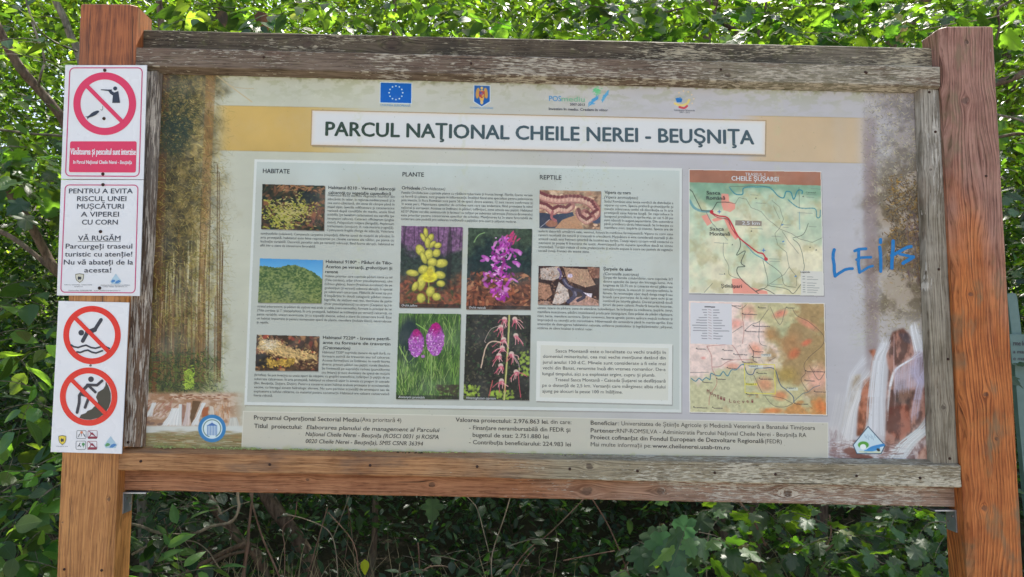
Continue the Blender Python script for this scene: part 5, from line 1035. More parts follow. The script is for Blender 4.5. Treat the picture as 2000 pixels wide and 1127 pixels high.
lettering('lettering', [('Sasca', 1380, 379.6, 1407, 380, 6.6, .015, 0), ('Română', 1380, 389.8, 1416, 390.3, 6.6, .015, 0), ('Sasca', 1386.5, 450, 1414, 450.4, 6.6, .015, 0), ('Montană', 1386.5, 459.8, 1425.5, 460.4, 6.6, .015, 0), ('Ștînăpari', 1408.6, 561.6, 1449, 562.2, 6.6, .015, 0),
      ('Legenda', 1563, 532.6, 1582, 532.8, 3.2, .012, 0), ('Traseul 3', 1487, 694, 1504, 694.3, 3.4, False, 0), ('Traseul 2', 1462, 716.6, 1480, 716.9, 3.4, False, 0), ('Traseul 1', 1456.5, 751.4, 1476, 751.7, 3.4, False, 0), ('Traseul 2', 1536, 759.4, 1554, 759.7, 3.4, False, 0), ('Camenul', 1574, 377.4, 1593, 377.6, 3, False, 0)], YT-0.0003, I_BLACK, panel, None, True)
ms = 'Munții Locvei'; mp = [(1380.6, 767), (1387, 770), (1393.5, 774), (1400, 777), (1406, 780), (1412, 782), (1418, 784), (1424, 785.5), (1432, 786.5), (1440, 787), (1449, 787), (1458, 786), (1467, 786)]
lettering('lettering', [(ch, x, y, x+4.6, y+1.2, 7, .01, 0) for ch, (x, y) in zip(ms, mp) if ch != ' '], YT-0.0003, I_MAPR, panel, 'mountain name curving across the lower map')
G = lambda *p: [(x/9.524+1600, y/9.524+450) for x, y in p]
strokes_mesh('graffiti', [(G((280, 360), (262, 430), (258, 520), (280, 640), (282, 760), (297, 850)), 6.4), (G((297, 850), (380, 790), (480, 730), (560, 712), (620, 712)), 5.6), (G((660, 382), (740, 350), (870, 342)), 5.6), (G((735, 370), (735, 500), (728, 620), (752, 780)), 6), (G((695, 545), (780, 505), (965, 500)), 5), (G((752, 780), (830, 740), (920, 680), (995, 662)), 4.8),
      (G((1142, 170), (1140, 225)), 6.6), (G((1125, 310), (1140, 420), (1145, 560), (1145, 760)), 6.4), (G((1375, 200), (1372, 330), (1360, 480), (1352, 600), (1350, 700)), 7), (G((1345, 470), (1430, 430), (1560, 355), (1640, 315), (1710, 300)), 6.4), (G((1500, 440), (1640, 470), (1740, 495)), 5.6), (G((1750, 495), (1680, 540), (1600, 585), (1560, 610)), 7)], -0.0006, M_GRAF, panel, 0.00001, 'blue marker scrawl reading LEIK')

# timber frame
o = timber('beam', [(271.5, 57.5), (1825, 93.5), (1829.5, 150), (267.5, 112)], 0.004, 0.050, W_TOPB, board, 70, .003, .0012, 1); o['label'] = 'dark lichened upper beam along the top'
# front faces
o = timber('plank', [(264, 92), (1835.8, 130), (1836, 168.8), (261.5, 128.5)], -0.031, -0.0006, W_TOPP, board, 90, .002, .0013, 2, cb=.0095); o['label'] = 'grey flaking plank over the top edge of the print'
o = timber('plank', [(230, 884), (1875.5, 909.5), (1876.8, 952.4), (231.4, 918.6)], -0.031, -0.0006, W_BOTP, board, 90, .002, .0012, 3, ct=.010); o['label'] = 'plank under the print, orange at left and grey at right'
o = timber('beam', [(233, 905), (1873, 934), (1872.3, 990.6), (235.6, 957.2)], 0.004, 0.050, W_BOTB, board, 70, .003, .001, 4); o['label'] = 'reddish lower beam along the bottom'
o = timber('batten', [(276, 138.2), (307.2, 139.2), (272.4, 873.5), (241, 873)], -0.020, -0.0006, W_BATL, board, 60, .0015, .0013, 5, True, cb=.006); o['label'] = 'brown side batten with whitish flakes, left of the print'
o = timber('batten', [(1797, 174.5), (1834.2, 175.5), (1871.4, 905.6), (1823, 904.5)], -0.020, -0.0006, W_BATR, board, 60, .0015, .001, 6, True, ct=.0055); o['label'] = 'pale grey side batten right of the print'
for (x, y) in ((515, 112), (920, 124), (1408, 136), (1692, 142), (1690, 141)): screw(x, y, -0.0315, .0036, board)
for (x, y) in ((275, 901), (527, 907.5), (723, 909), (932, 911.6), (1113, 916), (1245, 920), (1396, 923.6), (1514.5, 926.6), (1673, 929.5), (1797, 933.6)): screw(x, y, -0.0315, .0036, board)
for (x, y) in ((1815, 180), (1827, 257.5), (1833.6, 526), (1851.4, 701.5), (1855, 895.6), (250.4, 864)): screw(x, y, -0.0205, .0036, board)
for (x, y) in ((1926, 344), (125.5, 1112), (198.5, 1114)): screw(x, y, YP-.0005, .0034, board)
# steel seat brackets under the lower beam, screwed to the inner faces of the posts
def bracket(side, X, top_px, bot_px, px_in):
    V, Fc = [], []
    Zt = at(px_in, top_px, 0.0)[2]; Zb = at(px_in, bot_px, 0.0)[2]; t = 0.003
    def box(x0, x1, y0, y1, z0, z1):
        o = len(V)
        for z in (z0, z1):
            for (x, y) in ((x0, y0), (x1, y0), (x1, y1), (x0, y1)): V.append((x, y, z))
        Fc.extend([(o+3, o+2, o+1, o), (o+4, o+5, o+6, o+7)]+[(o+k, o+(k+1) % 4, o+4+(k+1) % 4, o+4+k) for k in range(4)])
    a, b = (X, X+t) if side > 0 else (X-t, X)
    box(a, b, -0.002, 0.040, Zb, Zt); box(min(a, b+side*.055) if side < 0 else b+.0005, b+.055 if side > 0 else a-.0005, -0.003, 0.040, Zt-t, Zt)
    br = mesh('bracket', V, Fc, M_GALV, board)
    for (dy, dz) in ((.012, -.018), (.030, -.034)):
        s = screw(0, 0, 0, .0035, br, M_SCREWG); s.location = (X+side*(t+.0004), dy, Zt+dz); s.rotation_euler = (0, 0, R(90*side))
bracket(1, -1.0612+0.0132, 961.5, 1003, 236); bracket(-1, 1.0668-0.0132, 996, 1040, 1874)
# moss and crumbs lying on the ledge under the print
rgm = np.random.default_rng(5); V, Fc = [], []
for k in range(1500):
    px = rgm.uniform(300, 1815); dens = mnoise.noise(Vector((px*.012, 3, 1)))
    if dens < -.15 and rgm.random() < .8: continue
    p = Vector(at(px, 872.0+(px-300)*.0208+rgm.uniform(-1.5, 3.0), -0.0055)); r = rgm.uniform(.0014, .0034); o = len(V)
    for q in ((-1, 0, -.4), (1, 0, -.4), (0, -1, -.4), (0, 1, -.4), (0, 0, .7)): V.append(p+Vector(q)*r)
    Fc += [(o, o+2, o+4), (o+2, o+1, o+4), (o+1, o+3, o+4), (o+3, o, o+4)]
mo = mesh('moss', V, Fc, M_MOSS, board); mo['kind'] = 'stuff'
V, Fc = [], []
for k in range(60):
    px = rgm.choice([790, 815, 1095, 1120, 1180, 1350, 1480, 1500, 1560, 1585, 1600, 1630, 1640])+rgm.normal()*7
    p = Vector(at(px, 874+(px-300)*.0208+rgm.uniform(-1, 1.5), -0.010)); r = rgm.uniform(.0018, .0036); o = len(V)
    for q in ((-1.6, 0, -.4), (1.6, 0, -.4), (0, -1, -.4), (0, 1, -.4), (0, 0, .7)): V.append(p+Vector(q)*r)
    Fc += [(o, o+2, o+4), (o+2, o+1, o+4), (o+1, o+3, o+4), (o+3, o, o+4)]
mo = mesh('leaf_litter', V, Fc, plain('dark_litter', (0.05, 0.045, 0.025), 0.9, .1), board); mo['kind'] = 'stuff'

# ------------------------------------------------------------------ the three signs on the left post
YS = YP-0.0042; YK = YS-0.0006
def sign(label, name, corners, th, mat, y=YS):
    e = empty(name, label, 'sign', 'signs on the left post'); pl_ = slab('plate', corners, y, y+th, mat, e); pl_.data.materials.append(M_EDGE)
    for f in pl_.data.polygons:
        if f.index >= 5: f.material_index = 1
    return e
s1 = sign('topmost sign on the post: white with crimson no hunting or fishing ring', 'prohibition_sign', [(127.3, 127.1), (287, 127.1), (280.3, 350.4), (118.8, 349.6)], .003, M_SIGN)
frame_line('border_line', [(135.5, 131.5), (279, 131.5), (272.5, 345.5), (126.8, 344.5)], 10, 2.0, YK, SIGN_PINK2, s1)
ring('prohibition_ring', 204.5, 202.5, 61.4, 47.3, YK, SIGN_PINK, s1)
flat('red_panel', [rounded([(137, 276), (267, 276), (265.2, 337), (134.4, 336.3)], 3.5)], YK, SIGN_PINK, s1)
Z2 = lambda *p: [(x/4.508+90, y/4.508+110) for x, y in p]
flat('hunter_pictogram', [disc(*Z2((608, 283))[0], 3.9, 20), Z2((482, 290), (545, 292), (580, 292), (578, 306), (600, 318), (636, 305), (651, 410), (582, 410), (588, 345), (565, 330), (548, 305), (482, 298))], YK-.0003, SIGN_DARK, s1)
o = flat('fish_pictogram', [Z2((360, 530), (345, 528), (362, 540), (365, 555), (376, 540), (410, 530), (440, 515), (466, 490), (467, 480), (450, 477), (420, 487), (395, 503), (380, 520))], YK-.0003, SIGN_DARK, s1)
strokes_mesh('hook_pictogram', [(Z2((497, 440), (499, 462), (492, 475), (480, 470)), .9)], YK-.0003, SIGN_DARK, s1)
strokes_mesh('slash', [(Z2((360, 262), (662, 568)), 8.2)], YK-.0006, SIGN_PINK, s1)
lettering('lettering', [('Vânătoarea și pescuitul sunt interzise', 137.2, 301.6, 265, 302.4, 12, .02, 0), ('în Parcul Național Cheile Nerei - Beușnița', 142.6, 319.6, 257.6, 320.2, 6.6, .02, 0)], YK-.0003, plain('white_print', (.78, .76, .78), .3), s1, None, True)
for x, y in ((204.7, 137.3), (203.2, 231.6), (201, 340)): screw(x, y, YS-.0003, .0044, s1)
s2 = sign('middle sign on the post: white viper warning lettered with a pink outline', 'warning_sign', [(119.0, 351.0), (280.2, 351.4), (272.9, 578.2), (110.8, 577)], .003, M_SIGN)
frame_line('border_line', [(126.5, 360.2), (270.5, 360.6), (264.5, 573), (117.5, 571.5)], 9, 1.9, YK, SIGN_PINK2, s2)
z3 = lambda x, y: (x/4.333+90, y/4.333+340)
LT = []
for s, a, b, y in (('PENTRU A EVITA', 193, 732, 163), ('RISCUL UNEI', 262, 678, 228), ('MUȘCĂTURI', 262, 655, 293), ('A VIPEREI', 295, 615, 360), ('CU CORN', 303, 605, 427), ('VĂ RUGĂM', 270, 628, 562), ('Parcurgeți traseul', 165, 728, 630), ('turistic cu atenție!', 158, 728, 697), ('Nu vă abateți de la', 150, 735, 765), ('acesta!', 323, 550, 832)):
    x0, y0 = z3(a, y); x1, _ = z3(b, y); LT.append((s, x0, y0, x1, y0, 9.3, .016, 0))
for s, a, b, y, c in (('PARCUL NAȚIONAL CHEILE NEREI', 155, 388, 941, 1.8), ('BEUȘNIȚA R.A.', 240, 312, 956, 1.8), ('ADMINISTRAȚIA PARCULUI NAȚIONAL', 460, 712, 944, 1.8), ('CHEILE NEREI - BEUȘNIȚA R.A.', 478, 690, 957, 1.8), ('Telefon/Fax: 0255206108', 188, 385, 990, 2.2), ('www.cheilenerei-beusnita.ro', 405, 628, 990, 2.0)):
    x0, y0 = z3(a, y); x1, _ = z3(b, y); LT.append((s, x0, y0, x1, y0, c, False, 0))
lettering('lettering', LT, YK, SIGN_DARK, s2, None, True)
flat('underline', [[z3(268, 568), z3(630, 568), z3(630, 571.5), z3(268, 571.5)]], YK, SIGN_DARK, s2)
def shield(par, cx, cy, w, h, face, rim):
    P = [(-.5, -.42), (-.25, -.46), (0, -.5), (.25, -.46), (.5, -.42), (.48, 0), (.36, .27), (0, .5), (-.36, .27), (-.48, 0)]
    flat('crest', [[(cx+x*w, cy+y*h) for x, y in P]], YK, rim, par); flat('crest_field', [[(cx+x*w*.84, cy+y*h*.84) for x, y in P]], YK-.0002, face, par)
    flat('crest_figure', [[(cx+x*w, cy+y*h) for x, y in ((-.2, -.12), (-.08, -.2), (.02, -.1), (.14, -.18), (.2, .02), (.12, .2), (.02, .1), (-.1, .22), (-.22, .08))]], YK-.0004, SIGN_DARK, par)
M_CREAM = plain('cream_print', (.62, .60, .48), .4); M_YEL = plain('yellow_print', (.80, .62, .06), .4); M_OLV = plain('olive_print', (.16, .15, .08), .4); M_SKYP = plain('pale_blue_print', (.42, .58, .66), .4); M_BLP = plain('blue_print', (.06, .22, .50), .4); M_GRP = plain('green_print', (.10, .32, .12), .4)
M_DRED = plain('wine_print', (.30, .03, .06), .4); M_ORP = plain('orange_print', (.70, .22, .10), .4)
shield(s2, *z3(284, 880), 17, 18.5, M_CREAM, M_OLV)
def drop(par, cx, cy, s):
    flat('emblem', [[(cx, cy-s*.95), (cx+s*.95, cy+s*.35), (cx+s*.7, cy+s*.8), (cx-s*.7, cy+s*.8), (cx-s*.95, cy+s*.35)]], YK, M_SKYP, par)
    flat('emblem_wave', [[(cx-s*.2, cy+s*.72), (cx+s*.1, cy+s*.3), (cx+s*.5, cy+s*.12), (cx+s*.86, cy+s*.32), (cx+s*.66, cy+s*.5), (cx+s*.3, cy+s*.72)]], YK-.0002, M_BLP, par)
    flat('emblem_hill', [[(cx-s*.8, cy+s*.35), (cx-s*.55, cy+s*.05), (cx-s*.2, cy+s*.1), (cx-s*.05, cy+s*.35), (cx-s*.35, cy+s*.5), (cx-s*.7, cy+s*.6)]], YK-.0002, M_GRP if par is not s2 else M_BLP, par)
drop(s2, *z3(590, 890), 11.5)
for q in ((482, 90), (461, 487), (453, 965)): screw(*z3(*q), YS-.0003, .0044, s2)
s3 = sign('lowest sign on the post: taller white plate with red no diving and no climbing rings', 'prohibition_sign', [(114.1, 587.7), (252.3, 590.8), (237.6, 886.6), (98.5, 883)], .0038, M_SIGN3)
z4 = lambda x, y: (x/3.522+80, y/3.522+580)
Z4 = lambda *p: [z4(*q) for q in p]
for cx, cy, lb in ((351, 262, 'upper red ring'), (328, 686, 'lower red ring')): o = ring('prohibition_ring', *z4(cx, cy), 56.2, 44.8, YK, SIGN_RED, s3, ry=1.015); o['label'] = lb
flat('diver_head', [disc(*z4(277, 246), 5.5)], YK, SIGN_DARK, s3)
strokes_mesh('diver_pictogram', [(Z4((413, 157), (370, 225)), 7), (Z4((370, 225), (318, 245)), 9), (Z4((318, 245), (287, 303)), 7.4)], YK, SIGN_DARK, s3)
strokes_mesh('wave_pictogram', [(Z4((207, 330), (225, 342), (255, 348), (285, 338), (310, 332), (345, 348), (375, 353), (405, 345), (425, 337), (450, 345), (470, 354)), 3.4), (Z4((248, 378), (270, 382), (300, 370), (322, 366), (350, 380), (378, 386), (400, 378), (422, 370)), 3.4)], YK, SIGN_DARK, s3)
o = flat('rock_pictogram', [Z4((446, 582), (466, 620), (480, 665), (480, 715), (466, 760), (440, 800), (395, 832), (340, 845), (300, 842), (264, 832), (275, 810), (310, 798), (318, 785), (350, 772), (365, 755), (392, 738), (390, 715), (378, 690), (392, 655), (430, 632), (442, 610))], YK-.0001, SIGN_DARKW, s3)
flat('climber_head', [disc(*z4(344, 566), 5.5)], YK, SIGN_DARK, s3)
strokes_mesh('climber_pictogram', [(Z4((318, 605), (385, 607), (420, 577)), 5.4), (Z4((330, 612), (374, 655)), 5.2), (Z4((322, 608), (290, 640), (264, 680)), 6.4), (Z4((264, 680), (262, 730), (248, 795)), 5.6), (Z4((275, 668), (335, 690)), 5.4), (Z4((325, 700), (303, 760)), 5.4)], YK-.0003, SIGN_DARK, s3)
strokes_mesh('slash', [(Z4((243, 152), (460, 372)), 8)], YK-.0008, SIGN_RED, s3); strokes_mesh('slash', [(Z4((217, 577), (436, 794)), 8)], YK-.0008, SIGN_RED, s3)
shield(s3, *z4(147, 985), 15.5, 19.5, M_YEL, M_OLV); drop(s3, *z4(479, 1002), 13.5)
for i, (a, b, c, d) in enumerate(((245, 918, 312, 976), (322, 918, 389, 976), (240, 990, 309, 1050), (317, 991, 386, 1051))):
    m = SIGN_DARK if i in (0, 2) else M_DRED
    frame_line('icon_frame', [z4(a, b), z4(c, b), z4(c-1, d), z4(a-1, d)], 2.6, .8, YK, m, s3)
strokes_mesh('flower_icon', [(Z4((279, 934), (279, 958)), .8), (Z4((262, 948), (258, 962)), 1.2), (Z4((298, 948), (302, 962)), 1.2), (Z4((268, 940), (264, 950)), 1), (Z4((291, 940), (296, 950)), 1)], YK, SIGN_DARK, s3); flat('flower_icon', [disc(*z4(279, 932), 2.6, 14)], YK-.0002, M_ORP, s3)
strokes_mesh('walker_icon', [(Z4((268, 1005), (262, 1020), (254, 1028)), 1.4), (Z4((262, 1018), (272, 1030)), 1.2)], YK, SIGN_DARK, s3); flat('tree_icon', [disc(*z4(291, 1013), 3.0, 14), Z4((289, 1018), (293, 1018), (293, 1036), (289, 1036))], YK-.0002, M_GRP, s3)
for (y0, nm) in ((960, 'fire_icon'), (1034, 'tent_icon')):
    flat(nm, [Z4((324, y0), (386, y0), (384, y0+15), (323, y0+15))], YK, M_DRED, s3)
    strokes_mesh(nm, [(Z4((335, y0-2), (352, y0-26), (372, y0-2)), 1.6), (Z4((340, y0-20), (366, y0-8)), 1.6), (Z4((328, y0-38), (384, y0+8)), 1.3)], YK-.0002, M_DRED, s3)
lettering('lettering', [('ROMSILVA R.A.', *z4(105, 1030), *z4(187, 1031), 1.4, False, 0)], YK, SIGN_DARK, s3)
screw(*z4(341, 471), YS-.0003, .0030, s3, M_SCREWG); screw(*z4(361, 80), YS-.0003, .0030, s3, SIGN_RED)

# ------------------------------------------------------------------ the grey-green board standing behind on the right
gb = empty('hand_lettered_notice', 'small grey-green wooden notice board half hidden behind the right post', 'notice board')
M_GGR = plain('grey_green_paint', hexc(108, 134, 128, .9), .55, .4, nz=.10, scale=30, bumpd=.0006)
GY = 1.10
def plankpx(name, poly, y0, y1, par):
    F_ = [Vector(at(x, y, y0)) for x, y in poly]; n = len(F_); V = F_+[p+Vector((0, y1-y0, 0)) for p in F_]
    return mesh(name, V, [tuple(reversed(range(n))), tuple(n+k for k in range(n))]+[(k, (k+1) % n, n+(k+1) % n, n+k) for k in range(n)], M_GGR, par)
plankpx('upright', [(1967.5, 577), (1970, 573.4), (1978, 572), (1984, 574), (1987, 582), (1994, 640), (2001, 720), (2012, 820), (2040, 1100), (2016, 1100), (1990, 820), (1981, 700), (1975, 640)], GY, GY+.025, gb)
plankpx('upright', [(2190, 590), (2212, 588), (2222, 700), (2258, 1100), (2234, 1100), (2200, 700)], GY, GY+.025, gb)
plankpx('cross_board', [(1972, 652.5), (2225, 658), (2231, 718), (1977, 712)], GY-.022, GY-.001, gb)
lettering('lettering', [('rme lo', 1979.5, 674.5, 2003, 675, 9, .02, 0), ('a mar', 1979, 690, 2003, 690.5, 7, .02, .1), ('e mai', 1979, 703.4, 2003, 704, 7, .02, .1)], GY-.0235, SIGN_DARK, gb, None, True)
# ------------------------------------------------------------------ ground
def terrain(x, y):
    h = 0.0
    if y > 1.2: h = (y-1.2)*0.10+max(0, y-9)*0.25
    return h+0.06*mnoise.noise(Vector((x*.6, y*.6, 0)))+0.5*max(0, (y-8)/10)*mnoise.noise(Vector((x*.12, y*.12, 5)))
gx = np.concatenate([np.linspace(-150, -12, 14), np.linspace(-10, 10, 60), np.linspace(12, 150, 14)]); gy = np.concatenate([np.linspace(-150, -12, 12), np.linspace(-10, 16, 70), np.linspace(18, 60, 14), [90, 150]])
V = [(x, y, terrain(x, min(y, 40))) for y in gy for x in gx]; nx = len(gx)
b = NB('forest_soil'); P, X, Y, Z = b.obj(); n = b.noise(P, 3.0, 5, .6); n2 = b.noise(P, 40, 4, .7)
path = b.sm(b.m('ADD', Y, b.m('MULTIPLY', b.m('SUBTRACT', n, .5), 1.2)), -0.6, -0.2, 1.0, 0.0)
soil = b.mix(n2, (0.018, 0.015, 0.010), (0.06, 0.045, 0.028)); grav = b.mix(n2, (0.27, 0.245, 0.205), (0.42, 0.385, 0.325))
b.bsdf(b.mix(path, soil, grav), .9, .2, b.bump(n2, .02)); 
g = mesh('ground', V, [(j*nx+i, j*nx+i+1, (j+1)*nx+i+1, (j+1)*nx+i) for j in range(len(gy)-1) for i in range(nx-1)], b.mat, None, True); g['kind'] = 'structure'; g['label'] = 'leaf-littered forest floor and pale gravel path'

# ------------------------------------------------------------------ leaf materials
def leaf_mat(name, col, back, trans, rough=.42, trw=.45, yel=0.10):
    b = NB(name)
    at_ = b.n('ShaderNodeAttribute', attribute_name='leafrand'); oi = b.n('ShaderNodeObjectInfo')
    r = b.m('FRACT', b.m('ADD', at_.outputs['Fac'], oi.outputs['Random'])); r2 = b.m('FRACT', b.m('MULTIPLY', r, 7.31)); r3 = b.m('FRACT', b.m('MULTIPLY', r, 23.7))
    tc = b.n('ShaderNodeTexCoord'); sp = b.n('ShaderNodeSeparateXYZ'); b.t.links.new(tc.outputs['UV'], sp.inputs[0])
    u = b.m('ABSOLUTE', b.m('SUBTRACT', sp.outputs[0], .5)); v = sp.outputs[1]
    mid = b.sm(u, .012, .035, 1, 0)
    sv = b.m('FRACT', b.m('MULTIPLY', b.m('SUBTRACT', v, b.m('MULTIPLY', u, .9)), 7.0)); side = b.sm(b.m('ABSOLUTE', b.m('SUBTRACT', sv, .5)), .03, .09, 1, 0)
    vein = b.m('MAXIMUM', mid, b.m('MULTIPLY', side, .6))
    hsv = b.n('ShaderNodeHueSaturation'); b.put(hsv.inputs['Hue'], b.m('ADD', .475, b.m('MULTIPLY', r, .05))); b.put(hsv.inputs['Saturation'], b.m('ADD', .85, b.m('MULTIPLY', r2, .3))); b.put(hsv.inputs['Value'], b.m('ADD', .6, b.m('MULTIPLY', r3, .75)))
    P = tc.outputs['Object']
    c0 = b.mix(b.m('MULTIPLY', vein, .45), col, tuple(min(1, x*1.9+.02) for x in col))
    geo = b.n('ShaderNodeNewGeometry'); c0 = b.mix(geo.outputs['Backfacing'], c0, back)
    b.put(hsv.inputs['Color'], c0); c1 = hsv.outputs[0]
    yl = b.m('GREATER_THAN', r2, 1-yel*.3); c1 = b.mix(b.m('MULTIPLY', yl, .5), c1, (0.20, 0.17, 0.03))
    br = b.m('GREATER_THAN', r3, .995); c1 = b.mix(b.m('MULTIPLY', br, .8), c1, (0.16, 0.07, 0.03))
    sp2 = b.sm(b.noise(b.vec(sp.outputs[0], v, b.m('MULTIPLY', r, 40)), 5, 2), .72, .76); c1 = b.mix(b.m('MULTIPLY', sp2, .5), c1, (0.12, 0.07, 0.03))
    hs2 = b.n('ShaderNodeHueSaturation'); b.put(hs2.inputs['Hue'], b.m('ADD', .48, b.m('MULTIPLY', r, .04))); b.put(hs2.inputs['Value'], b.m('ADD', .30, b.m('MULTIPLY', b.m('MULTIPLY', r3, r3), 1.7))); b.put(hs2.inputs['Color'], b.mix(b.m('MULTIPLY', vein, .3), trans, tuple(x*.6 for x in trans)))
    pr = b.n('ShaderNodeBsdfPrincipled'); b.put(pr.inputs['Base Color'], c1); b.put(pr.inputs['Roughness'], rough); b.put(pr.inputs['Specular IOR Level'], .5)
    b.t.links.new(b.bump(b.m('SUBTRACT', 1, vein), .0006, .7), pr.inputs['Normal'])
    tr = b.n('ShaderNodeBsdfTranslucent'); b.put(tr.inputs[0], hs2.outputs[0])
    mx = b.n('ShaderNodeMixShader'); mx.inputs[0].default_value = trw; b.t.links.new(pr.outputs[0], mx.inputs[1]); b.t.links.new(tr.outputs[0], mx.inputs[2]); b.t.links.new(mx.outputs[0], b.out.inputs[0])
    return b.mat
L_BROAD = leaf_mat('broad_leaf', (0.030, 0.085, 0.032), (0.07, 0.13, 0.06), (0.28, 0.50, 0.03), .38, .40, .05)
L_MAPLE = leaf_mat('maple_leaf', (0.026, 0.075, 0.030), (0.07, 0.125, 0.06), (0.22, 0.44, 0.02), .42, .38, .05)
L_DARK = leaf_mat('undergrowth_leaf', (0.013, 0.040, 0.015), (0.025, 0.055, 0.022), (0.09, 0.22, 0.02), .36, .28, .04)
L_WOOD = leaf_mat('woodland_leaf', (0.016, 0.052, 0.016), (0.03, 0.07, 0.02), (0.33, 0.56, 0.03), .40, .44, .05)
L_HERB = leaf_mat('herb_leaf', (0.060, 0.150, 0.035), (0.09, 0.16, 0.06), (0.24, 0.45, 0.04), .45, .45)
def bark(name, a, c):
    b = NB(name); P, X, Y, Z = b.obj(); n = b.noise(b.vec(b.m('MULTIPLY', X, 60), b.m('MULTIPLY', Y, 60), b.m('MULTIPLY', Z, 14)), 1, 5, .65); n2 = b.noise(P, 9, 3)
    col = b.mix(b.sm(n, .3, .7), a, c); col = b.mix(b.m('MULTIPLY', b.sm(n2, .5, .7), .4), col, (0.13, 0.13, 0.09))
    b.bsdf(col, .85, .25, b.bump(n, .004)); return b.mat
B_BROWN = bark('brown_bark', (0.055, 0.036, 0.026), (0.17, 0.12, 0.085)); B_GREY = bark('grey_bark', (0.10, 0.085, 0.065), (0.27, 0.235, 0.185)); B_DRY = bark('dry_twig_bark', (0.14, 0.11, 0.08), (0.34, 0.28, 0.21)); B_RED = bark('reddish_stem', (0.10, 0.055, 0.04), (0.24, 0.15, 0.11))

# ------------------------------------------------------------------ leaf shapes: x across, y base to tip, z up
def ovate(w=.31, n=6, fold=.10, curl=.16, pk=.42):
    V, U = [], []
    for i in range(n+1):
        t = i/n; a = math.sin(math.pi*t**(math.log(.5)/math.log(pk)))**.85*w*(1-.25*t) if 0 < t < 1 else 0.0
        z = -curl*t*t
        V.append((0, t, z)); U.append((.5, t))
        V.append((-a, t, z+fold*a*1.6)); U.append((.5-a, t)); V.append((a, t, z+fold*a*1.6)); U.append((.5+a, t))
    T = []
    for i in range(n):
        m, l, r, m2, l2, r2 = 3*i, 3*i+1, 3*i+2, 3*i+3, 3*i+4, 3*i+5
        if i == 0: T += [(m, r2, m2), (m, m2, l2)]
        elif i == n-1: T += [(m, r, m2), (m, m2, l)]
        else: T += [(m, r, r2), (m, r2, m2), (m, m2, l2), (m, l2, l)]
    return np.array(V, float), np.array(T), np.array(U, float)
def maple(curl=.12):
    o = [(0, 0), (.16, -.04), (.30, .06), (.27, .16), (.44, .20), (.50, .34), (.42, .38), (.36, .44), (.24, .44), (.30, .60), (.22, .66), (.16, .80), (.08, .82), (0, 1.0)]
    out = o+[(-x, y) for x, y in reversed(o[1:-1])]
    V = [(0, .30, .02)]; 
    for x, y in out: r = math.hypot(x, y-.3); V.append((x, y, .10*r*math.cos(5*math.atan2(x, y-.3))-curl*y*y-.15*x*x))
    n = len(out); T = [(0, 1+(k+1) % n, 1+k) for k in range(n)]
    T = [(a, c, b2) for a, b2, c in T]
    V = np.array(V, float); U = np.stack([V[:, 0]+.5, V[:, 1]], 1); return V, np.array(T)[:, [0, 2, 1]], U
def small():
    V = np.array([(0, 0, 0), (.22, .30, .03), (-.22, .30, .03), (.19, .68, -.02), (-.19, .68, -.02), (0, 1, -.12), (0, .48, -.03)], float)
    T = np.array([(0, 1, 6), (1, 3, 6), (3, 5, 6), (5, 4, 6), (4, 2, 6), (2, 0, 6)]); return V, T, np.stack([V[:, 0]+.5, V[:, 1]], 1)
def tiny():
    V = np.array([(0, 0, 0), (.24, .48, .05), (0, 1, -.08), (-.24, .48, .05)], float); return V, np.array([(0, 1, 2), (0, 2, 3)]), np.stack([V[:, 0]+.5, V[:, 1]], 1)
SH = {'tiny': tiny(), 'ovate': ovate(), 'round': ovate(.40, 6, .08, .12, .45), 'narrow': ovate(.20, 6, .12, .25, .4), 'maple': maple(), 'small': small()}
def basis(d, nrm):
    d = d/np.linalg.norm(d, axis=-1, keepdims=True); s = np.cross(d, nrm); s /= np.linalg.norm(s, axis=-1, keepdims=True)+1e-9; n = np.cross(s, d)
    return np.stack([s, d, n], -1)
def spray(rng, n, length, size, droop=.35, flat=.35, up=0.25):
    """one leafy twig from the origin along +x: leaf frames (M, p) and its twig line"""
    t = np.linspace(.12, 1, n); x = length*t; z = length*(up*t-(up+droop*.5)*t*t); y = length*.12*np.sin(t*3+rng.uniform(0, 6))
    p = np.stack([x, y, z], 1); sd = np.where(np.arange(n) % 2, 1.0, -1.0); sd[-1] = 0
    d = np.stack([.55+.3*rng.random(n), sd*(.8+.3*rng.normal(size=n)*.4), -droop+rng.normal(size=n)*.3], 1)
    nr = np.stack([rng.normal(size=n)*flat, rng.normal(size=n)*flat, np.ones(n)], 1)
    M = basis(d, nr)*(size*rng.uniform(.55, 1.2, n))[:, None, None]
    dd = M[:, :, 1]/np.linalg.norm(M[:, :, 1], axis=1, keepdims=True)
    return M, p+dd*size*.22, p
def rotz(a): c, s = np.cos(a), np.sin(a); z = np.zeros_like(a); o = np.ones_like(a); return np.stack([np.stack([c, -s, z], -1), np.stack([s, c, z], -1), np.stack([z, z, o], -1)], -2)
def roty(a): c, s = np.cos(a), np.sin(a); z = np.zeros_like(a); o = np.ones_like(a); return np.stack([np.stack([c, z, s], -1), np.stack([z, o, z], -1), np.stack([-s, z, c], -1)], -2)
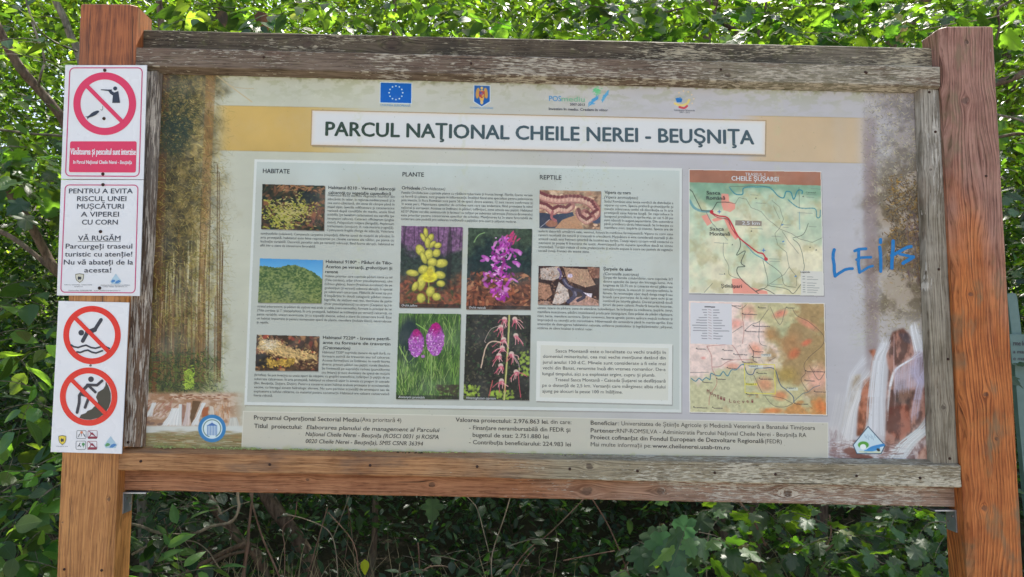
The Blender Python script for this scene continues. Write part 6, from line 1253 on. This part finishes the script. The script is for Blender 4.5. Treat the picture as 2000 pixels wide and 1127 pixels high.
def frames(pos, rng, n=10, length=.4, size=.08, nt=10, yaw=None, pitch=.35, **kw):
    """leaf frames for sprays rooted at pos"""
    T = [spray(rng, n, length, size, **kw) for _ in range(nt)]; N = len(pos); k = rng.integers(0, nt, N)
    yw = rng.uniform(0, 2*math.pi, N) if yaw is None else yaw+rng.normal(size=N)*.7
    Rm = rotz(yw)@roty(rng.normal(size=N)*pitch)*rng.uniform(.75, 1.2, N)[:, None, None]
    Ms = np.stack([t[0] for t in T])[k]; ps = np.stack([t[1] for t in T])[k]; tw = np.stack([t[2] for t in T])[k]
    M = Rm[:, None]@Ms; p = (Rm[:, None]@ps[..., None])[..., 0]+pos[:, None]; q = (Rm[:, None]@tw[..., None])[..., 0]+pos[:, None]
    return M.reshape(-1, 3, 3), p.reshape(-1, 3), q
def leaf_mass(name, M, p, shape, mat, parent=None, rng=None, kind='stuff'):
    V, T, U = SH[shape]; N = len(M); nv = len(V)
    W_ = np.einsum('nij,vj->nvi', M, V)+p[:, None]
    F_ = (T[None]+(np.arange(N)*nv)[:, None, None]).reshape(-1, 3)
    o = np_mesh(name, W_.reshape(-1, 3), F_, 3, mat, parent, uv=np.tile(U, (N, 1)), rnd=np.repeat((rng or RG).random(N), nv), smooth=(shape not in ('small', 'tiny')))
    if kind: o['kind'] = kind
    return o
def twig_mass(name, q, r, mat, parent=None):
    """thin three-sided twigs through the spray lines q (N, n, 3)"""
    N, n, _ = q.shape; a = np.array([0, 2.1, 4.2]); off = np.stack([np.zeros(3), np.cos(a), np.sin(a)], 1)
    rr = r*np.linspace(1, .4, n)
    W_ = q[:, :, None]+off[None, None]*rr[None, :, None, None]
    base = (np.arange(N)*n*3)[:, None, None, None]; i = np.arange(n-1)[None, :, None, None]; k = np.arange(3)[None, None, :, None]
    f = np.concatenate([base+i*3+k, base+i*3+(k+1) % 3, base+(i+1)*3+(k+1) % 3, base+(i+1)*3+k], -1).reshape(-1)
    o = np_mesh(name, W_.reshape(-1, 3), f, 4, mat, parent); o['kind'] = 'stuff'; return o
_lm = {}
def leaf_objects(parent, M, p, shape, mat, name='leaf'):
    V, T, U = SH[shape]; key = (shape, mat.name)
    if key not in _lm:
        me = bpy.data.meshes.new(name); me.from_pydata([tuple(v) for v in V], [], [tuple(int(i) for i in t) for t in T]); me.materials.append(mat)
        l = me.uv_layers.new(name='UVMap')
        for lp in me.loops: l.data[lp.index].uv = U[lp.vertex_index]
        me.polygons.foreach_set('use_smooth', [True]*len(me.polygons)); _lm[key] = me
    for m, q in zip(M, p):
        o = bpy.data.objects.new(name, _lm[key]); mm = Matrix(m.tolist()).to_4x4(); mm.translation = Vector(q.tolist()); o.matrix_world = mm; COL.objects.link(o); o.parent = parent
def visible(p, pad=30):
    D = p-CAM; z = D@FW; x = 1000+F*(D@RT)/z; y = 563.5-F*(D@UP)/z
    return x, y, (z > 0) & (x > -pad) & (x < 2000+pad) & (y > -pad) & (y < 1127+pad)
def shown(p):
    """not hidden by the board, seen from the photographer's spot (used only to choose which leaves become objects of their own)"""
    x, y, ok = visible(p, 5); return ok & ~((x > 150) & (x < 1940) & (y > 75+(x-270)*.022) & (y < 960+(x-230)*.02))
def limb(parent, pix, Y, r, mat, name='branch', seed=0, nseg=8, wob=0.0):
    """pix: (px, py[, Y]) path; r: radii in photo pixels at the given depth"""
    P, Rr = [], []
    r = r if hasattr(r, '__len__') else [r]*len(pix)
    for q, rr in zip(pix, r):
        y = q[2] if len(q) > 2 else Y; p = at(q[0], q[1], y); P.append(p); Rr.append(rr*(y-CAM[1])/F)
    return tube(name, P, Rr, mat, parent, nseg, wob, seed)

rv = np.random.default_rng(77)
def plant(name, label, cat, group=None, loc=(0, 0, 0)): return empty(name, label, cat, group)
# --- forked tree at the left: stems cross behind the post and the board
t1 = plant('tree', 'forked brown-barked tree leaning from behind the board up past the left edge', 'tree')
limb(t1, [(590, 1400, 1.5), (512, 1110, 1.4), (475, 1062, 1.35), (425, 1000, 1.3), (380, 940, 1.25), (300, 800, 1.2), (220, 650, 1.1), (120, 545, 1.05)], 1, [17, 11, 9.5, 8.5, 8.5, 9, 10, 10], B_BROWN, 'trunk', 1)
limb(t1, [(170, 590, 1.08), (108, 525, 1.0), (92, 500, 1.0), (64, 447, .95), (32, 396, .9), (0, 360, .85), (-60, 300, .8), (-200, 150, .7)], 1, [9.5, 9, 8.5, 8.5, 8, 7.5, 7, 5], B_BROWN, seed=2)
limb(t1, [(150, 570, 1.1), (108, 532, 1.08), (74, 502, 1.1), (41, 476, 1.15), (0, 452, 1.2), (-90, 420, 1.3)], 1, [6, 5.5, 5, 5, 5, 4], B_BROWN, seed=3)
limb(t1, [(300, 800, 1.2), (240, 520, 1.2), (170, 330, 1.15), (121, 231, 1.1), (72, 171, 1.05), (37, 129, 1.0), (0, 62, .95), (-60, -60, .9), (-120, -200, .8)], 1, [9, 9, 9.5, 9, 9, 9, 8.5, 8, 6], B_BROWN, seed=4)
limb(t1, [(74, 172, 1.05), (80, 145), (87, 122, 1.0), (84, 105), (70, 65), (58, 25), (47, -20), (30, -120)], .98, [3, 2.6, 2.4, 2.3, 2.2, 2.2, 2, 1.5], B_GREY, seed=5)
limb(t1, [(170, 275, 1.3), (125, 266, 1.2), (60, 261, 1.1), (0, 253, 1.0), (-80, 240, .9)], 1, [3, 2.8, 2.6, 2.6, 2], B_GREY, seed=6)
limb(t1, [(150, 100, 1.5), (120, 88, 1.4), (100, 78, 1.3), (78, 60), (60, 30)], 1.2, [2.5, 2.2, 2, 1.5, 1.2], B_GREY, seed=7)
t2 = plant('tree', 'slim grey tree stem bending just left of the left post top', 'tree')
limb(t2, [(300, 1500, 2.2), (260, 700, 2.1), (175, 200, 2.0), (152, 100, 2.0), (140, 75), (125, 35), (104, -8), (60, -120)], 2.0, [11, 9.5, 8.5, 7.5, 7.5, 7, 6.5, 5], B_GREY, 'trunk', 8)
t3 = plant('tree', 'slim straight tree passing behind the board, seen under and over it', 'tree')
limb(t3, [(715, 1330), (725, 1127), (730, 1070), (734, 975), (750, 500), (768, 72), (771, 20), (772, -60), (775, -300)], 1.9, [8.5, 7, 6.6, 6.2, 5, 4, 3.8, 3.6, 2.5], B_BROWN, 'trunk', 9)
t4 = plant('tree', 'thicker mossy trunk leaning right under the left part of the lower beam', 'tree')
limb(t4, [(660, 1300), (612, 1125), (595, 1075), (562, 1025), (522, 970), (430, 800), (350, 500), (320, 100), (300, -100)], 1.7, [17, 15, 14, 13.5, 13, 11, 9, 7, 5], B_BROWN, 'trunk', 10)
t5 = plant('tree', 'tree with curved forked branches above the right half of the top beam', 'tree')
limb(t5, [(1480, 1300), (1470, 900), (1460, 400), (1443, 90), (1425, 55), (1400, 32), (1385, 15), (1382, -20), (1370, -200)], 1.6, [12, 10, 8, 5.5, 5, 5, 5, 5, 4], B_BROWN, 'trunk', 11)
limb(t5, [(1402, 34), (1380, 22), (1350, 16), (1325, 18), (1290, 26)], 1.6, [3, 2.8, 2.5, 2.2, 1.5], B_BROWN, seed=12)
limb(t5, [(1470, 500, 1.7), (1480, 90), (1487, 50), (1494, 20), (1499, -20), (1510, -150)], 1.7, [5, 3.2, 3, 2.6, 2.4, 2], B_BROWN, seed=13)
t6 = plant('tree', 'stout shaded trunk leaning behind the right end of the top beam', 'tree')
limb(t6, [(1700, 1500), (1710, 900), (1730, 400), (1745, 90), (1768, 50), (1800, 8), (1830, -40), (1900, -200)], 2.6, [26, 24, 22, 17, 16, 15, 15, 12], B_BROWN, 'trunk', 14)
limb(t6, [(1800, 12, 2.6), (1782, 40), (1776, 60)], 2.4, [2, 1.6, 1.2], B_GREY, seed=15)
t7 = plant('tree', 'twin-stemmed tree over the top beam, right of its middle', 'tree')
limb(t7, [(1600, 1400), (1605, 700), (1608, 200), (1607, 85), (1612, 45), (1614, 0), (1617, -200)], 2.1, [14, 12, 9, 8, 7.5, 7, 6], B_BROWN, 'trunk', 16)
limb(t7, [(1613, 15), (1590, 14), (1640, 22), (1652, 30)], 2.05, [3, 2.6, 2.6, 2], B_BROWN, seed=17)
limb(t7, [(1430, 1400, 2.3), (1400, 700, 2.2), (1385, 200, 2.1), (1380, 85), (1386, 55), (1395, 20), (1410, -60)], 2.1, [12, 10, 8, 9, 7, 5, 4], B_BROWN, 'trunk', 18)
t8 = plant('tree', 'dark branch reaching in from the right edge beside the right post', 'tree')
limb(t8, [(2300, 1400, 2.0), (2250, 600, 1.9), (2140, 200, 1.7), (2040, 130), (2000, 143), (1970, 155), (1945, 163), (1900, 175)], 1.6, [22, 18, 12, 9, 8, 7.5, 7, 6], B_BROWN, 'trunk', 19)
limb(t8, [(2080, 300), (2010, 245), (1985, 232), (1948, 224), (1900, 210)], 1.5, [4, 3, 2.8, 2.5, 2], B_GREY, seed=20)
limb(t8, [(2060, 280), (2000, 262), (1960, 266), (1920, 275)], 1.9, [4, 3.4, 3, 2.5], B_BROWN, seed=21)
limb(t8, [(2050, -60), (1975, 0), (1950, 18), (1952, 50), (1946, 78)], 1.3, [3, 2.6, 2.4, 2.2, 2], B_BROWN, seed=22)
limb(t8, [(1952, 30), (1920, 38), (1870, 45), (1800, 58), (1774, 58)], 1.25, [1.3, 1.2, 1.1, 1, .8], B_DRY, seed=23)
# stems and branches under the board
sh = plant('shrub', 'bare pale branch arching under the left end of the lower beam', 'shrub')
limb(sh, [(180, 1010, .9), (265, 1025), (300, 1038), (340, 1045), (385, 1040), (412, 1028), (445, 1022), (460, 1010), (467, 987), (464, 960), (460, 800)], .75, [2.5, 2.6, 3, 3.2, 3, 2.8, 2.8, 2.8, 2.8, 3, 2.5], B_DRY, seed=24)
limb(sh, [(258, 1083), (285, 1068), (315, 1052)], .7, [2.4, 2.2, 1.5], B_DRY, seed=25)
limb(sh, [(479, 1062), (440, 1078), (405, 1096), (385, 1108), (350, 1130), (300, 1200)], .95, [5, 4.8, 4.6, 4.6, 5, 5], B_BROWN, seed=26)
limb(sh, [(486, 1075), (445, 1085), (410, 1104), (370, 1140)], 1.1, [3.2, 3, 3, 3], B_BROWN, seed=27)
limb(sh, [(472, 1180), (476, 1125), (483, 1065), (487, 1020), (493, 962), (500, 800)], .9, [4, 3.6, 3.6, 2.4, 2.2, 1.8], B_RED, seed=28)
limb(sh, [(560, 1180), (545, 1125), (515, 1057), (500, 1010), (489, 965), (470, 850)], .85, [2.2, 2, 1.9, 1.8, 1.7, 1.4], B_RED, seed=29)
limb(sh, [(412, 968), (428, 995), (433, 1005)], .9, [3, 2.6, 2], B_DRY, seed=30)
limb(sh, [(440, 1125), (424, 1103), (405, 1075), (380, 1058), (350, 1056)], .8, [1.6, 1.3, 1.1, 1, .8], B_DRY, seed=31)
limb(sh, [(425, 1007), (455, 990), (487, 980)], .8, [1, .9, .8], B_DRY, seed=32)
sh2 = plant('shrub', 'tangle of thin arching stems under the middle of the lower beam', 'shrub')
for k, (pp, rr) in enumerate([([(560, 1005), (600, 1015), (640, 1035), (655, 1070), (660, 1127)], 1.1), ([(580, 980), (575, 1010), (553, 1030), (556, 1070), (556, 1127)], 1.0), ([(820, 1127), (818, 1080), (816, 1060)], 1.3), ([(818, 1120), (838, 1108), (860, 1105), (878, 1108)], 1.3), ([(835, 1110), (842, 1104)], 1), ([(960, 1127), (962, 1080), (985, 1010), (1000, 960)], 1.2),
              ([(990, 1127), (1030, 1075), (1075, 1040), (1140, 975)], 1.2), ([(1010, 1127), (1020, 1100), (1045, 1070)], .9), ([(1150, 965), (1190, 1030), (1230, 1127)], 1.3), ([(1100, 1095), (1150, 1085), (1200, 1076)], 1.2), ([(900, 960), (930, 990), (945, 1040), (960, 1100)], .9), ([(1440, 975), (1470, 1015), (1495, 1065)], 2.2), ([(1620, 1005), (1622, 1050), (1600, 1085)], 1.7), ([(1640, 1040), (1625, 1065), (1600, 1086)], 1.5), ([(1600, 1086), (1612, 1127)], 1.2), ([(1380, 1127), (1385, 1040), (1420, 1000)], 1.3), ([(640, 990), (600, 1127)], 1), ([(700, 1127), (690, 1060), (640, 1000)], 1.0), ([(1210, 1127), (1240, 1080), (1270, 1060)], 1.0)]):
    limb(sh2, pp, rv.uniform(.5, .9), rr, B_DRY if k % 5 == 0 else B_RED, seed=40+k, nseg=5)
for k in range(12):
    x, y = rv.uniform(250, 1150), rv.uniform(1040, 1200); a = rv.normal()*.5-1.57; l = rv.uniform(40, 150)
    limb(sh2, [(x, y), (x+l*.5*math.cos(a)+rv.normal()*6, y+l*.5*math.sin(a)), (x+l*math.cos(a), y+l*math.sin(a))], rv.uniform(.55, 1.4), rv.uniform(.4, .8), B_RED if k % 2 else B_DRY, name='dry_stem', seed=80+k, nseg=4)

# --- near leaves, each one an object, rooted on twigs of the plants they belong to
def near(par, px, py, Y, sx, sy, sY, n, shape, mat, size, length=.3, nl=7, lim=300, tw=B_GREY, **kw):
    c = []
    for k in range(n):
        x, y, d = px+rv.uniform(-1, 1)*sx, py+rv.uniform(-1, 1)*sy, Y+rv.uniform(-1, 1)*sY; c.append(at(x, y, d))
    M, p, q = frames(np.array(c), rv, nl, length, size, 8, **kw)
    ok = p[:, 1] > .22; M, p = M[ok], p[ok]; q = q[q[..., 1].min(1) > .14]
    k = shown(p); m = np.flatnonzero(k)[:lim]; rest = np.setdiff1d(np.arange(len(p)), m)
    leaf_objects(par, M[m], p[m], shape, mat)
    if len(rest) > 6: leaf_mass('foliage', M[rest], p[rest], shape, mat, par, rv)
    twig_mass('twigs', q, .0018, tw, par)
bl = plant('bush', 'broad-leaved bush filling the left edge beside the lower sign', 'bush')
near(bl, 55, 760, .55, 90, 110, .35, 26, 'ovate', L_BROAD, .115, .30, 6, droop=.6, pitch=.5)
near(bl, 40, 640, .9, 110, 60, .3, 12, 'ovate', L_BROAD, .095, .30, 6, 70, droop=.5)
bl2 = plant('bush', 'low bush of small oval leaves in the bottom left corner', 'bush')
near(bl2, 45, 1010, .50, 80, 110, .28, 44, 'round', L_HERB, .072, .24, 7, droop=.35, pitch=.5)
bl3 = plant('tree_spray', 'drooping spray of large pointed leaves left of the middle sign', 'branch')
near(bl3, 50, 330, .7, 80, 50, .2, 18, 'maple', L_BROAD, .10, .28, 6, 110, droop=.7)
near(t1, 70, 110, .95, 110, 110, .35, 18, 'ovate', L_BROAD, .080, .30, 6, 120, droop=.4)
br = plant('bush', 'dense round-leaved bush under the left end of the lower beam', 'bush')
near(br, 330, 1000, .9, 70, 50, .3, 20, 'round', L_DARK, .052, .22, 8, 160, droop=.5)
br2 = plant('weed', 'bright green pointed weed at the foot of the left post', 'weed')
near(br2, 330, 1125, .6, 60, 14, .15, 12, 'narrow', L_HERB, .070, .14, 7, 90, droop=.1, pitch=.9)
ml = plant('maple_shrub', 'young maple with big lobed leaves under the beam, right of its middle', 'shrub')
near(ml, 1300, 1050, .55, 70, 60, .2, 9, 'maple', L_MAPLE, .105, .22, 5, 60, droop=.9, yaw=-1.4)
mr = plant('maple_shrub', 'dense maple shrub under the right end of the lower beam', 'shrub')
near(mr, 1660, 1060, .9, 230, 80, .4, 84, 'maple', L_MAPLE, .070, .28, 7, 300, droop=.6)
mc = plant('bush', 'dark undergrowth bush under the middle of the lower beam', 'bush')
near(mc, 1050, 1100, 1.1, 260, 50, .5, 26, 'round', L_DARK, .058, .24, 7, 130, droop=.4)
rr_ = plant('maple_shrub', 'leafy maple twigs in the gap right of the right post', 'shrub')
near(rr_, 1990, 380, 1.9, 60, 380, .6, 46, 'maple', L_MAPLE, .085, .32, 7, 200, droop=.5)
near(t7, 1600, 36, 1.3, 190, 36, .4, 24, 'maple', L_MAPLE, .085, .30, 7, 150, droop=.45)
near(t5, 1300, 38, 1.2, 280, 36, .4, 44, 'maple', L_MAPLE, .082, .30, 7, 280, droop=.45)
near(t3, 780, 28, 1.3, 330, 36, .4, 46, 'ovate', L_BROAD, .085, .30, 7, 280, droop=.45)
near(t4, 420, 30, 1.2, 150, 40, .3, 12, 'ovate', L_BROAD, .105, .30, 6, 90, droop=.6)
near(t6, 1830, 30, 1.6, 130, 50, .4, 16, 'maple', L_MAPLE, .085, .30, 7, 100, droop=.5)
# a few singular leaves: yellow, rusty and dry ones
def solo(par, px, py, Y, size, shape, col, d, nrm, name='leaf', trw=.5, label=None):
    m = leaf_mat('leaf_tint_%d_%d' % (px, py), col, col, tuple(min(1, c*2.6) for c in col), .5, trw); M = basis(np.array([d], float), np.array([nrm], float))*size
    V, T, U = SH[shape]; o = mesh(name, [tuple(M[0]@v+np.array(at(px, py, Y))) for v in V], [tuple(int(i) for i in t) for t in T], m, par, True, [tuple(u) for u in U])
    if label: o['label'] = label
solo(t4, 432, 20, 1.0, .075, 'ovate', (.09, .055, .02), (.3, -.2, -1), (.2, -1, .1), label='brown-tinted hanging leaf')
solo(t4, 505, 22, 1.0, .10, 'ovate', (.10, .045, .02), (.5, -.2, -1), (.3, -1, .2), label='rusty brown leaf over the top beam')
solo(t4, 588, 10, 1.0, .04, 'ovate', (.34, .36, .04), (1, -.2, .1), (.2, -1, .4), label='small yellow leaf'); solo(t4, 566, 30, 1.0, .045, 'round', (.40, .40, .04), (1, -.2, -.4), (.2, -1, .3))
solo(mr, 1552, 1025, .75, .085, 'maple', (.22, .36, .03), (.7, -.2, .7), (.1, -1, .2), label='bright yellow-green lobed leaf'); solo(sh2, 712, 1092, .8, .055, 'ovate', (.36, .40, .03), (.1, -.2, -1), (.3, -1, .2), label='small glowing yellow leaf')
for k, (x, y) in enumerate(((1752, 28), (1760, 40), (1745, 50), (1762, 62), (1752, 70), (1740, 38), (1770, 50))): solo(t6, x, y, 1.25, .05, 'narrow' if k % 2 else 'maple', (.36, .29, .14), (rv.normal()*.6, -.2, -1), (rv.normal()*.4, -1, .2), 'dry_leaf')
solo(bl2, 27, 1090, .2, .060, 'round', (.10, .20, .06), (-.1, -.2, -1), (.2, -1, .3)); solo(bl2, 30, 1028, .2, .075, 'round', (.16, .28, .05), (1, -.1, .25), (0, -.9, .5))
solo(ml, 1290, 1040, .45, .115, 'maple', (.045, .12, .05), (.05, -.3, -1), (.1, -1, .35), trw=.3); solo(ml, 1318, 1052, .42, .125, 'maple', (.045, .12, .05), (-.05, -.3, -1), (-.1, -1, .3), trw=.3)
solo(ml, 1325, 1012, .48, .10, 'maple', (.045, .12, .05), (.5, -.3, -.9), (.1, -1, .35), trw=.3); solo(ml, 1010-165, 975, .6, .08, 'maple', (.07, .18, .05), (0, -.3, -1), (0, -1, .3))

# --- the wood behind: canopy, undergrowth, far trees (masses nobody could count)
def box_pos(n, x, y, z, clump=None):
    p = np.stack([rv.uniform(*x, n), rv.uniform(*y, n), rv.uniform(*z, n)], 1)
    if clump:
        k = np.array([mnoise.noise(Vector((q*clump).tolist())) for q in p]); p = p[k > -.2+rv.normal(size=n)*.12]
    return p
def mass(name, label, pos, n, length, size, shape, mat, tw=None, **kw):
    M, p, q = frames(pos, rv, n, length, size, 12, **kw)
    o = leaf_mass(name, M, p, shape, mat, None, rv); o['label'] = label
    if tw: twig_mass('twigs', q[::2], .003, tw)
    return p
dist = lambda pos: pos[(pos[:, 2]-terrain_z(pos)) > .05]
def terrain_z(p): return np.where(p[:, 1] > 1.2, (p[:, 1]-1.2)*.10+np.maximum(0, p[:, 1]-9)*.25, 0)
pos = box_pos(5600, (-4.5, 4.5), (1.6, 5.0), (2.45, 5.4), 1.6)
mass('canopy_foliage', 'sunlit canopy leaves seen over the top beam', pos, 12, .42, .072, 'small', L_WOOD, pitch=.5)
pos = box_pos(14000, (-8, 8), (5.0, 9.5), (2.4, 8.5), .8)
mass('canopy_foliage', 'smaller canopy leaves deeper in the wood', pos, 13, .5, .085, 'tiny', L_WOOD, pitch=.5)
pos = box_pos(2000, (-5.5, 5.5), (.2, 8), (5.6, 8.5), .8)  # canopy layer added to cast shade on the wood below, mostly out of view
mass('canopy_foliage', 'high canopy leaves added overhead for shade', pos, 13, .6, .11, 'tiny', L_WOOD, pitch=.5)
pos = box_pos(2600, (-4.2, 4.2), (1.5, 5.5), (.75, 2.5), 1.2); 
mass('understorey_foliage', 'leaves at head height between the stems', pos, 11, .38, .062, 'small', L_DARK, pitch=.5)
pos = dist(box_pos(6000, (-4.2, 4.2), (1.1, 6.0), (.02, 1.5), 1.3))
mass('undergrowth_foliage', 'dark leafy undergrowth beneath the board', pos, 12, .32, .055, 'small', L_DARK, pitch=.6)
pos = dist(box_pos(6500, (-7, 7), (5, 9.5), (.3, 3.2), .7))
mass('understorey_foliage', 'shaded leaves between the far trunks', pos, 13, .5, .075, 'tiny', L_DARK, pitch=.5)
pos = box_pos(22000, (-13, 13), (9.5, 15), (.3, 12), .4)
mass('woodland_foliage', 'far wall of woodland leaves', pos, 13, .8, .165, 'tiny', L_WOOD, pitch=.5)
for sx in (-1, 1):
    pos = dist(box_pos(3200, (4.2, 12), (.9, 9.5), (.1, 6.5), .6)); pos[:, 0] *= sx
    mass('woodland_foliage', 'woodland leaves beyond the %s end of the board' % ('right' if sx > 0 else 'left'), pos, 13, .7, .13, 'tiny', L_WOOD, pitch=.5)
# far trunks
for k in range(14):
    x, y = rv.uniform(-9, 9), rv.uniform(6, 12); z0 = float(terrain_z(np.array([[x, y, 0]]))[0])-.2; r = rv.uniform(.05, .13); lean = rv.normal()*.5
    e = plant('tree', 'shaded trunk of the wood behind the board', 'tree', 'trees deep in the wood'); tube('trunk', [(x, y, z0), (x+lean*.3, y, z0+3), (x+lean, y+.2, z0+6.5), (x+lean*1.3, y+.3, z0+9)], [r*1.2, r, r*.8, r*.5], B_BROWN, e, 8, 0, k)
    e.location = (0, 0, 0)
# dry grass and stalks at the foot of the leaning trunk
V, Fc = [], []
for k in range(170):
    px = rv.choice([600, 700, 1000, 560, 450, 1500])+rv.normal()*60; p = Vector(at(px, 1160+rv.uniform(-20, 60), rv.uniform(.9, 1.6))); l = rv.uniform(.08, .28); d = Vector((rv.normal()*.5, rv.normal()*.3, 1)).normalized(); w = Vector((1, 0, 0))*.0014; o = len(V)
    bend = Vector((rv.normal()*.3, rv.normal()*.2, 0)); V += [p-w, p+w, p+d*l*.6+w*.7+bend*l*.2, p+d*l*.6-w*.7+bend*l*.2, p+d*l+bend*l*.7]; Fc += [(o, o+1, o+2, o+3), (o+3, o+2, o+4)]
gs = mesh('dry_grass', V, Fc, plain('straw', (.30, .25, .15), .8, .2, nz=.2, scale=5)); gs['kind'] = 'stuff'; gs['label'] = 'dry grass stalks at the foot of the trunks'
